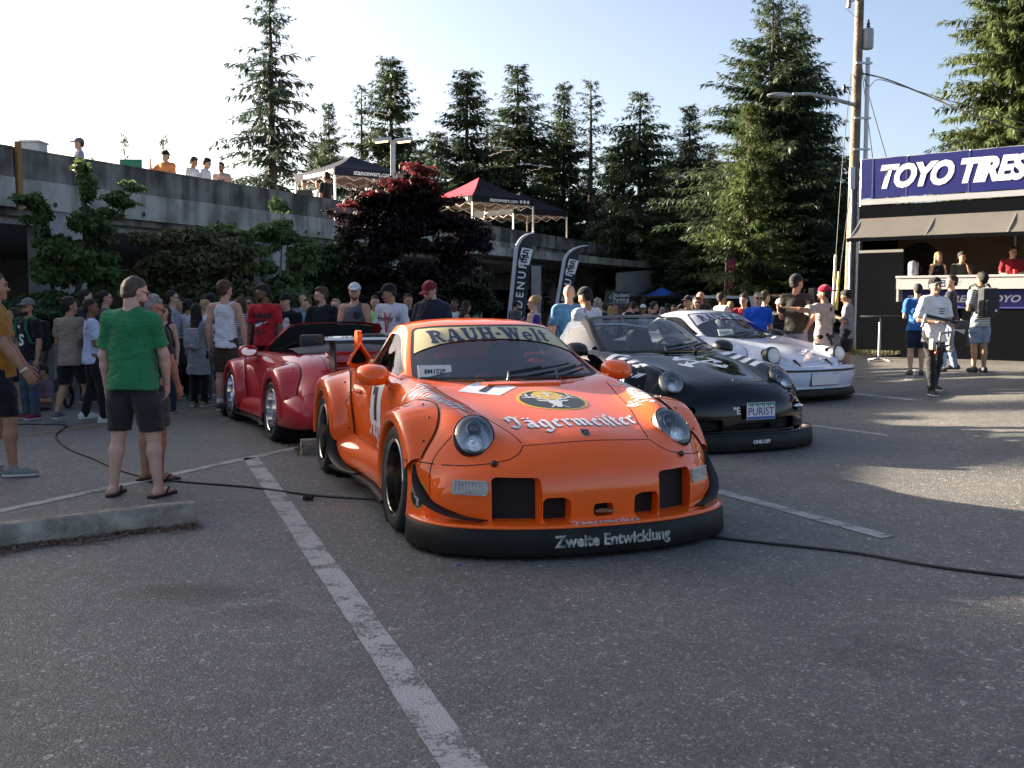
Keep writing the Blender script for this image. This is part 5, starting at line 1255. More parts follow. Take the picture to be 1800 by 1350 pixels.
def strip(name, p, q, w, m, lab):
    p, q = Vector(p), Vector(q); n = max(2, int((q-p).length/.4)); d = (q-p).normalized(); s = Vector((-d.y, d.x, 0))*w/2; v = []; r_ = random.Random(int(p.x*100))
    for i in range(n+1):
        c = p.lerp(q, i/n)
        for k in (-1, 1):
            e = c+s*k*(1+r_.uniform(-.06, .06)); v.append((e.x, e.y, float(gz(e.x, e.y))+.004))
    o = np_obj(name, v, np.array([(2*i, 2*i+1, 2*i+3, 2*i+2) for i in range(n)]), m); return tag(o, lab, None, None, 'structure')
def ext(a, b, t0, t1): a, b = Vector(a), Vector(b); d = b-a; return a-d*t0, b+d*t1
l1 = ext(gnd(441, 805), gnd(815, 1350), 0, .25); strip('painted_line', *l1, .145, WPAINT, 'long worn white bay line running to the bottom edge')
l2 = ext(gnd(0, 899), gnd(520, 788), .4, .55); strip('painted_line', l2[0]+Vector((0, 0, .0005)), l2[1], .115, WPAINT, 'worn white line along the heads of the bays')
for a, b, w in (((1258, 863), (1562, 945), .13), ((1425, 748), (1585, 768), .13), ((1465, 688), (1615, 704), .12), ((1478, 661), (1610, 668), .10), ((1500, 649), (1606, 648), .10), ((1690, 656), (1798, 659), .10)):
    strip('painted_line', gnd(*a), gnd(*b), w, WPAINT, 'worn white bay line on the lot')
strip('painted_line', gnd(1604, 650), gnd(1596, 670), .14, WPAINT, 'short worn white cross line on the lot')
strip('painted_line', *ext(gnd(20, 768), gnd(372, 723), .3, .12), .085, YPAINT, 'thin worn yellow line in front of the crowd')
CONC = mat('concrete', (.30, .29, .28), .9, var=.28, vscale=2.2, bump=.35, bscale=30, vdetail=8)
# ---------------------------------------------------------------- wheel stops
def wheel_stop(p, q, lab):
    p, q = Vector(p), Vector(q); d = (q-p).normalized(); s = Vector((-d.y, d.x, 0)); L_ = (q-p).length
    pr = [(0, 0), (.0, .035), (.012, .075), (.035, .135), (.05, .145), (.125, .145), (.14, .135), (.165, .075), (.175, 0)]; r_ = random.Random(3); v = []; f = []; n = 28; m = len(pr)
    for i in range(n+1):
        c = d*(L_*i/n)
        for a, b in pr: v.append(c + s*(a+r_.uniform(-.002, .002)) + Vector((0, 0, b+r_.uniform(-.002, .002))))
    for i in range(n): f += [(i*m+k, i*m+k+1, (i+1)*m+k+1, (i+1)*m+k) for k in range(m-1)]
    f += [tuple(range(m)), tuple(range(n*m, n*m+m))[::-1]]
    o = MB().add(v, f).build('wheel_stop', mat('wheel_stop_concrete', (.30, .262, .21), .92, var=.45, vscale=7, bump=.9, bscale=60, vdetail=8), None, True); o.location = p; tag(o, lab, 'wheel stop', 'concrete wheel stops'); return d, s
a, b = gnd(348, 921), gnd(0, 966); WSd = (b-a).normalized(); wheel_stop(b+WSd*.9, a, 'long weathered concrete wheel stop at the feet of the man in green')
wheel_stop(gnd(531, 800), gnd(531, 800)+Vector((1.7, .55, 0)), 'short piece of concrete wheel stop behind the orange coupe')
# litter along the stop
r_ = np.random.default_rng(5); n = 2600
u = r_.uniform(0, 1, n)**.8; base = np.array([(a+(b-a)*k*1.3)[:] for k in u]); nrm = np.array([WSd.y, -WSd.x]); nrm = nrm if nrm[1] < 0 else -nrm
off = np.abs(r_.normal(0, .075, n))*(1+np.sin(u*17)*.5)+.002; ctr = base.copy(); ctr[:, :2] += nrm*off[:, None]; ctr[:, 2] = r_.uniform(.003, .022, n)*np.exp(-off*12)+.002
ang = r_.uniform(0, 6.3, n); ln = r_.uniform(.008, .035, n); wd = r_.uniform(.0012, .006, n); t = np.stack([np.cos(ang), np.sin(ang), r_.uniform(-.3, .5, n)], 1)*ln[:, None]; s = np.stack([-np.sin(ang), np.cos(ang), r_.uniform(-.4, .4, n)], 1)*wd[:, None]
V = np.stack([ctr-t-s, ctr+t-s*.5, ctr+t+s*.5, ctr-t+s], 1).reshape(-1, 3); o = np_obj('needle_litter', V, np.arange(4*n).reshape(-1, 4), mat('litter_brown', (.11, .058, .038), .9, rgb2=(.22, .16, .12), vscale=22), None, False); tag(o, 'dry needles and dirt gathered along the wheel stop', None, None, 'stuff')
# cables
def cable(pts, lab, r=.0085):
    P = cr_spline(np.array([p[:] for p in pts]), 8); P[:, 2] += r; o = MB().tube([Vector(p) for p in P], r, 8).build('cable', mat('cable_black', (.010, .010, .011), .5), None, True); tag(o, lab, 'cable', 'black cables lying on the asphalt')
cable([gnd(-40, 747), gnd(60, 747), gnd(112, 748), gnd(114, 753), gnd(98, 768), gnd(120, 790), gnd(165, 808), gnd(205, 826), gnd(260, 841), gnd(330, 849), gnd(440, 858), gnd(560, 873), gnd(680, 881), gnd(720, 884)], 'thin black cable winding from the crowd to the orange coupe')
cable([gnd(1180, 938), gnd(1240, 945), gnd(1350, 957), gnd(1500, 974), gnd(1640, 998), gnd(1800, 1018), gnd(1900, 1030)], 'thin black cable running from the orange coupe out to the right')
# small things on the ground
g = gnd(543, 879); bm = MB()
for k in range(9): bm.ball((random.uniform(-.03, .03), random.uniform(-.02, .02), .012+random.uniform(0, .012)), (random.uniform(.01, .022),)*3, 7, 5)
o = bm.build('dirt_clod', mat('clod', (.035, .022, .016), .95, bump=1, bscale=80), None, True, weld=False); o.location = g; tag(o, 'small dark clod lying beside the long bay line', 'clod'); o['kind'] = 'stuff'; del o['category']
g = gnd(806, 994); o = MB().lathe([(0, .008), (.012, .008), (.014, 0)], n=14).build('bottle_cap', mat('cap_blue', (.02, .05, .3), .4)); o.location = g; tag(o, 'tiny blue bottle cap in front of the orange coupe', 'bottle cap')
def weed(px, py, hgt, seed, lab):
    r_ = random.Random(seed); b = MB(); lv = MB()
    for k in range(9):
        a = r_.uniform(0, 6.3); l = hgt*r_.uniform(.5, 1); P = [Vector((0, 0, 0)), Vector((math.cos(a)*l*.2, math.sin(a)*l*.2, l*.5)), Vector((math.cos(a)*l*.45, math.sin(a)*l*.45, l))]
        b.tube(P, [.003, .002, .001], 4)
        for j in range(4):
            c = P[1].lerp(P[2], j/4); d = Vector((r_.uniform(-1, 1), r_.uniform(-1, 1), .3))*.03; lv.add([c, c+d+Vector((.006, 0, 0)), c+d*1.8, c+d-Vector((.006, 0, 0))], [(0, 1, 2, 3)])
    t = empty('weed', gnd(px, py)); tag(t, lab, 'weed', 'dry weeds by the wheel stop'); b.build('stem', mat('weed_stem', (.14, .11, .06), .9), t); o = lv.build('leaves', leaf_mat('weed_leaf', (.12, .09, .04), .3), t); o['kind'] = 'stuff'
weed(572, 790, .42, 1, 'tall thin dry weed beside the short wheel stop'); weed(524, 800, .12, 2, 'low pale dry tuft at the end of the short wheel stop')

# ---------------------------------------------------------------- parking garage
def wall_mat(name, base, streak=.5):
    m = mat(name, base, .92, bump=.25, bscale=26); nt = m.node_tree; L = nt.links.new; N = nt.nodes.new; b = nt.nodes['Principled BSDF']; geo = N('ShaderNodeNewGeometry')
    mp = N('ShaderNodeMapping'); mp.inputs['Scale'].default_value = (1, 1, .12); L(geo.outputs['Position'], mp.inputs[0])
    n1 = N('ShaderNodeTexNoise'); n1.inputs['Scale'].default_value = 3.2; n1.inputs['Detail'].default_value = 7; L(mp.outputs[0], n1.inputs['Vector'])
    n2 = N('ShaderNodeTexNoise'); n2.inputs['Scale'].default_value = 1.3; n2.inputs['Detail'].default_value = 8; L(geo.outputs['Position'], n2.inputs['Vector'])
    mu = N('ShaderNodeMath'); mu.operation = 'MULTIPLY'; L(n1.outputs[0], mu.inputs[0]); L(n2.outputs[0], mu.inputs[1])
    r = N('ShaderNodeValToRGB'); L(mu.outputs[0], r.inputs[0]); e = r.color_ramp.elements; e[0].position = .17; e[1].position = .33
    e[0].color = (*[c*(1-streak) for c in base], 1); e[1].color = (*[min(1, c*1.2) for c in base], 1); L(r.outputs[0], b.inputs['Base Color']); return m
PARA = wall_mat('streaked_concrete', (.19, .175, .152), .7); BEAM = wall_mat('pitted_concrete', (.34, .32, .285), .5)
garage = empty('parking_garage', (-9.1, 20, 0), math.atan2(.923, .385)); tag(garage, 'grey concrete parking garage with a streaked parapet and dark open bays', 'parking garage')
# local x runs along the facade away from the camera, -y faces the lot
def gbox(name, x0, x1, y0, y1, z0, z1, m, lab=None, bev=0):
    o = MB().box(((x0+x1)/2, (y0+y1)/2, (z0+z1)/2), (x1-x0, y1-y0, z1-z0), bev=bev).build(name, m, garage)
    return o
edges = [-24, -18, -12, -6.2, -.35, 1.45, 7.6, 13.8, 20, 26.2, 32.4, 36.2]
for i, (x0, x1) in enumerate(zip(edges, edges[1:])):
    pr = -.06 if i == 3 else 0; hz = .10 if i <= 2 else 0
    gbox('parapet_panel', x0+.018, x1-.018, pr, .22, 3.80, 4.32+hz, PARA); gbox('parapet_cap', x0+.018, x1-.018, pr-.012, .25, 4.321+hz, 4.35+hz, PARA)
    if x1 <= 27: gbox('beam', x0+.012, x1-.012, -.025+pr, .30, 3.24, 3.79, BEAM)
    if x1 <= 27:
        for k in range(int((x1-x0)/.62)):
            if (k*7+i*3) % 5 in (0, 1, 3): continue
            MB().lathe([(0, -.004), (.035, -.004), (.045, .002), (.05, .01)], c=(x0+.35+k*.62, -.031+pr, 3.36), axis=(0, -1, 0), n=10).build('tie_hole', mat('tie_hole_dark', (.05, .048, .045), .95), garage)
gbox('parapet_core', -24, 36.2, .10, .21, 3.1, 4.30, PARA)
gbox('roof_deck', -24, 36.2, .31, 26, 2.96, 3.28, CONC)
gbox('back_wall', -24, 30, 14, 14.3, 0, 2.95, CONC); gbox('side_wall', -24.3, -24, 0, 14, 0, 2.95, CONC); gbox('end_wall', 22, 22.3, .8, 14, 0, 2.95, CONC)
gbox('inner_floor', -24, 22, .3, 14, -.02, .04, CONC)
for x0, x1 in ((-16.5, -15.6), (-8.2, -7.3), (.52, 1.42), (7.75, 8.35), (14.1, 14.7), (20.2, 20.8)): gbox('column', x0, x1, .02, .62, 0, 3.24, CONC)
for x0 in (-12, -4, 4.5, 11, 17.5): gbox('inner_column', x0, x0+.5, 7, 7.5, 0, 2.95, CONC)
gbox('cable_tray', -.30, -.20, -.10, -.03, 3.2, 4.45, mat('rust_strip', (.28, .15, .05), .8))
# entrance at the far end: slab, columns, walls, stair
ent = empty('garage_entrance', (0, 0, 0)); tag(ent, 'covered concrete entrance with thin roof slab and stair at the garage end', 'entrance')
A_, B_ = Vector((-3.2, 33.4, 0)), Vector((7.25, 52.3, 0)); dn = (B_-A_).normalized(); bk = Vector((-dn.y, dn.x, 0))
MB().prism([A_+Vector((0, 0, 3.18)), B_+Vector((0, 0, 3.10)), B_+bk*7+Vector((0, 0, 3.10)), A_+bk*7+Vector((0, 0, 3.18))], (0, 0, .30)).build('roof_slab', BEAM, ent)
def wallseg(name, p, q, z0, z1, th, m=CONC):
    p, q = Vector(p), Vector(q); d = (q-p).normalized(); s = Vector((-d.y, d.x, 0))*th
    MB().prism([p+Vector((0, 0, z0)), q+Vector((0, 0, z0)), q+s+Vector((0, 0, z0)), p+s+Vector((0, 0, z0))], (0, 0, z1-z0)).build(name, m, ent)
wallseg('end_wall', gY(1092, 48.6), B_-dn*.05, -.4, 3.09, .3, mat('end_wall_concrete', (.36, .355, .34), .9, var=.15, vscale=1.5, bump=.2, bscale=20)); wallseg('return_wall', B_-dn*.05+bk*.3, B_-dn*.05+bk*7, -.4, 3.09, .3)
wallseg('column', gY(934, 40.5), gY(951, 40.5), -.4, 3.17, .5); wallseg('inner_beam', gY(800, 50), gY(1092, 57), 2.35, 3.09, .4)
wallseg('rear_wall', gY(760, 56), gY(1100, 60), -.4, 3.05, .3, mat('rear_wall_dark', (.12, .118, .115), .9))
wallseg('inner_pier', gY(1070, 54), gY(1092, 54), -.4, 3.05, .4)
st = MB(); s0, s1 = gY(1012, 50)+Vector((0, 0, -.2)), atY(940, 470, 50); s1.z = 2.7
for k in range(14):
    c = s0.lerp(s1, k/13.); st.box(c, (.34, 1.3, .06))
st.build('stair_treads', CONC, ent)['kind'] = 'stuff'
for k in range(7):
    o_ = Vector((0, -.7, .12+.15*k)); MB().tube([s0+o_, s1+o_], .018, 6).build('stair_rail', STEEL, ent)
for k in range(4):
    o_ = Vector((-2.6, -.2, .1+.16*k)); MB().tube([s0.lerp(s1, .5)+o_, s1+o_+Vector((-1.2, 0, 1.0))*.0+Vector((-1.4, 0, .6))], .018, 6).build('stair_rail', STEEL, ent)
# ---------------------------------------------------------------- signs, flags, canopies, lamp
def flat_text(name, VF, parent, org, U, V, m, off=0.):
    U, V = Vector(U), Vector(V); N = U.cross(V).normalized(); org = Vector(org)+N*off
    return np_obj(name, [(org+U*a+V*b)[:] for a, b in VF[0]], VF[1], m, parent, False)
sgn = empty('parking_sign', gY(1085, 44), R(0)); tag(sgn, 'dark green sign reading Student Parking with an arrow', 'sign')
k = 44/FPX; zc = CAMH+(530-525)*k-sgn.location.z
MB().box((0, 0, zc), (44*k, .06, 27*k), bev=.01).build('sign_board', mat('sign_green', (.02, .042, .038), .5), sgn)
for s in (-1, 1): MB().box((s*19*k, .05, zc/2), (.08, .08, zc), bev=.01).build('post', BLACK, sgn)
SW = mat('sign_white', (.55, .57, .55), .5)
flat_text('sign_text', (lambda t: (t[0]*np.array([1, 1]), t[1]))(poly_text('Student', 9.2*k, .03)), sgn, (6*k, -.033, zc+6*k), (1, 0, 0), (0, 0, 1), SW); flat_text('sign_text', poly_text('Parking', 9.2*k, .03), sgn, (6*k, -.033, zc-2*k), (1, 0, 0), (0, 0, 1), SW)
ar = Ink().line([(-15*k, 0), (-6*k, 0)], 1*k).line([(-11*k, 4*k), (-15*k, 0), (-11*k, -4*k)], 1*k).rect(-12*k, -9.2*k, 18*k, -8.6*k).rect(-17*k, -11*k, 19*k, -10.6*k).mesh(); flat_text('sign_arrow', ar, sgn, (0, -.033, zc+2*k), (1, 0, 0), (0, 0, 1), SW)
def feather_flag(px_bot, py_bot, px_top, py_top, Y, wpx, field, edge, lab, text=None, tcol=WHITE, logo=False, bend_=1.):
    k = Y/FPX; t = empty('feather_flag', gY(px_bot, Y)); tag(t, lab, 'flag', 'feather flags on poles')
    B0 = atY(px_bot, py_bot, Y)-t.location; T0 = atY(px_top, py_top, Y)-t.location; w = wpx*k; H = T0.z-B0.z; n = 26; L_ = []; Rr = []
    dx = T0.x-B0.x
    for i in range(n+1):
        s = i/n; lx = B0.x + dx*.36*s + max(0, s-.80)**1.7*(dx*.64)/(.2**1.7); z = B0.z+H*(s if s < .8 else .8+.2*math.sin((s-.8)/.2*math.pi/2)); L_.append((lx, z))
        Rr.append((min(B0.x + dx*.36*s + w, T0.x+.002 if s > .9 else 1e9), z - (0 if s < .8 else (s-.8)*.35*w)))
    th = .006; v = []; f = []
    for (a, z), (c, z2) in zip(L_, Rr):
        for q in range(5):
            x = a+(max(c, a+.01)-a)*q/4; v.append((x, .03*math.sin(x*7+z*2.3), z+(z2-z)*q/4))
    f = [(i*5+q, i*5+q+1, (i+1)*5+q+1, (i+1)*5+q) for i in range(n) for q in range(4)]
    np_obj('flag_cloth', v, np.array(f), field, t); MB().tube([Vector((a-.01, 0, z)) for a, z in [(B0.x-.0, 0)]+L_], .022, 7).build('flag_pole', mat('pole_white', (.6, .6, .62), .4), t)
    up = Vector((dx*.36, 0, H)).normalized(); rt = Vector((up.z, 0, -up.x)); o = Vector((B0.x, 0, B0.z))
    MB().add([Vector((L_[i][0]+d, -.036, L_[i][1])) for i in range(n+1) for d in (0, .16*w)], [(2*i, 2*i+1, 2*i+3, 2*i+2) for i in range(n)]).build('flag_hem', edge, t)
    if logo:
        c = o+up*H*.745+rt*w*.60; sq = Ink().poly([(-.36*w, -.52*w), (.30*w, -.46*w), (.42*w, .46*w), (-.22*w, .50*w)]).mesh(); flat_text('logo_panel', sq, t, c+Vector((0, -.042, 0)), rt, up, WHITE)
        I = Ink(); e = w*.085
        for oy, sgn_ in ((.21*w, 1), (-.17*w, 0)):
            S = [(.2*w, .16*w), (-.1*w, .15*w), (-.14*w, .02*w), (.12*w, .01*w), (.09*w, -.14*w), (-.2*w, -.15*w)] if sgn_ else [(.2*w, .14*w), (-.12*w, .13*w), (-.19*w, -.15*w), (.12*w, -.15*w)]
            I.line([(a+.02*w, b+oy) for a, b in S], e)
            if not sgn_: I.line([(-.16*w, oy), (.12*w, oy)], e)
        flat_text('logo', I.mesh(), t, c+Vector((0, -.047, 0)), rt, up, BLACK)
    if text:
        tt = poly_text(text, w*.62, .02, spacing=1.5); flat_text('flag_lettering', tt, t, o+up*H*(.33 if logo else .5)+rt*w*.56+Vector((0, -.042, 0)), up, -rt, tcol)
    return t
NYL = mat('black_nylon', (.014, .014, .020), .6)
feather_flag(893, 560, 937, 410, 31, 30, NYL, mat('flag_edge_white', (.5, .5, .56), .6), 'tall black feather flag with white lettering standing nearest the maple', 'MEDENUFF', WHITE, True)
feather_flag(973, 560, 1033, 432, 36, 26, NYL, mat('flag_edge_white', (.5, .5, .56), .6), 'second black feather flag with white logo, standing by the stair', 'MEDENUFF', WHITE, True)
feather_flag(1272, 552, 1285, 438, 42, 17, mat('pink_nylon', (.55, .06, .16), .6), mat('pink_nylon2', (.48, .04, .13), .6), 'pink feather flag with yellow lettering in front of the conifers', 'DONUTS', mat('yellow_print', (.75, .62, .05), .6))
FRAME = mat('canopy_frame', (.60, .58, .55), .4)
def canopy(px, Y, pypeak, pyval, size, rot, zfloor, roofm, valm, under, lab, text=None, prints=True, stripe=None):
    c = atY(px, pyval, Y); zv = c.z - zfloor; zp = atY(px, pypeak, Y).z - zfloor; t = empty('canopy', (c.x, c.y, zfloor), R(rot)); tag(t, lab, 'canopy', 'pop-up canopies')
    w = size/2; hv = .28; C4 = [(-w, -w), (w, -w), (w, w), (-w, w)]; n = 8
    for i in range(4):
        a, b = Vector((*C4[i], zv)), Vector((*C4[(i+1) % 4], zv)); v = []; f = []
        for r in range(n+1):
            s = r/n; p, q = a.lerp(Vector((0, 0, zp)), s), b.lerp(Vector((0, 0, zp)), s); sag = -.10*math.sin(math.pi*s)*(zp-zv)
            for k_ in range(n+1): e = p.lerp(q, k_/n); v.append((e.x, e.y, e.z+sag*(1-.3*abs(k_/n-.5))))
        f = [(r*(n+1)+k_, r*(n+1)+k_+1, (r+1)*(n+1)+k_+1, (r+1)*(n+1)+k_) for r in range(n) for k_ in range(n)]
        o = np_obj('roof_panel', v, np.array(f), roofm[i % len(roofm)], t); np_obj('roof_lining', [(x, y, z-.015) for x, y, z in v], np.array(f), under, t)
        o_ = ((b-a).normalized().cross(Vector((0, 0, 1))))*.012
        np_obj('valance', [(a+o_)[:], (b+o_)[:], (b+o_-Vector((0, 0, hv)))[:], (a+o_-Vector((0, 0, hv)))[:]], np.array([(0, 1, 2, 3)]), valm, t, False)
        np_obj('valance_lining', [(a-o_*.2)[:], (b-o_*.2)[:], (b-o_*.2-Vector((0, 0, hv)))[:], (a-o_*.2-Vector((0, 0, hv)))[:]], np.array([(0, 1, 2, 3)]), under, t, False)
        MB().box((a.x*.985, a.y*.985, zv/2), (.06, .06, zv)).build('leg', FRAME, t)
        tr = MB(); 
        for s in range(4):
            p, q = (a.lerp(b, s/4)-Vector((0, 0, .08)))*1, a.lerp(b, (s+1)/4)-Vector((0, 0, .08)); lo = Vector((0, 0, -.30)); tr.tube([p*.985, (q+lo)*.985], .014, 5).tube([(p+lo)*.985, q*.985], .014, 5)
        tr.build('truss', FRAME, t)['kind'] = 'stuff'
        if text and i in (0, 3, 1):
            U = (b-a).normalized(); tx = poly_text(text, .24, .02); flat_text('canopy_lettering', tx, t, (a+b)/2+o_*1.6-Vector((0, 0, .14)), U, (0, 0, 1), WHITE)
            I = Ink()
            for q in range(3): I.disc(.95+q*.2, -0.0, .075, None, 16)
            flat_text('canopy_badges', I.mesh(), t, (a+b)/2+o_*1.7-Vector((0, 0, .14)), U, (0, 0, 1), WHITE)
        if prints and i in (0, 1):
            m1 = (a.lerp(b, .12)*.62+Vector((0, 0, zp))*.38*1); I = Ink(); r3 = random.Random(i+int(px))
            P = [(0, 0)]; 
            for q in range(12): P.append((P[-1][0]+.16, r3.uniform(-.14, .18)))
            I.line(P, .05); Uv = (b-a).normalized(); Vv = (Vector((0, 0, zp))-(a+b)/2).normalized(); flat_text('canopy_script', I.mesh(), t, (a+b)/2*.70+Vector((0, 0, zp*.30+zv*.70*0+ (zv)*.0))+Vector((0, 0, zv*.70-0))-Uv*1.0+Vector((0, 0, -.0))+Uv.cross(Vv)*.0+(Uv.cross(Vv)).normalized()*.03, Uv, Vv, WHITE)
    return t
NAVYC = mat('canopy_navy', (.020, .022, .040), .85, spec=.1); BLKC = mat('canopy_black', (.016, .016, .022), .85, spec=.1); REDC = mat('canopy_red', (.42, .02, .045), .55); LIN = leaf_mat('canopy_lining_pale', (.28, .20, .18), .3, .06, .5)
canopy(618, 38.5, 274, 306, 3.0, 38, 3.28, [NAVYC, NAVYC, NAVYC, NAVYC], NAVYC, LIN, 'dark navy printed canopy on the roof deck behind the seated pair', 'stancewars.com')
canopy(842, 46.5, 312, 352, 3.4, 40, 3.28, [BLKC, REDC, BLKC, REDC], BLKC, LIN, 'red and black printed canopy on the roof deck behind the maple', 'stancewars.com')
canopy(915, 51, 337, 372, 3.2, 36, 3.28, [BLKC, BLKC, BLKC, BLKC], BLKC, LIN, 'plain black canopy at the far end of the roof deck', None)
BLUEC = leaf_mat('canopy_blue', (.10, .32, .85), .4, .08, .5)
canopy(1163, 50, 505, 526, 2.1, 25, float(gz(7, 50)), [BLUEC]*4, BLUEC, BLUEC, 'bright blue canopy standing at the end of the concrete wall', None, False)
lp = empty('roof_lamp', (atY(691, 300, 36).x, 36, 3.28)); tag(lp, 'grey double-headed lamp post on the roof deck', 'lamp post'); k = 36/FPX; top = CAMH+(530-252)*k-3.28
MB().box((0, 0, top/2), (.16, .16, top), bev=.02).build('post', STEEL, lp)
for s in (-1, 1):
    h = MB().box((s*.36, 0, top+.02), (.62, .26, .12), Matrix.Rotation(R(-7*1), 3, 'Y'), bev=.03).build('lamp_head', STEEL, lp); MB().box((s*.38, 0, top-.05), (.42, .18, .02), Matrix.Rotation(R(-7), 3, 'Y')).build('lamp_panel', mat('lamp_glow', (.8, .6, .3), .5, emit=(1, .62, .22, 1.2)), h)
o = empty('roof_box', (-9.35, 20.9, 3.28)); tag(o, 'pale metal box showing above the parapet near its left end', 'box'); MB().box((0, 0, .65), (.36, .4, 1.3), bev=.02).build('case', STEEL, o); MB().box((0, 0, 1.32), (.40, .44, .04), bev=.01).build('lid', STEEL, o)

# ---------------------------------------------------------------- utility pole
PX = gY(1494, 27); up = empty('utility_pole', PX); tag(up, 'weathered wooden utility pole carrying a transformer and a street lamp arm', 'utility pole'); k = 27/FPX
WOOD = mat('pole_wood', (.16, .125, .095), .9, var=.4, vscale=5, bump=.6, bscale=25)
zz = lambda py: CAMH+(530-py)*k-PX.z; xx = lambda px: (px-1494)*k
MB().tube([(xx(1491), 0, 0), (xx(1494), 0, zz(300)), (xx(1497), 0, zz(-90))], [.15, .125, .10], 14).build('pole_shaft', WOOD, up, True)
MB().lathe([(0, 0), (.115, 0), (.135, .04), (.135, .44), (.128, .46), (.128, .49), (.03, .53), (0, .53)], c=(xx(1511), -.05, zz(98)), n=24).build('transformer', mat('transformer_grey', (.30, .31, .315), .5), up, True)
MB().lathe([(.03, 0), (.05, .03), (.03, .06), (.05, .09), (.03, .12), (.02, .2)], c=(xx(1511), -.05, zz(62)), n=12).build('bushing', mat('bushing_brown', (.12, .05, .03), .3), up, True)
MB().tube([(xx(1490), -.12, zz(193)), (xx(1450), -.2, zz(184)), (xx(1410), -.25, zz(176)), (xx(1380), -.28, zz(177))], [.055, .05, .04, .035], 8).build('lamp_arm', STEEL, up, True)
MB().ball((xx(1358), -.28, zz(179)), (.34, .13, .075), 14, 8).build('lamp_head', STEEL, up, True)
MB().tube([(xx(1512), -.04, zz(112)), (xx(1512), -.04, zz(330))], .055, 10).build('conduit', mat('conduit_grey', (.55, .57, .60), .4), up, True)
MB().tube([(xx(1500), -.14, zz(330)), (xx(1498), -.16, .1)], .035, 8).tube([(xx(1488), -.14, zz(300)), (xx(1487), -.16, .1)], .03, 8).build('riser_pipe', STEEL, up)
for py in (122, 215, 268): MB().box((xx(1504), -.10, zz(py)), (xx(1518)-xx(1490), .05, .05)).build('bracket', STEEL, up)
MB().box((xx(1487), -.16, zz(318)), (.13, .12, .55), bev=.02).build('meter_box', mat('box_white', (.55, .56, .55), .5), up)
MB().tube([(xx(1476), -.1, zz(22)), (xx(1497), 0, zz(8))], .025, 6).box((xx(1476), -.1, zz(22)), (.09, .09, .24), bev=.02).tube([(xx(1474), -.1, zz(14)), (xx(1470), -.1, zz(30)), (xx(1490), -.05, zz(45))], .008, 5).build('fuse_cutout', mat('cutout_grey', (.3, .3, .3), .5), up)
WIRE = mat('wire_dark', (.02, .02, .022), .6)
def wire(pts, lab, r=.010):
    P = cr_spline(np.array([Vector(p)[:] for p in pts]), 6); o = MB().tube([Vector(p) for p in P], r, 5).build('wire', WIRE, None, True); tag(o, lab, 'wire', 'wires strung from the utility pole')
wire([atY(1512, 128, 27), atY(1560, 140, 26.5), atY(1630, 168, 26), atY(1720, 205, 25), atY(1900, 262, 24)], 'thick twisted black wire leaving the pole towards the right', .02)
wire([atY(1519, 140, 27), atY(1528, 152, 26.8), atY(1545, 140, 26.5), atY(1600, 156, 26.2), atY(1760, 205, 25), atY(1900, 245, 24)], 'thin looped wire beside the thick twisted one')
wire([atY(1506, 62, 27), atY(1520, 140, 27.5), atY(1565, 300, 29)], 'steep thin guy wire running down behind the banner'); wire([atY(1513, 110, 27), atY(1535, 285, 29)], 'second steep guy wire close to the conduit')
wire([atY(1496, 130, 27), atY(1480, 300, 26), atY(1465, 520, 25)], 'guy wire running down left of the pole to a pale guard'); wire([atY(1494, 340, 27), atY(1470, 535, 25.5)], 'shorter guy wire ending in a yellow guard')
for px, py0, py1, m, lab in ((1466, 448, 545, mat('guard_white', (.6, .55, .4), .5), 'pale plastic sleeve round the longer guy wire'), (1472, 478, 545, mat('guard_yellow', (.5, .48, .05), .5), 'yellow plastic sleeve round the shorter guy wire')):
    o = MB().tube([atY(px+3, py0, 25.2), atY(px-2, py1, 25.0)], .035, 8).build('wire_guard', m, None, True); tag(o, lab, 'wire guard', 'guards on the guy wires')
MBq = MB().ball(atY(1484, 155, 26.8), (.05, .05, .10), 8, 6).build('wire_insulator', BLACK, None, True); tag(MBq, 'small black insulator halfway up the long guy wire', 'insulator')

# ---------------------------------------------------------------- trailer bar
TA = gY(1505, 23.8); TA.z = 0; e_ = Vector((.76, -.65, 0)); tr = empty('trailer', TA, math.atan2(e_.y, e_.x)); tag(tr, 'black event trailer with a blue banner and an open bar counter', 'trailer')
TBLK = mat('trailer_black', (.006, .0065, .008), .9, spec=0.)
def tb(name, u0, u1, w0, w1, z0, z1, m, bev=0, par=None):   # u along the side, w towards the viewer
    return MB().box(((u0+u1)/2, -(w0+w1)/2, (z0+z1)/2), (u1-u0, w1-w0, z1-z0), bev=bev).build(name, m, par or tr)
tb('side_panel', 0, 1.02, -.06, 0, .42, 2.62, TBLK); tb('end_panel', 0, .06, -2.4, -.061, .42, 3.4, TBLK); tb('panel_strip', 0.01, 1.01, .001, .012, 2.58, 2.64, mat('strip_grey', (.2, .2, .2), .5))
tb('lower_skirt', 1.02, 10, -.05, .0, .06, 1.78, TBLK); tb('floor', .06, 10, -2.4, -.062, .9, 1.0, TBLK)
tb('counter_top', .98, 10, -.30, .34, 2.0, 2.05, mat('counter_white', (.38, .37, .365), .5), .01); tb('counter_front', .99, 10, .28, .32, 1.76, 1.999, mat('counter_white', (.38, .37, .365), .5))
tb('counter_end', .985, 1.03, .0, .279, 1.5, 1.999, mat('counter_white', (.38, .37, .365), .5))
BAND = mat('banner_blue', (.03, .038, .20), .6); tb('name_band', 1.03, 10, .002, .03, 1.36, 1.74, BAND)
back = mat('bar_back_tan', (.16, .105, .06), .6, var=.2, vscale=.8); tb('bar_back', .07, 10, -2.3, -2.2, 1.0, 3.3, back)
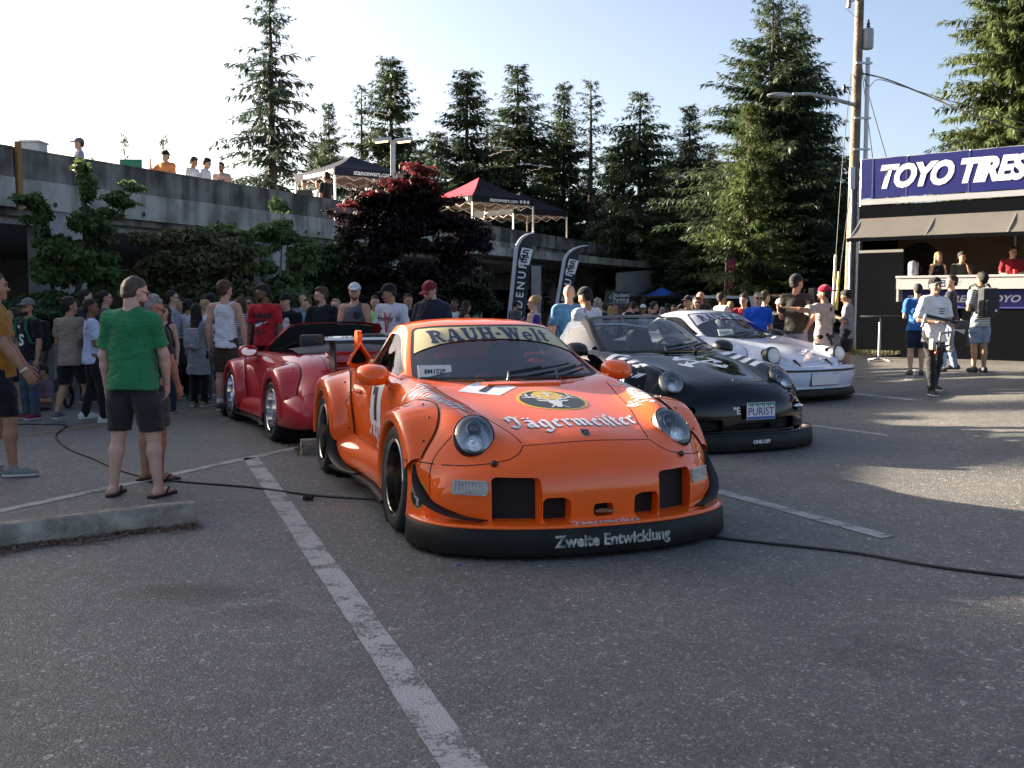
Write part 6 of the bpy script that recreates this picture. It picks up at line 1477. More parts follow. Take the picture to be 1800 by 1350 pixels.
MB().lathe([(.30, 0), (.31, .02), (.35, .03), (.44, .03), (.47, 0)], c=(.60, 2.17, 2.42), axis=(0, -1, 0), n=40).lathe([(0, .012), (.30, .012)], c=(.60, 2.17, 2.42), axis=(0, -1, 0), n=40).build('tyre_picture', mat('tyre_picture_dark', (.012, .010, .009), .6), tr)
tb('bar_post', 2.7, 2.74, -2.15, -2.1, 1.0, 3.0, STEEL); tb('roof', 0, 10, -2.4, -.07, 3.34, 3.42, TBLK); tb('header', 0, 10, -.068, .02, 3.32, 3.62, TBLK); tb('bar_window', 5.0, 10, -2.19, -2.15, 2.1, 3.0, mat('bar_blue', (.05, .10, .22), .3))
AW = leaf_mat('awning_cloth', (.165, .155, .145), .35, .10, 1.2)
G = np.zeros((25, 7, 3))
for i in range(25):
    for j in range(7): u = .05+9.9*i/24; s = j/6; G[i, j] = (u, -(.06+.62*s), 3.34-.46*s-.03*math.sin(s*math.pi)+.012*math.sin(u*5.3)*s)
np_obj('awning', G.reshape(-1, 3), grid_faces(25, 7), AW, tr); tb('awning_bar', .02, 10, .66, .72, 2.80, 2.88, TBLK)
for i in range(7): MB().tube([(.08+i*1.62, -.05, 3.32), (.08+i*1.62, -.69, 2.86)], .02, 6).build('awning_rib', STEEL, tr)
# roof banner on its rails
bn = empty('roof_banner', (0, -.05, 0)); bn.parent = tr
bm_ = leaf_mat('banner_mesh_blue', (.026, .032, .19), .55, .06, .4)
G = np.zeros((49, 5, 3))
for i in range(49):
    for j in range(5): u = .04+9.9*i/48; G[i, j] = (u, .004*math.sin(u*4.1+j*.7), 3.78+.86*j/4+.006*math.sin(u*9))
np_obj('banner_cloth', G.reshape(-1, 3), grid_faces(49, 5), bm_, bn)
G2 = G.copy(); G2[:, :, 2] = 3.64+(G[:, :, 2]-3.78)*.14; np_obj('banner_hem', G2.reshape(-1, 3), grid_faces(49, 5), leaf_mat('banner_white', (.5, .5, .52), .4, .04, .5), bn)
for z in (3.66, 4.64, 4.22): MB().tube([(0, .06, z), (10, .06, z)], .02, 6).build('banner_rail', STEEL, bn)
for u in (.02, 1.05, 2.35, 3.65, 5, 6.3, 7.6, 8.9): MB().tube([(u, .06, 3.4), (u, .06, 4.66)], .022, 6).build('banner_post', STEEL, bn)
for u in (.30, 1.05, 2.35, 3.65, 5., 6.3): MB().box((u, -.006, 4.21), (.03, .004, .86)).build('banner_seam', mat('seam_blue', (.016, .02, .12), .6), bn)
tt = poly_text('TOYO TIRES', .66, .05, .30, 'LEFT', .92); V_ = tt[0].copy(); V_[:, 0] *= .88; V2, F2 = refine(V_, tt[1], .3)
np_obj('banner_lettering', [(.40+a, -.010, 4.20+b) for a, b in V2], F2, mat('banner_print_white', (.62, .60, .62), .6), bn, False)
for i in range(5):
    t2 = poly_text('TOYO TIRES', .20, .03, .28, 'LEFT'); t2 = (t2[0]*np.array([1.2, 1]), t2[1]); flat_text('band_lettering', t2, tr, (1.12+i*1.62, -.034, 1.55), (1, 0, 0), (0, 0, 1), WHITE)
for i, u in enumerate((1.72, 3.62, 5.5)):
    I = Ink(); I.line([(0, -.06), (.30, -.06), (.30, .06), (0, .06), (0, -.06)], .022).rect(.315, -.03, .335, .03).poly([(.13, .035), (.20, .04), (.165, .004)]).poly([(.12, .006), (.19, .01), (.12, -.045)]); flat_text('counter_logo', I.mesh(), tr, (u, -.324, 1.88), (1, 0, 0), (0, 0, 1), NAVY)
    flat_text('counter_lettering', poly_text('RECHARGE', .05, .01, 0, 'LEFT'), tr, (u+.37, -.324, 1.91), (1, 0, 0), (0, 0, 1), mat('soft_print', (.25, .25, .27), .6)); flat_text('counter_lettering', poly_text('STATION', .05, .01, 0, 'LEFT'), tr, (u+.37, -.324, 1.85), (1, 0, 0), (0, 0, 1), mat('soft_print', (.25, .25, .27), .6))
for i, (c_, z0) in enumerate((((.6, .6, .62), .5), ((.5, .12, .02), .9), ((.03, .05, .2), 1.2), ((.6, .6, .6), 1.5), ((.4, .03, .03), 1.75), ((.55, .55, .5), 2.0), ((.05, .08, .3), 2.3), ((.5, .2, .05), 2.55), ((.6, .6, .62), 2.8))): tb('sticker', -.012, -.002, -.5, -.06, z0, z0+.22, mat('sticker_%d' % i, c_, .6))
def on_tr(u, w, z): return TA + e_*u + Vector((e_.y, -e_.x, 0))*w + Vector((0, 0, z))
can = empty('drink_dispenser', on_tr(1.28, .12, 2.05)); tag(can, 'steel drink dispenser at the left end of the bar counter', 'dispenser'); MB().lathe([(0, 0), (.10, 0), (.11, .02), (.11, .26), (.09, .30), (.03, .33), (0, .33)], n=20).build('canister', STEEL, can, True); MB().tube([(.1, 0, .22), (.17, 0, .2), (.17, 0, .06), (.1, 0, .05)], .012, 6).build('handle', BLACK, can)
tp = empty('red_cup', on_tr(3.36, .2, 2.05)); tag(tp, 'red cup at the edge of the bar counter', 'cup'); MB().lathe([(0, 0), (.035, 0), (.045, .10), (.040, .10), (.03, .01)], n=16).build('cup_wall', mat('cup_red', (.6, .03, .04), .4), tp, True)
ht = empty('bar_table', gY(1546, 22.3)); tag(ht, 'tall round bar table with a thin post beside the trailer', 'table'); zt = atY(1546, 555, 22.3).z-ht.location.z
MB().lathe([(0, zt), (.40, zt), (.41, zt-.012), (.40, zt-.03), (0, zt-.03)], n=32).build('tabletop', BLACK, ht, True); MB().tube([(0, 0, .02), (0, 0, zt-.03)], .028, 10).build('post', STEEL, ht, True)
for a in range(4): MB().tube([(0, 0, .06), (.3*math.cos(a*1.57+.5), .3*math.sin(a*1.57+.5), .015)], .018, 6).build('foot', STEEL, ht)
# ---------------------------------------------------------------- vehicles and boxes far behind
ft = empty('food_truck', gY(1352, 44), R(-6)); tag(ft, 'orange food truck behind the crowd with a steel vent drum on its roof', 'food truck'); zf = float(ft.location.z); k = 44/FPX; H_ = CAMH+13*k-zf
OT = mat('truck_orange', (.42, .075, .02), .5); MB().box((0, 0, (H_+.5)/2), (3.0, 2.0, H_-.5), bev=.08).build('truck_body', OT, ft); MB().box((-.2, -1.03, H_*.72), (1.7, .05, .6), bev=.01).build('serving_hatch', mat('hatch_dark', (.02, .02, .02), .6), ft)
MB().box((-.2, -1.3, H_*.93), (1.9, .6, .03), Matrix.Rotation(R(12), 3, 'X')).build('hatch_flap', mat('flap_pale', (.5, .48, .45), .5), ft); MB().lathe([(0, 0), (.26, 0), (.26, .34), (.24, .36), (0, .36)], c=(-.95, 0, H_), n=20).build('vent_drum', STEEL, ft, True)
MB().box((.9, -1.02, H_*.62), (.5, .04, .7), bev=.01).build('side_window', BLACK, ft)
for x in (-1, 1): MB().lathe([(0, -.12), (.36, -.12), (.38, 0), (.36, .12), (0, .12)], c=(x, -.95, .38), axis=(0, 1, 0), n=20).build('wheel', RUBBER, ft, True)
def suv(px, Y, rot, paint, lab):
    t = empty('parked_suv', gY(px, Y), R(rot)); tag(t, lab, 'car', 'cars parked behind the crowd'); pr = [(-2.3, .45), (-2.32, .95), (-2.1, 1.15), (-1.9, 1.78), (.25, 1.80), (.95, 1.20), (2.1, 1.05), (2.25, .80), (2.25, .45)]
    MB().prism([(x, -.88, z) for x, z in pr], (0, 1.76, 0)).build('car_body', paint, t)
    for s in (-1, 1):
        MB().prism([(x, s*.884, z) for x, z in ((-1.85, 1.2), (-1.72, 1.68), (.18, 1.70), (.70, 1.2))], (0, s*.004, 0)).build('side_window', mat('suv_glass', (.012, .014, .016), .08), t)
        for x in (-1.4, 1.4): MB().lathe([(0, -.1), (.34, -.1), (.36, 0), (.34, .1), (0, .1)], c=(x, s*.84, .36), axis=(0, 1, 0), n=20).build('wheel', RUBBER, t, True)
    MB().prism([(.36, -.76, 1.735), (.36, .76, 1.735), (.93, .80, 1.235), (.93, -.80, 1.235)], (.012, 0, .012)).build('windscreen', mat('suv_glass', (.012, .014, .016), .08), t)
suv(1228, 40, 178, mat('suv_white', (.6, .6, .6), .35, coat=1), 'white car parked behind the woman in sunglasses'); suv(1190, 47, 10, mat('suv_dark', (.03, .03, .035), .35, coat=1), 'dark car parked beyond the blue canopy')
sp = empty('speaker_cabinet', gY(1442, 31)); tag(sp, 'black loudspeaker cabinet standing behind the man in the red cap', 'speaker'); zz2 = atY(1442, 506, 31).z-sp.location.z
MB().box((0, 0, zz2/2), (.62, .6, zz2), bev=.03).build('cabinet', mat('cabinet_black', (.015, .015, .017), .6), sp); MB().box((0, -.31, zz2*.72), (.5, .03, zz2*.38), bev=.02).build('grille', MATTEBLACK, sp)
vt = empty('vent_stack', gY(1212, 48)); tag(vt, 'pale steel exhaust stack above the crowd near the blue canopy', 'vent'); zz3 = atY(1212, 508, 48).z-vt.location.z; MB().box((0, 0, zz3-.3), (.5, .5, .6), bev=.03).build('hood', STEEL, vt); MB().box((0, 0, (zz3-.6)/2), (.3, .3, zz3-.6)).build('duct', STEEL, vt)

# ---------------------------------------------------------------- trees
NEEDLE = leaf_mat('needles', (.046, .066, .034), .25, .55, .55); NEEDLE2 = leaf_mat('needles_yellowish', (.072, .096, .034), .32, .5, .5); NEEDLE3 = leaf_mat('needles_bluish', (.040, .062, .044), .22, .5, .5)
BARK = mat('bark', (.07, .052, .04), .95, var=.4, vscale=8, bump=.8, bscale=20); BARKP = mat('bark_pale', (.22, .19, .16), .9, var=.3, vscale=8)
def conifer(seed, H, Rb, dens=1., droop=.25, top=.9, skip=.0, m=NEEDLE, tw=.36, full=1., z0f=.04, power=.85, double=False):
    """a trunk and a crown of many needle sprays set along drooping boughs -> (trunk mesh, crown mesh)"""
    r = np.random.default_rng(seed); nb = int(H/.34*6.2*dens); t = np.sort(r.uniform(z0f, .985, nb)**full)
    z = t*H; L_ = Rb*(1-t)**power*r.uniform(.55, 1.08, nb) + .22
    L_ *= np.where(r.uniform(0, 1, nb) < skip, .25, 1.) * (1+.22*np.sin(z*2.1+seed)*np.sin(z*.9))
    az = np.arange(nb)*2.39996 + r.normal(0, .35, nb); ax_off = np.zeros((nb, 2))
    if double: sd = r.uniform(0, 1, nb) < .5; ax_off[:, 0] = np.where(sd, 1, -1)*Rb*.16*np.clip((t-.2)*2, 0, 1)
    el0 = .55*t - .12*(1-t) + r.normal(0, .10, nb)     # upper boughs rise, lower ones hang
    ns = np.maximum(4, (L_*5.2*dens).astype(int)); rep = np.repeat(np.arange(nb), ns); k = np.concatenate([np.arange(n) for n in ns]); s = (k+r.uniform(0, 1, len(k)))/ns[rep]; s = .10+.90*s
    l = L_[rep]*s; ca, sa = np.cos(az[rep]), np.sin(az[rep])
    hz = l*np.cos(el0[rep]); vz = l*np.sin(el0[rep]) - droop*l**2/np.maximum(L_[rep], .5)*1.0 + .10*droop*l**3/np.maximum(L_[rep], .5)**2
    P = np.stack([ca*hz, sa*hz, z[rep]+vz], 1); P[:, :2] += ax_off[rep]
    out = []
    for side in (-1, 1, 0, 2, -1, 1):
        n = len(P); d = np.stack([ca, sa, np.zeros(n)], 1); q = np.stack([-sa, ca, np.zeros(n)], 1)
        sp = (.62 if side != 0 else .15)*(side if side in (-1, 1) else r.choice([-1, 1], n)*.5)
        dirv = d*(.55+r.normal(0, .25, n))[:, None] + q*((np.ones(n)*sp)+r.normal(0, .25, n))[:, None]
        dirv[:, 2] = r.normal(-.32-droop*.8, .28, n) if side != 0 else r.normal(.1, .25, n)
        if side == 2: dirv[:, 2] -= .6
        dirv /= np.linalg.norm(dirv, axis=1)[:, None]; ln = tw*r.uniform(.55, 1.35, n)*(1.15-.55*s)*np.clip(L_[rep]/1.2, .62, 1.15)
        wv = np.cross(dirv, np.stack([r.normal(0, .5, n), r.normal(0, .5, n), np.ones(n)], 1)); wv /= np.linalg.norm(wv, axis=1)[:, None]+1e-9; wd = ln*r.uniform(.075, .16, n)
        a = P + r.normal(0, .03, (n, 3)); e = a+dirv*ln[:, None]; mid = a+dirv*(ln*.45)[:, None]
        out.append(np.stack([a, mid+wv*wd[:, None], e-np.array([0, 0, 1])*(ln*.18)[:, None], mid-wv*wd[:, None]], 1))
    V = np.concatenate(out).reshape(-1, 3); crown = np_obj('crown', V, np.arange(len(V)).reshape(-1, 4), m, mesh_only=True, sm=False)
    tb_ = MB(); rt = .010*H+.03; tb_.tube([(0, 0, -.3), (.0, 0, H*.4), (.02, .01, H*.8), (0, 0, H*.995)], [rt, rt*.66, rt*.28, .012], 9)
    sel = r.choice(nb, min(nb, 90), replace=False)
    for b in sel:
        p = []
        for u in (0, .4, .8): l1 = L_[b]*u; h1 = l1*math.cos(el0[b]); p.append((ax_off[b, 0]+math.cos(az[b])*h1, math.sin(az[b])*h1, z[b]+l1*math.sin(el0[b])-droop*l1**2/max(L_[b], .5)))
        tb_.tube(p, [.035*(1-t[b])+.01, .02*(1-t[b])+.008, .006], 4)
    o = tb_.build('trunk', BARK, None, True); me = o.data; bpy.data.objects.remove(o); return me, crown
TREES = {
 'spruce': conifer(3, 19, 3.1, .92, .34, skip=.42, tw=.37, power=.62, m=NEEDLE3, z0f=.02),
 'dense': conifer(5, 12, 2.3, 1.75, .16, skip=.05, tw=.36, m=NEEDLE, power=.72),
 'airy': conifer(8, 13, 2.5, 1.5, .12, skip=.15, tw=.36, m=NEEDLE, power=.78),
 'sparse': conifer(11, 13, 2.1, .62, .04, skip=.3, tw=.34, m=NEEDLE3, power=.85),
 'drooping': conifer(14, 13, 2.7, 1.2, .42, skip=.22, tw=.36, m=NEEDLE, power=.55),
 'broad': conifer(17, 17, 4.6, 1.35, .14, skip=.12, tw=.36, m=NEEDLE, power=.75),
 'young': conifer(21, 7, 1.6, .5, .02, skip=.2, tw=.3, m=NEEDLE3, power=1.0),
 'lush': conifer(23, 17, 5.2, 1.45, .30, skip=.08, tw=.36, m=NEEDLE2, power=.6),
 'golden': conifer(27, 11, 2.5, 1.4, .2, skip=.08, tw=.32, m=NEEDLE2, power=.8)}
TREEH = {'spruce': 19, 'dense': 12, 'airy': 13, 'sparse': 13, 'drooping': 13, 'broad': 17, 'young': 7, 'lush': 17, 'golden': 11}
def tree_at(kind, px, py_top, Y, wpx, lab, rot=0., wmul=1., world=None, H=None, group='conifers around the lot'):
    me_t, me_c = TREES[kind]
    if world is None: g = gY(px, Y); H = atY(px, py_top, Y).z - g.z
    else: g = Vector((*world, float(gz(*world))))
    sz = H/TREEH[kind]; t = empty('conifer_tree', g, R(rot)); base = {'spruce': 3.1, 'dense': 2.3, 'airy': 2.5, 'sparse': 2.1, 'drooping': 2.7, 'broad': 4.6, 'young': 1.6, 'lush': 5.2, 'golden': 2.5}[kind]
    sx = (wpx*Y/FPX/2)/base if wpx else sz*wmul; t.scale = (sx, sx, sz); tag(t, lab, 'tree', group)
    inst('trunk', me_t, t); inst('crown', me_c, t); return t
tree_at('spruce', 484, -50, 46, 336, 'tall ragged spruce with drooping boughs rising behind the people on the roof deck', 20)
tree_at('airy', 583, 178, 58, 184, 'small dark conifer just right of the tall ragged spruce', 50); tree_at('sparse', 640, 148, 60, 200, 'thin open-topped conifer between two darker ones behind the roof lamp', 100)
tree_at('dense', 690, 100, 60, 292, 'pointed dark conifer behind the double-headed roof lamp', 10); tree_at('dense', 823, 122, 58, 292, 'full dark conifer rising above the red canopy', 160)
tree_at('airy', 910, 110, 60, 330, 'tallest of the middle conifers, with an even pointed crown', 70); tree_at('airy', 990, 143, 62, 240, 'narrow conifer touching the sparse one with the bent tip', 200)
tree_at('sparse', 1036, 138, 60, 228, 'sparse conifer with a thin bent tip', 30); tree_at('drooping', 1122, 158, 54, 280, 'blunt-topped conifer with hanging boughs and sky showing through', 120)
tree_at('airy', 1207, 182, 56, 250, 'pointed conifer left of the huge dark one, its tip very thin', 15)
tree_at('broad', 1348, -25, 46, 478, 'huge dark conifer with a broad crown left of the utility pole', 0); tree_at('broad', 1388, 0, 48, 362, 'second leader of the huge dark conifer, just right of its top', 75)
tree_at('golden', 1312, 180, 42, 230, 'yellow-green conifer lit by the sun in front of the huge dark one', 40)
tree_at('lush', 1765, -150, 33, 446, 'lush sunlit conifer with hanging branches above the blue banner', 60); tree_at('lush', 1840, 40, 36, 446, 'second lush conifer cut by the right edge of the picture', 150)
tree_at('young', 228, 232, 46, 99, 'thin young conifer just above the parapet, left one of two', 0); tree_at('young', 296, 235, 48, 112, 'thin young conifer above the parapet behind the man in orange', 90); tree_at('young', 172, 268, 46, 48, 'tiny conifer tip above the parapet beside the man in grey', 130)
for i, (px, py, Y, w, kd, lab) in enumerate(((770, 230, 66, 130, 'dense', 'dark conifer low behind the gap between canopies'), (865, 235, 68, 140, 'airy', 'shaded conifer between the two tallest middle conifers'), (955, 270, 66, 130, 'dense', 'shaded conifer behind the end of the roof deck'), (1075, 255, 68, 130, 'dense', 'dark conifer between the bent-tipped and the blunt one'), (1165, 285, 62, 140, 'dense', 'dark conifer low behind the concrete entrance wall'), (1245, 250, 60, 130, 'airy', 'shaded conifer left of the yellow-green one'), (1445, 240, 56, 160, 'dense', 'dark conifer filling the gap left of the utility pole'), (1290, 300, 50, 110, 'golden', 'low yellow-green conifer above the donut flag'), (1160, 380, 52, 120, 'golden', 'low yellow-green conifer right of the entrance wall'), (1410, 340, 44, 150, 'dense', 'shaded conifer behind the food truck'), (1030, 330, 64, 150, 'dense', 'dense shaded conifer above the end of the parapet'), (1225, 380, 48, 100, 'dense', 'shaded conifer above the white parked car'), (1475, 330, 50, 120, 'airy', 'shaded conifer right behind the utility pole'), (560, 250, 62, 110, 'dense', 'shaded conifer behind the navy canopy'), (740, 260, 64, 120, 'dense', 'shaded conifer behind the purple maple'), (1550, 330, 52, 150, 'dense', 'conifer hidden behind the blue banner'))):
    tree_at(kd, px, py, Y, w*1.7, lab, i*37)
for i, (x, y, h) in enumerate(((-38, 24.3, 21.5), (-38, 19, 22), (-37, 13.5, 22), (-38, 7, 22), (-39, 33.4, 17), (-37, 36.9, 15.5), (-40, 45, 14.5))):  # added out of view; spots and heights set to shade the lot in streaks
    tree_at(('broad', 'broad', 'broad', 'broad', 'dense', 'dense', 'dense')[i], 0, 0, 0, None, 'unseen conifer placed beyond the garage to shade the lot, %s in its row' % ('fourth', 'third', 'second', 'first', 'fifth', 'sixth', 'seventh')[i], i*50, 1.1, (x, y), h, 'unseen conifers placed beyond the garage for their shade')
# ---- leafy trees and shrubs from clumps of single leaves
def leaves(clumps, n, size, seed, m, flat=.6, name='crown', parent=None, org=Vector((0, 0, 0)), asp=.55, shell=.5):
    """clumps: (centre, radii); leaves crowd towards each clump's surface"""
    r = np.random.default_rng(seed); sub = []
    for c, q in clumps:
        for _ in range(max(5, int(17*(q[0]*q[2])**.5))):
            d = r.normal(0, 1, 3); d /= np.linalg.norm(d); f = r.uniform(.26, .62); sub.append((tuple(np.array(c)+d*np.array(q)*r.uniform(.3, 1.05)), (q[0]*f*1.25, q[1]*f*1.25, q[2]*f*.85)))
    clumps = sub; w = np.array([a[1][0]*a[1][2] for a in clumps])**.9; w /= w.sum(); ids = r.choice(len(clumps), n, p=w)
    C = np.array([a[0] for a in clumps])[ids]; Rd = np.array([a[1] for a in clumps])[ids]; d = r.normal(0, 1, (n, 3)); d /= np.linalg.norm(d, axis=1)[:, None]; rad = r.uniform(0, 1, n)**shell
    wob = 1+.28*np.sin(d[:, 0]*5+ids*1.7)*np.sin(d[:, 2]*6+ids)+.16*np.sin(d[:, 1]*9+d[:, 2]*11+ids*2.3)
    P = C + d*Rd*(rad*wob)[:, None] - np.array(org[:])
    nrm = d*.7 + r.normal(0, .5, (n, 3)); nrm[:, 2] = np.abs(nrm[:, 2])*flat+.35; nrm /= np.linalg.norm(nrm, axis=1)[:, None]
    t = np.cross(nrm, r.normal(0, 1, (n, 3))); t /= np.linalg.norm(t, axis=1)[:, None]; b = np.cross(nrm, t); s = size*r.uniform(.6, 1.3, n)[:, None]
    dr = np.array([0, 0, -1])*s*.25
    V = np.stack([P-t*s*.5, P+b*s*asp*.5+nrm*s*.06, P+t*s*.55+dr, P-b*s*asp*.5+nrm*s*.06], 1).reshape(-1, 3)
    return np_obj(name, V, np.arange(4*n).reshape(-1, 4), m, parent, False)
def shrub(name, lab, cat, Y, cl, n, size, seed, m, stems=(), bark=BARK, group=None, depth=.75, **kw):
    """cl: clumps as photo (px, py, half width px, half height px [, extra depth])"""
    k = Y/FPX; px = sum(c[0] for c in cl)/len(cl); t = empty(name, gY(px, Y)); tag(t, lab, cat, group); C = []
    for c in cl:
        p = atY(c[0], c[1], Y+(c[4] if len(c) > 4 else 0)); C.append((p[:], (c[2]*k, max(.35, min(c[2], c[3])*k*depth), c[3]*k)))
    o = leaves(C, n, size, seed, m, 'foliage' if name in ('hedge', 'shrub') else 'crown', t, t.location, **kw) if False else leaves(C, n, size, seed, m, name='crown' if name not in ('hedge', 'shrub') else 'foliage', parent=t, org=t.location, **kw)
    o['kind'] = 'stuff'
    b = MB()
    for s in stems: b.tube([atY(a, c, Y)-t.location for a, c, w in s], [w*k/2 for a, c, w in s], 6)
    if not stems:
        for c in C[:6]: q = Vector(c[0])-t.location; b.tube([(q.x*.3, 0, .0), (q.x*.7, q.y*.5, q.z*.55), q], [.05, .03, .012], 6)
    b.build('trunk' if name not in ('hedge', 'shrub') else 'stems', bark, t, True); return t
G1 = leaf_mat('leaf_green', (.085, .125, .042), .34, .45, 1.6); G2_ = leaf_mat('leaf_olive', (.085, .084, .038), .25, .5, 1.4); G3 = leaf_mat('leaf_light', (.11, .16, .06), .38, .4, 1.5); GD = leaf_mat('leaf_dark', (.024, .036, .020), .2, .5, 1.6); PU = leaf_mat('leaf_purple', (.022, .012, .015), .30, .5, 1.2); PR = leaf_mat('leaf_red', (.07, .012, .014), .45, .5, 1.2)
shrub('leafy_tree', 'bright green dogwood climbing in front of the left bays of the garage', 'tree', 18, [(148, 330, 14, 32), (152, 372, 18, 26), (165, 410, 36, 26), (185, 372, 20, 14), (210, 352, 26, 12), (240, 330, 18, 9), (140, 450, 62, 36), (175, 480, 40, 34), (90, 430, 26, 24), (70, 370, 22, 30), (52, 356, 18, 14), (95, 480, 34, 32), (130, 515, 60, 34), (80, 470, 26, 36), (62, 400, 14, 22)], 17000, .125, 1, G1, [[(120, 620, 12), (135, 520, 9), (148, 420, 6), (148, 320, 2)], [(135, 520, 7), (165, 430, 5), (235, 335, 2)], [(120, 600, 9), (85, 480, 6), (62, 370, 2)]])
shrub('leafy_tree', 'broad olive-brown tree with a domed crown in front of the dark bay', 'tree', 18.5, [(300, 440, 72, 36), (270, 470, 48, 44), (345, 470, 74, 52), (395, 440, 44, 34), (420, 480, 34, 46), (260, 425, 34, 16), (300, 520, 80, 36), (390, 520, 60, 34), (235, 418, 16, 10), (245, 500, 26, 34)], 17000, .12, 2, G2_, [[(330, 640, 14), (325, 540, 11), (300, 440, 4)], [(325, 560, 9), (380, 470, 5), (405, 430, 2)]])
shrub('leafy_tree', 'small green tree top catching light above the olive-brown crown', 'tree', 19.5, [(395, 402, 26, 14), (420, 414, 24, 12), (375, 410, 16, 12)], 1500, .14, 3, G3, [[(405, 600, 6), (402, 420, 3)]])
shrub('leafy_tree', 'pale green slender tree with thin whitish stems by the second pier', 'tree', 20, [(490, 365, 16, 20), (482, 400, 34, 20), (505, 425, 36, 24), (470, 440, 24, 18), (520, 470, 28, 26), (480, 490, 34, 26), (455, 415, 16, 12), (500, 520, 40, 24), (540, 440, 20, 14)], 7000, .125, 4, G3, [[(488, 610, 5), (492, 500, 4), (496, 420, 3), (492, 360, 1.5)], [(490, 560, 4), (512, 450, 2.5), (530, 425, 1.2)], [(490, 590, 4), (470, 480, 2.5), (462, 420, 1.2)]], BARKP)
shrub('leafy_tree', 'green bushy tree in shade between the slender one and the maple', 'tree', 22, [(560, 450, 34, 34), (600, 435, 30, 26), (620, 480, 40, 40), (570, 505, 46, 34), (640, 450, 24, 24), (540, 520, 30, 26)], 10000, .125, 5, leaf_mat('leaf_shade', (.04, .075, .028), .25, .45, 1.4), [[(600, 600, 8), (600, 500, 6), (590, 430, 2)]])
mp_ = shrub('maple_tree', 'large dark purple maple spreading over the garage parapet', 'tree', 21.5, [(640, 362, 52, 26), (700, 350, 52, 34), (760, 372, 56, 34), (810, 400, 50, 26), (600, 372, 26, 16), (660, 410, 66, 34), (740, 420, 70, 40), (800, 440, 56, 36), (690, 460, 60, 36), (770, 480, 60, 36), (845, 425, 26, 20), (700, 510, 80, 36), (620, 400, 34, 26), (730, 318, 24, 16), (850, 405, 18, 12), (630, 340, 22, 12), (780, 350, 30, 16)], 30000, .105, 6, PU, [[(725, 640, 22), (722, 520, 16), (700, 430, 9), (680, 370, 3)], [(722, 520, 12), (780, 430, 6), (820, 400, 2)], [(722, 500, 9), (735, 400, 5), (735, 320, 2)]])
PRc = [(atY(a, b, 21.2)[:], (c*21.2/FPX, .5, d*21.2/FPX)) for a, b, c, d in ((735, 306, 22, 14), (700, 322, 30, 12), (650, 344, 26, 9), (755, 325, 16, 14), (610, 358, 18, 7), (790, 350, 20, 8))]
o = leaves(PRc, 1700, .10, 61, PR, name='young_red_leaves', parent=mp_, org=mp_.location); o['kind'] = 'stuff'
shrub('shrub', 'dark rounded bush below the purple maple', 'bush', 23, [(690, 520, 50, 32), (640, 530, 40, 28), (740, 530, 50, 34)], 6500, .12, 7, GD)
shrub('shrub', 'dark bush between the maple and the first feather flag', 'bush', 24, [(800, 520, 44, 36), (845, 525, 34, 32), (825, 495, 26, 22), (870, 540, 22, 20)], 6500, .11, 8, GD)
shrub('hedge', 'clipped green hedge at the left end below the garage', 'hedge', 17.6, [(-40, 565, 60, 30), (20, 560, 60, 36), (90, 565, 70, 34), (160, 565, 50, 34)], 10500, .085, 9, leaf_mat('leaf_hedge', (.042, .070, .026), .2, .4, 2.), shell=.35)
shrub('hedge', 'clipped hedge behind the crowd, in the middle of the garage front', 'hedge', 19.5, [(230, 575, 60, 40), (330, 575, 70, 40), (430, 570, 60, 40), (520, 568, 60, 38), (600, 568, 50, 36)], 9000, .095, 10, leaf_mat('leaf_hedge', (.042, .070, .026), .2, .4, 2.), shell=.35)
shrub('hedge', 'pale small-leaved hedge behind the man with the green backpack', 'hedge', 16.8, [(15, 545, 22, 14), (60, 545, 30, 14), (-20, 545, 30, 16)], 2500, .08, 11, leaf_mat('leaf_hedge2', (.06, .085, .035), .25, .4, 2.), shell=.35)
k_ = 60/FPX
C = [(atY(px, 505+(i % 3)*10, 60+(i % 4)*3)[:], (2.6, 1.6, 1.9+.5*(i % 3))) for i, px in enumerate(range(780, 1620, 42))]
o = leaves(C, 26000, .30, 12, leaf_mat('leaf_understory', (.035, .050, .022), .25, .5, .6), name='undergrowth'); tag(o, 'dark undergrowth below the conifers', None, None, 'stuff')
gm = bpy.data.objects.new('grass_verge', np_obj('x', np.zeros((0, 3)), [], None, mesh_only=True)); bpy.data.objects.remove(gm)
r_ = np.random.default_rng(9); n = 5200; u = r_.uniform(-3.2, 12, n); w = r_.uniform(-3.0, -.5, n); P = np.array([(TA+e_*a+Vector((e_.y, -e_.x, 0))*b)[:] for a, b in zip(u, w)]); P[:, 2] = gz(P[:, 0], P[:, 1])
a_ = r_.uniform(0, 6.3, n); h_ = r_.uniform(.06, .2, n); s_ = np.stack([np.cos(a_), np.sin(a_), 0*a_], 1)*.012; tp_ = P+np.stack([r_.normal(0, .05, n), r_.normal(0, .05, n), h_], 1)
o = np_obj('grass', np.stack([P-s_, P+s_, tp_], 1).reshape(-1, 3), np.arange(3*n).reshape(-1, 3), leaf_mat('grass_dry', (.11, .105, .045), .35, .4, 3.), None, False); tag(o, 'dry grass verge behind the trailer', None, None, 'stuff')

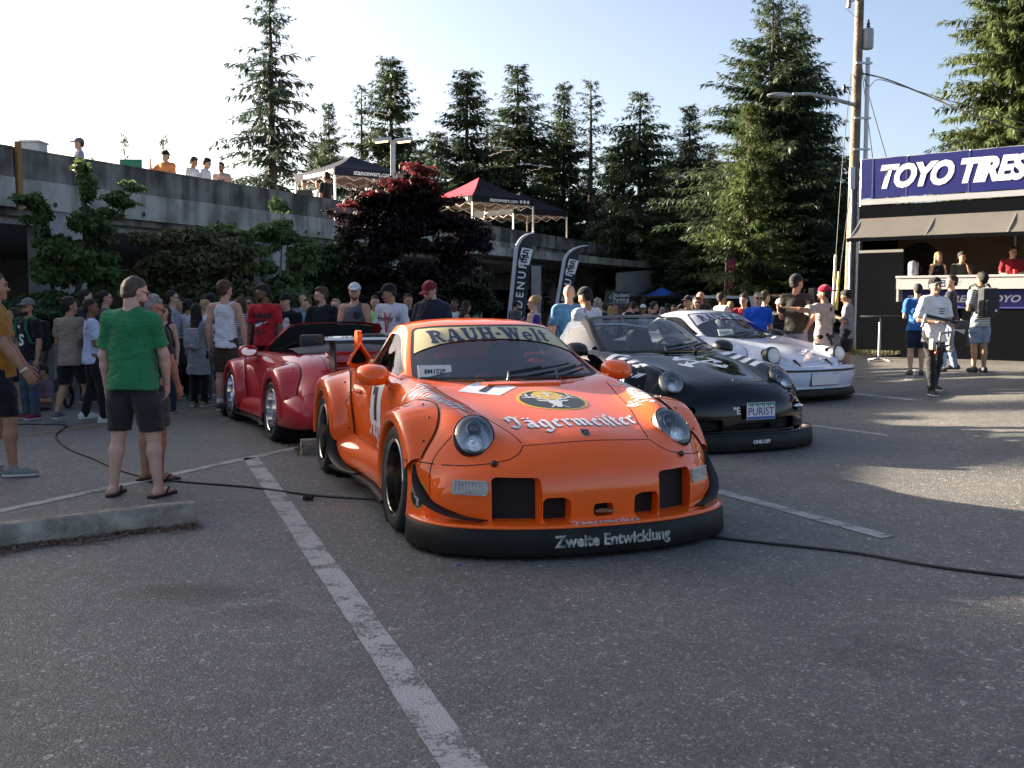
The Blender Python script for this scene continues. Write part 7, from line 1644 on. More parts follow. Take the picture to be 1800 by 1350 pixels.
# ---------------------------------------------------------------- the crowd
def put(lab, px, top, Y, face, *a, foot=None, **kw):
    """stand a person so that the head reaches photo row `top` at distance Y"""
    g = gY(px, Y); h = atY(px, top, Y).z - g.z
    if kw.get('sit'): h /= .745
    if kw.get('cap'): h -= .03
    hh = max(1.40, min(1.95, h)) if kw.pop('clampit', True) else h
    if 'zf' in kw: z = kw.pop('zf'); g.z = z
    elif abs(hh-h) > .001 or True: g.z = g.z + (h-hh)*(.745 if kw.get('sit') else 1)
    kw.setdefault('res', .012 if Y < 12 else .016 if Y < 17 else .021 if Y < 25 else .028)
    return person(lab, g, hh, face, *a, **kw)
CL = 'people looking at the cars'
BK = (.012, .012, .014); WH = (.60, .60, .64); DN = (.035, .05, .085); DL = (.20, .25, .33); KH = (.30, .25, .19); NV = (.014, .02, .045); GR = (.10, .105, .11)
def txt(s, size=.1, bold=.03): return poly_text(s, size, bold)
def hold(name, lab, cat, mk, dz=0., dy=.06):
    """an object held in the hands"""
    def f(root, info):
        h0, h1 = info['hands']; c = (h0+h1)/2 + np.array((0, dy, dz)); o = mk(); M = root.matrix_basis
        o.location = M @ Vector(c); o.rotation_euler = root.rotation_euler; tag(o, lab, cat)
    return f
def phone_mk(): t = MB().box((0, 0, 0), (.075, .012, .15), Matrix.Rotation(R(-35), 3, 'X'), bev=.004).build('phone', mat('phone_dark', (.02, .02, .024), .2)); return t
def backpack(lab, m, dy=-.16, scale=1., straps=None):
    def f(root, info):
        k = info['k']*scale; L_ = info['L']; t = empty('backpack', root.matrix_basis @ Vector(L_((0, dy, 1.0)))); t.rotation_euler = root.rotation_euler; t.scale = (k, k, k); tag(t, lab, 'backpack')
        MB().box((0, -.03, .22), (.30, .17, .46), bev=.06).build('pack', m, t, True); MB().box((0, -.125, .14), (.24, .05, .22), bev=.02).build('front_pocket', m, t, True)
        MB().box((.05, -.153, .09), (.035, .004, .03)).build('label_patch', WHITE, t)
        sm = straps or m
        for s in (-1, 1): MB().tube([(s*.10, .05, .42), (s*.115, .14, .50), (s*.12, .27, .47), (s*.125, .29, .33), (s*.14, .22, .14), (s*.14, .06, .05)], .019, 6).build('strap', sm, t, True)
    return f
# --- left foreground
def wristband(root, info):
    c = Vector(info['hands'][1]); MB().lathe([(.034, -.010), (.036, 0), (.034, .010), (.031, .010), (.031, -.010), (.034, -.010)], c=c, axis=(.02, .55, -.8), n=16).build('wristband', mat('wristband_pale', (.6, .56, .45), .6), root, True)
put('man in a mustard t-shirt and dark shorts with a wristband, cut by the left edge', -6, 480, 9.0, -68, 'tan', ('short', 'brown'), ('tee', 'mustard', (.34, .155, .02)), ('shorts', 'navyblack', (.012, .013, .018)), (.20, .19, .18), ('swing', 'swing'), (-6, 0), res=.010, stride=.10, group=CL, extras=wristband)
put('stocky man in a green t-shirt and charcoal shorts standing in flip-flops, seen from behind', 232, 486, 8.05, -8, 'pale', ('buzz', 'buzz'), ('tee', 'kelly green', (.028, .185, .075)), ('shorts', 'charcoal', (.030, .029, .030)), 'flipflop', ('down', ((.22, .25, -1), (-.12, .40, -1))), (-34, -18), fat=1.2, glasses='spec', beard='buzz', res=.0085, group=CL, spread=1.9, hem=.86)
put('man in camouflage shorts standing half hidden behind the man in green', 262, 519, 8.75, -30, 'tan', ('short', 'grey'), ('tee', 'dark olive', (.03, .035, .03)), ('shorts', 'camouflage', (.075, .075, .06)), 'flipflop', ('down', ((.2, .2, -1), (-.1, .4, -.9))), (-30, -20), glasses='spec', res=.012, group=CL)
# --- crowd on the left
put('man in a black t-shirt and grey cap with a green-strapped backpack', 50, 523, 13.4, 150, 'tan', ('short', 'black'), ('tee', 'black', BK), ('pants', 'worn denim', (.055, .075, .11)), (.20, .012, .02), ('down', 'down'), (18, 0), cap=('fwd', 'grey', (.13, .13, .14)), glasses='spec', beard='black', group=CL, extras=backpack('black backpack with green straps on the man in the grey cap', cloth('pack_black', (.012, .014, .016)), straps=cloth('strap_green', (.02, .16, .07))), print_=[(txt('S', .2), -.0, 1.16, 1, WHITE, False), (Ink().rect(-.05, -.018, .05, .018).mesh(), .08, 1.36, 1, WHITE, False)])
put('woman with dark hair beside the man in the grey cap', 22, 543, 14.2, 165, 'tan', ('long', 'dark'), ('tank', 'tan top', (.22, .16, .10)), ('shorts', 'black', BK), (.3, .3, .3), ('down', 'down'), (-10, 0), fem=True, group=CL)
put('person in white sneakers sitting on the ground by the hedge', 75, 640, 14.6, 140, 'tan', ('short', 'dark'), ('tee', 'print tee', (.15, .12, .14)), ('shorts', 'dark', BK), (.6, .6, .6), ('front', 'front'), (0, -20), sit=True, socks=1, group=CL)
put('man in a beige t-shirt and black shorts striding away', 124, 525, 13.2, -12, 'tan', ('thick', 'black'), ('tee', 'beige', (.255, .205, .165)), ('shorts', 'black', BK), (.07, .08, .10), ('cross', 'cross'), (-35, 0), stride=.22, group=CL, hem=.80, fat=1.08)
put('dark-haired man in a pale blue shirt behind the man in green', 162, 527, 13.0, -62, 'brown', ('short', 'black'), ('shirt', 'pale blue', (.40, .46, .62)), ('pants', 'black', BK), (.5, .5, .5), ('front', 'front'), (-20, 0), stride=.12, group=CL)
put('man in a navy shirt seen from behind, left of the man in pale blue', 153, 511, 15.6, -25, 'light', ('short', 'black'), ('tee', 'navy', NV), ('pants', 'black', BK), (.05, .05, .05), ('front', 'front'), (-40, 0), group=CL)
put('dark-haired man in glasses looking right past the shoulder of the man in green', 188, 512, 16.4, -75, 'light', ('short', 'black'), ('tee', 'grey', GR), ('pants', 'black', BK), (.05, .05, .05), ('down', 'down'), (0, 0), glasses='spec', group=CL)
put('young woman in a black camisole with long dark hair facing the camera', 290, 538, 14.2, 176, 'light', ('long', 'dark'), ('cami', 'black', BK), ('pants', 'dark denim', (.025, .03, .05)), (.03, .025, .02), ('down', 'back'), (4, 4), fem=True, group=CL, fat=1.02)
put('tall man in an open plaid shirt looking to the right', 305, 512, 16.2, -80, 'light', ('short', 'black'), ('shirt', 'plaid', (.28, .27, .33)), ('pants', 'denim', DN), (.1, .1, .1), ('down', 'down'), (0, 0), glasses='spec', group=CL)
put('woman with curly dark hair in front of the dark hedge', 318, 525, 17.2, 160, 'tan', ('long', 'black'), ('tee', 'black', BK), ('pants', 'black', BK), (.1, .1, .1), ('down', 'down'), (10, 0), fem=True, group=CL)
put('man in a white shirt seen from behind left of the woman in the grey cardigan', 333, 527, 16.4, -8, 'tan', ('short', 'black'), ('tee', 'white', WH), ('pants', 'black', BK), (.1, .1, .1), ('front', 'front'), (-20, 0), group=CL)
put('woman in a long grey ribbed cardigan with long dark hair, seen from behind', 348, 536, 15.0, -14, 'light', ('long', 'black'), ('coat', 'grey rib', (.27, .26, .27)), ('pants', 'black', BK), (.22, .15, .08), ('down', 'front'), (-20, 0), fem=True, group=CL, extras=backpack('small pale grey backpack on the woman in the cardigan', cloth('pack_grey', (.30, .31, .35)), -.17, .8), hem=.56)
put('man in a black cap behind the crowd left of the white tank top', 372, 514, 17.4, 20, 'light', ('short', 'dark'), ('tee', 'black', BK), ('pants', 'black', BK), (.1, .1, .1), ('down', 'down'), (0, 0), cap=('fwd', 'black', BK), group=CL)
put('fair-haired woman in white in profile beside the white tank top', 364, 528, 16.2, -70, 'pale', ('short', 'blond'), ('tee', 'white', WH), ('pants', 'grey', GR), (.3, .3, .3), ('down', 'front'), (0, 0), fem=True, group=CL)
put('tall man in a white tank top and brown shorts seen from behind', 397, 496, 14.5, -6, 'light', ('thick', 'brown'), ('tank', 'white', (.66, .66, .72)), ('shorts', 'olive brown', (.050, .038, .024)), (.02, .02, .03), ('down', ((.28, .05, -1), (.02, .12, -1))), (-25, 0), socks=1, group=CL)
STR = stripe_mat('navy_white_stripes', (.55, .55, .58), (.015, .018, .04), 30)
put('woman in a navy and white striped top next to the white tank top', 421, 524, 15.8, 150, 'light', ('long', 'brown'), ('tee', 'striped', WH), ('short_shorts', 'light denim', DL), (.2, .2, .2), ('down', 'down'), (-40, 0), fem=True, stripe=STR, group=CL)
put('dark-haired woman in sunglasses left of the red t-shirt', 438, 523, 17.0, 185, 'tan', ('long', 'dark'), ('tank', 'black', BK), ('pants', 'black', BK), (.1, .1, .1), ('down', 'down'), (0, 0), fem=True, glasses='sun', group=CL)
INKB = mat('shirt_ink', (.02, .015, .018), .8)
sw = Ink().poly([(-.11, -.005), (-.085, -.042), (-.02, -.03), (.12, .045), (-.01, -.002), (-.06, -.012)]).mesh()
put('bearded man in a red t-shirt with black lettering behind the red convertible', 466, 502, 15.4, 170, 'brown', ('thick', 'black'), ('tee', 'red', (.45, .018, .028)), ('pants', 'black', BK), (.1, .1, .1), ('down', 'down'), (-45, -12), beard='black', group=CL, print_=[(txt('THREE', .105, .05), .02, 1.30, 1, INKB, False), (txt('FOR', .105, .05), .02, 1.20, 1, INKB, False), (sw, .02, 1.185, 1, WHITE, False), (txt('ALL', .105, .05), .02, 1.08, 1, INKB, False)])
def plush(): return MB().ball((0, 0, 0), (.12, .08, .11), 12, 8).ball((-.07, .02, .10), (.04, .03, .05), 8, 6).ball((.06, .02, .10), (.04, .03, .05), 8, 6).build('soft_toy', cloth('toy_white', (.6, .58, .6)), None, True)
put('young man with a black cap worn backwards holding a white soft toy', 505, 514, 15.8, 178, 'light', ('short', 'dark'), ('tee', 'black', BK), ('pants', 'black', BK), (.1, .1, .1), ('phone', 'phone'), (-38, -6), cap=('back', 'black', BK), group=CL, extras=hold('soft_toy', 'white soft toy held by the young man in the backwards cap', 'soft toy', plush, -.02, .08))
put('woman with pinned-up hair and a turquoise top behind the crowd', 541, 526, 17.2, 172, 'light', ('short', 'brown'), ('tee', 'turquoise', (.10, .26, .30)), ('pants', 'denim', DN), (.1, .1, .1), ('down', 'down'), (-15, 0), fem=True, group=CL)
put('person with sunglasses pushed up in the hair, behind the woman in turquoise', 534, 516, 18.4, 180, 'light', ('bun', 'brown'), ('tee', 'grey blue', (.14, .18, .22)), ('pants', 'denim', DN), (.1, .1, .1), ('down', 'down'), (0, 0), fem=True, group=CL)
put('man in a black v-neck t-shirt with brown swept hair', 567, 507, 15.8, 174, 'light', ('thick', 'brown'), ('tee', 'black blue', (.012, .016, .022)), ('pants', 'black', BK), (.1, .1, .1), ('down', 'down'), (-52, -6), beard='brown', group=CL)
put('blonde woman in glasses between the v-neck and the grey tank top', 591, 527, 17.2, 180, 'pale', ('long', 'blond'), ('tee', 'striped dark', (.05, .05, .06)), ('pants', 'black', BK), (.1, .1, .1), ('down', 'down'), (0, 0), fem=True, glasses='spec', group=CL)
POCK = Ink().poly([(-.045, .05), (.045, .05), (.045, -.035), (0, -.055), (-.045, -.035)]).mesh()
put('man in a grey tank top and white cap holding a paper', 624, 496, 15.2, 172, 'light', ('short', 'brown'), ('tank', 'slate', (.095, .10, .125)), ('pants', 'black', BK), (.1, .1, .1), ('front', 'front'), (12, -4), cap=('fwd', 'white', (.55, .56, .60)), beard='brown', group=CL, print_=[(POCK, -.06, 1.30, 1, INKB, False)], extras=hold('flyer', 'pale printed flyer in the hands of the man in the grey tank top', 'paper', lambda: MB().box((0, 0, 0), (.2, .14, .003), Matrix.Rotation(R(25), 3, 'X')).build('flyer', mat('paper_pale', (.5, .52, .56), .6)), .02, .07))
put('boy in a neon green t-shirt behind the crowd', 660, 521, 17.0, 185, 'light', ('short', 'black'), ('tee', 'neon', (.18, .72, .10)), ('pants', 'black', BK), (.1, .1, .1), ('down', 'down'), (0, 0), group=CL)
def lanyard(root, info):
    k = info['k']; L_ = info['L']; t = MB()
    for s in (-1, 1): t.tube([Vector(L_((s*.055, -.02, 1.50)))*k, Vector(L_((s*.06, .06, 1.46)))*k, Vector(L_((s*.035, .135, 1.30)))*k, Vector(L_((.0, .165, 1.08)))*k], .010*k, 6)
    t.build('lanyard', mat('lanyard_red', (.45, .02, .05), .6), root)
put('man in a white t-shirt with a red lanyard and black cap', 688, 497, 15.0, 160, 'tan', ('short', 'dark'), ('tee', 'white', (.62, .62, .70)), ('pants', 'black', BK), (.1, .1, .1), ('down', 'down'), (-52, -14), cap=('fwd', 'black', BK), group=CL, extras=lanyard, print_=[(txt('Hurley )(', .095, .02), .01, 1.27, 1, INKB, False)])
put('man in dark clothes glancing past the white t-shirt', 718, 518, 17.4, 178, 'tan', ('short', 'black'), ('tee', 'black', BK), ('pants', 'black', BK), (.1, .1, .1), ('down', 'down'), (20, 0), group=CL)
put('heavy man in a navy polo shirt and dark red cap looking down', 760, 491, 14.0, 172, 'light', ('short', 'dark'), ('polo', 'navy slate', (.018, .024, .040)), ('pants', 'black', BK), (.1, .1, .1), ('down', 'down'), (-22, -26), cap=('fwd', 'maroon', (.16, .016, .026)), beard='dark', fat=1.42, group=CL)
put('man in white half hidden behind the navy polo', 799, 527, 20, 160, 'brown', ('short', 'black'), ('tee', 'white', WH), ('pants', 'black', BK), (.1, .1, .1), ('down', 'down'), (0, 0), group=CL)
put('woman in a black dress looking at her phone by the dark bush', 817, 529, 19.5, -60, 'tan', ('long', 'dark'), ('cami', 'black', BK), ('skirt', 'black', BK), (.1, .1, .1), ('phone', 'phone'), (0, -25), fem=True, group=CL)
# --- centre
put('man in a dark t-shirt standing against the first feather flag', 905, 529, 27, -50, 'tan', ('short', 'black'), ('tee', 'slate', (.05, .06, .08)), ('pants', 'denim', DN), (.1, .1, .1), ('phone', 'phone'), (0, -20), group=CL)
put('woman with a blonde bun and sunglasses in a purple tank top', 938, 521, 16.5, 62, 'pale', ('bun', 'blond'), ('tank', 'purple', (.05, .025, .20)), ('shorts', 'denim', DN), (.1, .1, .1), ('down', 'down'), (12, 0), fem=True, glasses='sun', group=CL)
put('man in a blue cap and patterned tank top by the stair', 980, 531, 22, 175, 'tan', ('short', 'dark'), ('tank', 'blue pattern', (.05, .10, .22)), ('shorts', 'black', BK), (.1, .1, .1), ('front', 'front'), (0, -12), cap=('fwd', 'blue', (.05, .12, .36)), group=CL)
put('bald man in a blue t-shirt seen from behind', 1000, 501, 14.4, 12, 'light', ('bald', 'brown'), ('tee', 'steel blue', (.060, .18, .33)), ('shorts', 'khaki', KH), (.1, .1, .1), ('down', 'front'), (-12, -10), group=CL, fat=1.05)
palm = Ink().line([(0, -.06), (.01, .03)], .012); [palm.line([(.01, .03), (.01+.05*math.cos(a), .03+.035*math.sin(a))], .013) for a in (.1, .9, 1.7, 2.5, 3.3, 5.9)]; palm.line([(-.07, -.09), (.06, -.09), (.06, .1), (-.07, .1), (-.07, -.09)], .006)
vt_ = Ink(); REDI = mat('shirt_ink_red', (.45, .04, .08), .8)
vv = [np.zeros((0, 2))]; ff = [np.zeros((0, 3), int)]
for i, c_ in enumerate('FAUST'): t_ = txt(c_, .075, .02); ff.append(t_[1]+sum(len(q) for q in vv)); vv.append(t_[0]+np.array((0, .17-.075*i)))
vtxt = (np.concatenate(vv), np.concatenate(ff))
put('man in a black cap and white t-shirt with a palm tree print on the back', 1031, 503, 13.9, 38, 'tan', ('short', 'black'), ('tee', 'white', (.62, .58, .66)), ('shorts', 'black', BK), (.1, .1, .1), ('front', 'front'), (14, -16), cap=('fwd', 'black', BK), group=CL, print_=[(vtxt, -.09, 1.24, 1.1, REDI, True), (palm.mesh(), .06, 1.22, 1.2, INKB, True)])
put('person with a pale headband behind the white t-shirt', 1050, 525, 19, 30, 'pale', ('short', 'grey'), ('tee', 'black', BK), ('pants', 'black', BK), (.1, .1, .1), ('front', 'front'), (0, -10), group=CL)
put('dark-haired person in black right of the palm tree t-shirt', 1060, 533, 21, 60, 'light', ('short', 'dark'), ('tee', 'black', BK), ('pants', 'black', BK), (.1, .1, .1), ('front', 'front'), (0, 0), group=CL)
back_row = [
 (1072, 539, 27, 5, 'pale', ('long', 'blond'), ('tee', 'cream', (.45, .40, .36)), True, None, None, 'woman with long blonde hair seen from behind near the sign'),
 (1081, 535, 28, 180, 'tan', ('short', 'dark'), ('tee', 'grey', GR), False, None, None, 'man in grey right below the parking sign'),
 (1090, 537, 27.5, 150, 'brown', ('short', 'black'), ('tee', 'black', BK), False, ('fwd', 'black', BK), None, 'man in a black cap right below the parking sign'),
 (1112, 531, 25, 10, 'light', ('short', 'dark'), ('tee', 'black', BK), False, None, None, 'man in a black t-shirt with pale shapes on the back, below the concrete wall'),
 (1104, 533, 27, -60, 'pale', ('short', 'brown'), ('tee', 'white', WH), False, None, None, 'man in white partly hidden by the black t-shirt'),
 (1130, 534, 25, 170, 'tan', ('short', 'dark'), ('tank', 'white', WH), False, ('fwd', 'white', (.6, .6, .62)), 'sun', 'man in a white cap and white tank top below the concrete wall'),
 (1150, 532, 24.5, -100, 'light', ('thick', 'dark'), ('long', 'dark grey', (.05, .05, .055)), False, None, None, 'bearded man in a dark jacket near the blue canopy'),
 (1163, 541, 25, 20, 'pale', ('short', 'grey'), ('tee', 'white', WH), True, None, None, 'grey-haired woman in white under the blue canopy'),
 (1184, 537, 23.5, 165, 'tan', ('long', 'black'), ('tee', 'grey', GR), True, None, None, 'dark-haired woman in grey under the blue canopy'),
 (1196, 534, 23, 110, 'tan', ('short', 'black'), ('tee', 'mid grey', (.20, .20, .21)), False, ('fwd', 'black', BK), None, 'man in grey with a black cap left of the black team shirt'),
 (1172, 533, 29, 90, 'brown', ('short', 'black'), ('tee', 'black', BK), False, ('fwd', 'black', BK), None, 'man in black deep under the blue canopy'),
 (1247, 540, 24, 180, 'tan', ('short', 'dark'), ('tee', 'brown', (.1, .06, .05)), False, None, None, 'short person behind the roof of the white car'),
 (1120, 540, 31, 150, 'tan', ('long', 'dark'), ('tee', 'maroon', (.15, .02, .03)), True, None, None, 'woman in maroon far behind, below the concrete wall'),
 (1142, 540, 31, 170, 'light', ('short', 'dark'), ('tee', 'blue', (.05, .1, .25)), False, None, None, 'man in blue far behind, below the concrete wall'),
 (1206, 541, 30, 160, 'light', ('long', 'brown'), ('tee', 'cream', (.45, .40, .36)), True, None, None, 'woman in cream far behind the black team shirt')]
for px, tp_, Y_, fc, sk, hr_, tops, fm, cp, gl, lab in back_row:
    put(lab, px, tp_, Y_, fc, sk, hr_, tops, ('pants', 'denim', DN), (.1, .1, .1), ('front' if fm else 'down', 'down'), (0, 0), fem=fm, cap=cp, glasses=gl, group='people standing far back')
put('big man in a black team shirt and black cap behind the white car', 1208, 519, 20.5, 150, 'tan', ('short', 'black'), ('tee', 'black', BK), ('pants', 'black', BK), (.1, .1, .1), ('down', 'down'), (-10, 0), cap=('fwd', 'black', BK), fat=1.1, group=CL, print_=[(txt('CULT', .1, .05), 0, 1.24, 1, WHITE, False)])
put('woman in sunglasses with dark hair behind the white car', 1224, 523, 20, 165, 'tan', ('long', 'dark'), ('tee', 'pale', WH), ('pants', 'black', BK), (.1, .1, .1), ('down', 'down'), (10, 0), fem=True, glasses='sun', group=CL)
put('tall bald man in black behind the woman in sunglasses', 1230, 513, 22, 25, 'tan', ('bald', 'dark'), ('tee', 'black', BK), ('pants', 'black', BK), (.1, .1, .1), ('down', 'down'), (0, 0), fat=1.1, group=CL)
put('man in a white t-shirt in profile by the pink flag', 1268, 515, 21, -70, 'tan', ('short', 'dark'), ('tee', 'white', WH), ('pants', 'black', BK), (.1, .1, .1), ('front', 'front'), (0, 0), group=CL)
put('fair-haired child seen from behind beside the white t-shirt', 1282, 531, 21.5, 10, 'pale', ('short', 'blond'), ('tee', 'peach', (.5, .33, .28)), ('shorts', 'denim', DN), (.1, .1, .1), ('down', 'down'), (0, 0), fem=True, group=CL)
put('man in a red team shirt and glasses holding papers', 1307, 518, 20, 160, 'light', ('thick', 'dark'), ('tee', 'crimson', (.26, .016, .028)), ('pants', 'black', BK), (.1, .1, .1), ('front', 'front'), (-15, -10), glasses='spec', group=CL, extras=hold('papers', 'pale papers held by the man in the red team shirt', 'paper', lambda: MB().box((0, 0, 0), (.22, .16, .01), Matrix.Rotation(R(30), 3, 'X')).build('papers', mat('paper_pale', (.5, .52, .56), .6)), .02, .07))
put('older man in a bright blue t-shirt and sunglasses', 1331, 514, 18, 172, 'light', ('buzz', 'grey'), ('tee', 'bright blue', (.012, .09, .52)), ('shorts', 'navy', NV), (.1, .1, .1), ('down', 'down'), (8, 0), glasses='sun', fat=1.18, group=CL)
put('man in black standing behind the bright blue t-shirt', 1344, 513, 20, -70, 'light', ('short', 'brown'), ('tee', 'black', BK), ('pants', 'black', BK), (.1, .1, .1), ('down', 'down'), (0, 0), group=CL)
put('man in a white cap and black vest over white, turned away', 1370, 524, 19.5, -20, 'light', ('short', 'dark'), ('tee', 'white', WH), ('shorts', 'black', BK), (.1, .1, .1), ('down', 'front'), (20, 0), cap=('fwd', 'white', (.6, .6, .62)), group=CL, extras=backpack('black backpack on the man in the white cap', cloth('pack_black', (.012, .014, .016))))
put('tall man in a faded black t-shirt and black cap, hand on hip', 1398, 481, 17.2, -32, 'tan', ('short', 'black'), ('tee', 'faded black', (.022, .020, .018)), ('pants', 'pale jeans', (.20, .23, .28)), (.1, .1, .1), ('front', 'hip'), (-30, 0), cap=('fwd', 'black', BK), beard='black', group=CL, hem=.88)
FLOR = mat('cloth_pink_floral', (.40, .27, .23), .92, rgb2=(.42, .30, .26), vscale=3); 
put('man in a pink patterned t-shirt and red backwards cap pointing left', 1447, 500, 16.6, 48, 'tan', ('short', 'black'), ('loose', 'pink', (.42, .30, .26)), ('pants', 'black', BK), (.3, .3, .3), (((.85, .35, -.12), (.35, .9, .12)), 'down'), (10, 0), cap=('back', 'red', (.42, .012, .045)), beard='black', group=CL, hem=.74, print_=[(Ink().disc(0, 0, .05).disc(.06, .03, .035).disc(-.05, .05, .03).disc(.02, -.06, .045).mesh(), -.03, .92, 1.1, INKB, True), (Ink().disc(0, 0, .035).disc(.05, .0, .03).disc(.1, .01, .028).mesh(), .0, 1.38, 1, INKB, True)])
GST = stripe_mat('grey_stripes', (.26, .24, .25), (.12, .11, .12), 34, 'Z', .9, .72)
put('man in a grey striped shirt and dark shorts looking down at his phone', 1489, 511, 19.2, 64, 'tan', ('thick', 'black'), ('loose', 'grey striped', GR), ('shorts', 'faded black', (.04, .045, .05)), (.45, .43, .36), ('phone', 'phone'), (0, -24), glasses='sun', stripe=GST, socks=None, group=CL, extras=hold('phone', 'phone in the hands of the man in the grey striped shirt', 'phone', phone_mk, .05, .06))
# --- around the trailer
put('man in a blue t-shirt with his back turned at the bar counter', 1611, 499, 18.6, -10, 'light', ('buzz', 'black'), ('tee', 'royal blue', (.030, .13, .38)), ('shorts', 'navy', NV), (.05, .05, .05), ('front', 'front'), (0, 0), socks=None, fat=1.12, group=CL)
put('smiling man in a dark t-shirt and jeans with a badge at his hip', 1669, 485, 18.8, 60, 'light', ('short', 'dark'), ('tee', 'dark slate', (.028, .03, .04)), ('pants', 'light jeans', (.20, .27, .40)), (.03, .03, .04), ('down', 'front'), (30, 0), group=CL, stride=.12)
WST = stripe_mat('white_black_stripes', (.55, .54, .54), (.03, .03, .035), 32, 'Z', .9, .62)
put('man in a striped t-shirt and denim shorts with a dark backpack', 1722, 481, 18.4, 12, 'tan', ('thick', 'black'), ('tee', 'striped', WH), ('shorts', 'light denim', (.24, .29, .36)), (.02, .02, .025), ('front', 'front'), (10, 0), stripe=WST, group=CL, hem=.82, extras=backpack('dark grey backpack on the man in the striped t-shirt', cloth('pack_slate', (.035, .037, .042)), -.17, 1.12))
def gimbal(root, info):
    h0, h1 = info['hands']; c = (h0+h1)/2; t = empty('camera_rig', root.matrix_basis @ Vector(c)); t.rotation_euler = root.rotation_euler; tag(t, 'camera stabiliser rig held low by the man in the white t-shirt', 'camera rig')
    gm = mat('rig_black', (.02, .02, .022), .4); sm = mat('rig_grey', (.28, .27, .26), .35, .6)
    MB().tube([(-.30, .10, -.02), (.34, .06, .12)], .026, 10).build('top_bar', gm, t, True)
    for x, z in ((-.30, -.02), (.34, .12)): MB().tube([(x, .08, z), (x-.015 if x < 0 else x+.07, .12, z-.30 if x < 0 else z-.17)], .022, 8).build('grip', gm if x < 0 else sm, t, True)
    MB().tube([(-.02, .08, .04), (-.02, .16, -.12), (-.02, .10, -.36)], .022, 8).build('gimbal_arm', sm, t, True); MB().tube([(-.02, .16, -.12), (.16, .18, -.14), (.17, .16, -.34)], .020, 8).build('gimbal_arm', sm, t, True)
    MB().box((.07, .14, -.36), (.20, .14, .11), bev=.02).build('camera_body', gm, t, True); MB().lathe([(.0, .0), (.045, 0), (.05, .10), (.04, .12), (0, .11)], c=(.07, .21, -.36), axis=(0, 1, 0), n=18).build('camera_lens', sm, t, True)
    MB().box((.25, .12, -.30), (.05, .11, .16), bev=.015).build('battery', sm, t, True); MB().ball((.22, .18, -.42), .025, 8, 6).build('knob', mat('rig_red', (.5, .03, .02), .4), t, True); MB().box((-.20, .13, -.02), (.20, .03, .13), bev=.01).build('monitor', gm, t, True)
put('man in a white t-shirt and black jeans carrying a camera rig', 1641, 486, 15.6, 188, 'light', ('short', 'black'), ('loose', 'bright white', (.70, .70, .72)), ('pants', 'ripped black', (.022, .022, .024)), (.02, .02, .022), (((.16, .1, -1), (-.25, .9, -.25)), ((.28, .1, -1), (-.65, .75, -.12))), (0, 0), cap=('fwd', 'black', BK), glasses='spec', res=.013, group=CL, stride=.16, extras=gimbal, print_=[(Ink().rect(-.05, .03, .05, .045).rect(-.05, -.005, .045, .01).rect(-.05, -.04, .03, -.025).mesh(), -.07, 1.26, 1, INKB, False)])
def inbar(lab, u, w, px, top, *a, **kw):
    p = on_tr(u, w, 1.0); h = atY(px, top, p.y).z-p.z; return person(lab, p, max(1.3, h), *a, res=.018, group='staff behind the bar', **kw)
inbar('blonde woman in a black halter top leaning on the bar counter', 1.62, -.42, 1622, 444, 178, 'pale', ('long', 'blond'), ('cami', 'black', BK), ('pants', 'black', BK), (.1, .1, .1), ('chin', 'lean'), (10, -8), fem=True)
inbar('man in a dark grey t-shirt resting his chin on his hand at the bar', 2.12, -.40, 1668, 444, 165, 'tan', ('thick', 'black'), ('tee', 'grey green', (.05, .055, .05)), ('pants', 'black', BK), (.1, .1, .1), ('chin', 'front'), (30, -5))
inbar('man in a dark red shirt leaning over the bar on the right', 3.12, -.45, 1757, 434, 150, 'light', ('short', 'dark'), ('tee', 'dark red', (.20, .012, .02)), ('pants', 'black', BK), (.1, .1, .1), ('front', 'front'), (30, -10), glasses='spec')
inbar('person in a plaid shirt standing inside the bar at the right edge', 3.62, -.9, 1795, 412, 20, 'light', ('short', 'brown'), ('shirt', 'plaid brown', (.30, .20, .12)), ('pants', 'black', BK), (.1, .1, .1), ('down', 'down'), (0, 0), stripe=stripe_mat('plaid_brown', (.34, .24, .16), (.12, .05, .04), 16))
# --- on the roof deck
def ondeck(lab, px, top, Y, face, *a, **kw):
    p = atY(px, 300, Y); p.z = 3.28; h = atY(px, top, Y).z-3.28; return person(lab, p, h, face, *a, res=.024, group='people on the roof deck', **kw)
ondeck('man in a grey t-shirt and cap standing above the parapet on the far left', 140, 244, 22.6, 120, 'light', ('short', 'dark'), ('tee', 'heather grey', (.26, .27, .32)), ('pants', 'black', BK), (.1, .1, .1), ('down', 'down'), (0, 0), cap=('fwd', 'grey', (.13, .13, .14)))
ondeck('large man in an orange t-shirt and black cap above the parapet', 291, 266, 25.2, 165, 'light', ('short', 'dark'), ('tee', 'orange', (.55, .20, .07)), ('pants', 'black', BK), (.1, .1, .1), ('front', 'up'), (0, 0), cap=('back', 'black', BK), fat=1.2)
ondeck('young man in a white t-shirt with a dark crest above the parapet', 339, 277, 25.8, -110, 'tan', ('thick', 'dark'), ('tee', 'white', WH), ('pants', 'black', BK), (.1, .1, .1), ('down', 'down'), (0, -20))
ondeck('young man in a plain white t-shirt next to the pink t-shirt', 362, 279, 26.2, -95, 'light', ('thick', 'dark'), ('tee', 'white', WH), ('pants', 'black', BK), (.1, .1, .1), ('down', 'down'), (0, -20))
ondeck('man in a pink t-shirt with black lettering above the parapet', 389, 286, 26.8, 175, 'tan', ('short', 'black'), ('tee', 'pink', (.60, .24, .25)), ('pants', 'black', BK), (.1, .1, .1), ('down', 'down'), (0, -10), beard='black', print_=[(txt('NIKE', .09, .04), 0, 1.27, 1, INKB, False), (sw, 0, 1.19, 1, INKB, False)])
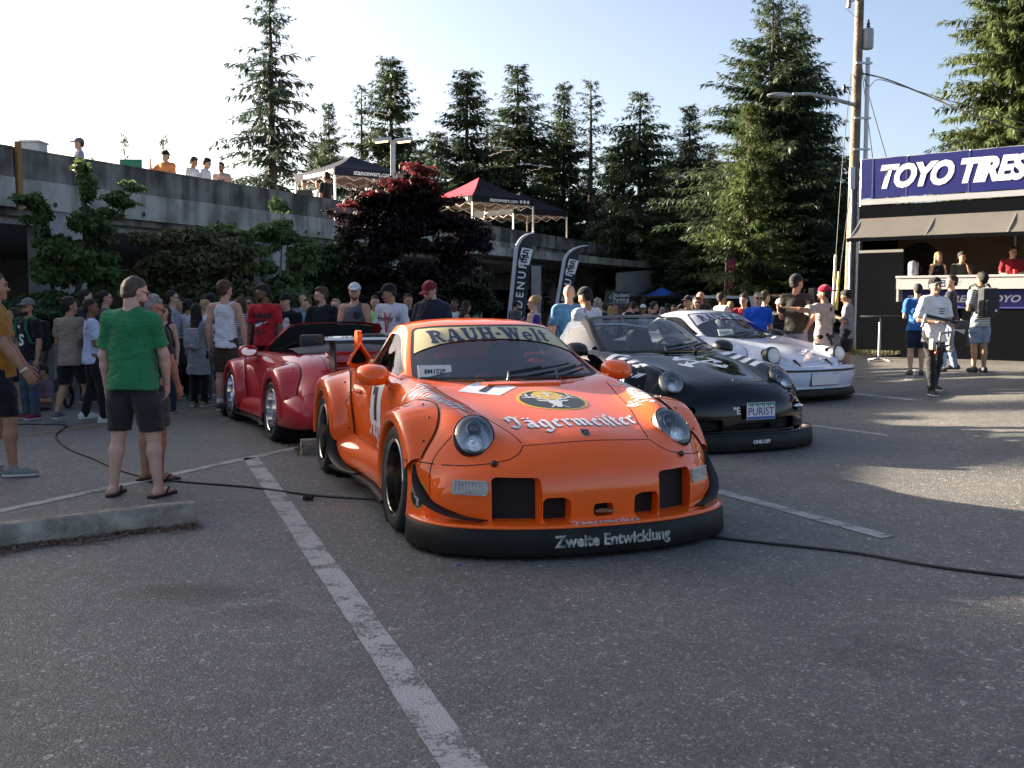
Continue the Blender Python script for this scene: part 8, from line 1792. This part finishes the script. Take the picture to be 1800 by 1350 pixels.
ondeck('dark-haired person in black sitting on the parapet by the canopy', 573, 303, 31.2, 60, 'tan', ('short', 'black'), ('tee', 'black', BK), ('pants', 'black', BK), (.1, .1, .1), ('down', 'front'), (0, 0))
ondeck('young man in grey leaning on the parapet left of the black shirt', 534, 318, 30.6, 185, 'tan', ('thick', 'brown'), ('tee', 'dark grey', (.09, .09, .10)), ('pants', 'black', BK), (.1, .1, .1), ('front', 'front'), (0, -10))
ondeck('pale-shirted person between the two sitting by the canopy', 560, 318, 31.5, 150, 'light', ('thick', 'dark'), ('tee', 'pale', (.4, .38, .36)), ('pants', 'black', BK), (.1, .1, .1), ('front', 'front'), (0, -10))
ondeck('person under the middle canopy on the roof deck', 853, 378, 42.5, 180, 'tan', ('short', 'black'), ('tee', 'dark grey', (.09, .09, .10)), ('pants', 'black', BK), (.1, .1, .1), ('down', 'down'), (0, 0))
gch = empty('folding_chair', (atY(230, 282, 24.2).x, 24.2, 3.28)); tag(gch, 'green folding chair back showing above the parapet', 'chair'); zc2 = atY(230, 280, 24.2).z-3.28
MB().box((0, 0, zc2-.22), (.5, .03, .44), bev=.012).build('backrest', cloth('chair_green', (.03, .16, .12)), gch); MB().box((0, -.24, .45), (.5, .46, .03), bev=.01).build('seat', cloth('chair_green', (.03, .16, .12)), gch)
for x in (-1, 1):
    for y in (0, -.45): MB().tube([(x*.24, y, 0), (x*.24, y*.98, .45 if y else zc2)], .014, 6).build('leg', STEEL, gch)
for px, tp_, lab in ((962, 486, 'person going up the entrance stair, left one of two'), (985, 486, 'person going up the entrance stair, right one of two')):
    p = atY(px, 500, 49.5); p.z = atY(px, tp_, 49.5).z-1.7; person(lab, p, 1.7, 150, 'tan', ('short', 'black'), ('tee', 'black', BK), ('pants', 'black', BK), (.1, .1, .1), ('down', 'down'), (0, 0), res=.034, group='people on the stair')
# badge at the hip of the smiling man, baby buggy in the crowd
bd = MB().box((0, 0, 0), (.17, .01, .22), Matrix.Rotation(R(25), 3, 'Y'), bev=.004).build('badge', mat('badge_card', (.45, .44, .42), .5)); bd.location = atY(1692, 574, 18.55); tag(bd, 'large pass card hanging at the hip of the smiling man', 'badge')
def buggy(px, py, Y, lab):
    t = empty('baby_buggy', gY(px, Y)); tag(t, lab, 'buggy', 'baby buggies in the crowd')
    for x, y in ((-.25, 0), (.25, 0), (0, .55)): MB().lathe([(.13, -.02), (.15, -.025), (.16, 0), (.15, .025), (.13, .02)], c=(x, y, .16), axis=(1, 0, 0), n=20).build('tyre', RUBBER, t, True); MB().tube([(x, y, .03), (x, y, .29)], .008, 5).tube([(x, y-.13, .16), (x, y+.13, .16)], .008, 5).build('spokes', STEEL, t)
    MB().tube([(-.25, 0, .16), (-.2, .15, .6), (-.2, -.3, 1.0), (.2, -.3, 1.0), (.2, .15, .6), (.25, 0, .16)], .014, 6).tube([(-.2, .15, .6), (0, .55, .16), (.2, .15, .6)], .014, 6).build('buggy_frame', BLACK, t, True)
    MB().box((0, .15, .52), (.38, .5, .2), Matrix.Rotation(R(-14), 3, 'X'), bev=.06).box((0, -.1, .74), (.38, .12, .42), Matrix.Rotation(R(-20), 3, 'X'), bev=.05).build('buggy_seat', cloth('buggy_black', BK), t, True)
buggy(335, 690, 16.0, 'black baby buggy behind the woman in the grey cardigan'); buggy(148, 715, 14.8, 'black baby buggy low behind the man in beige')
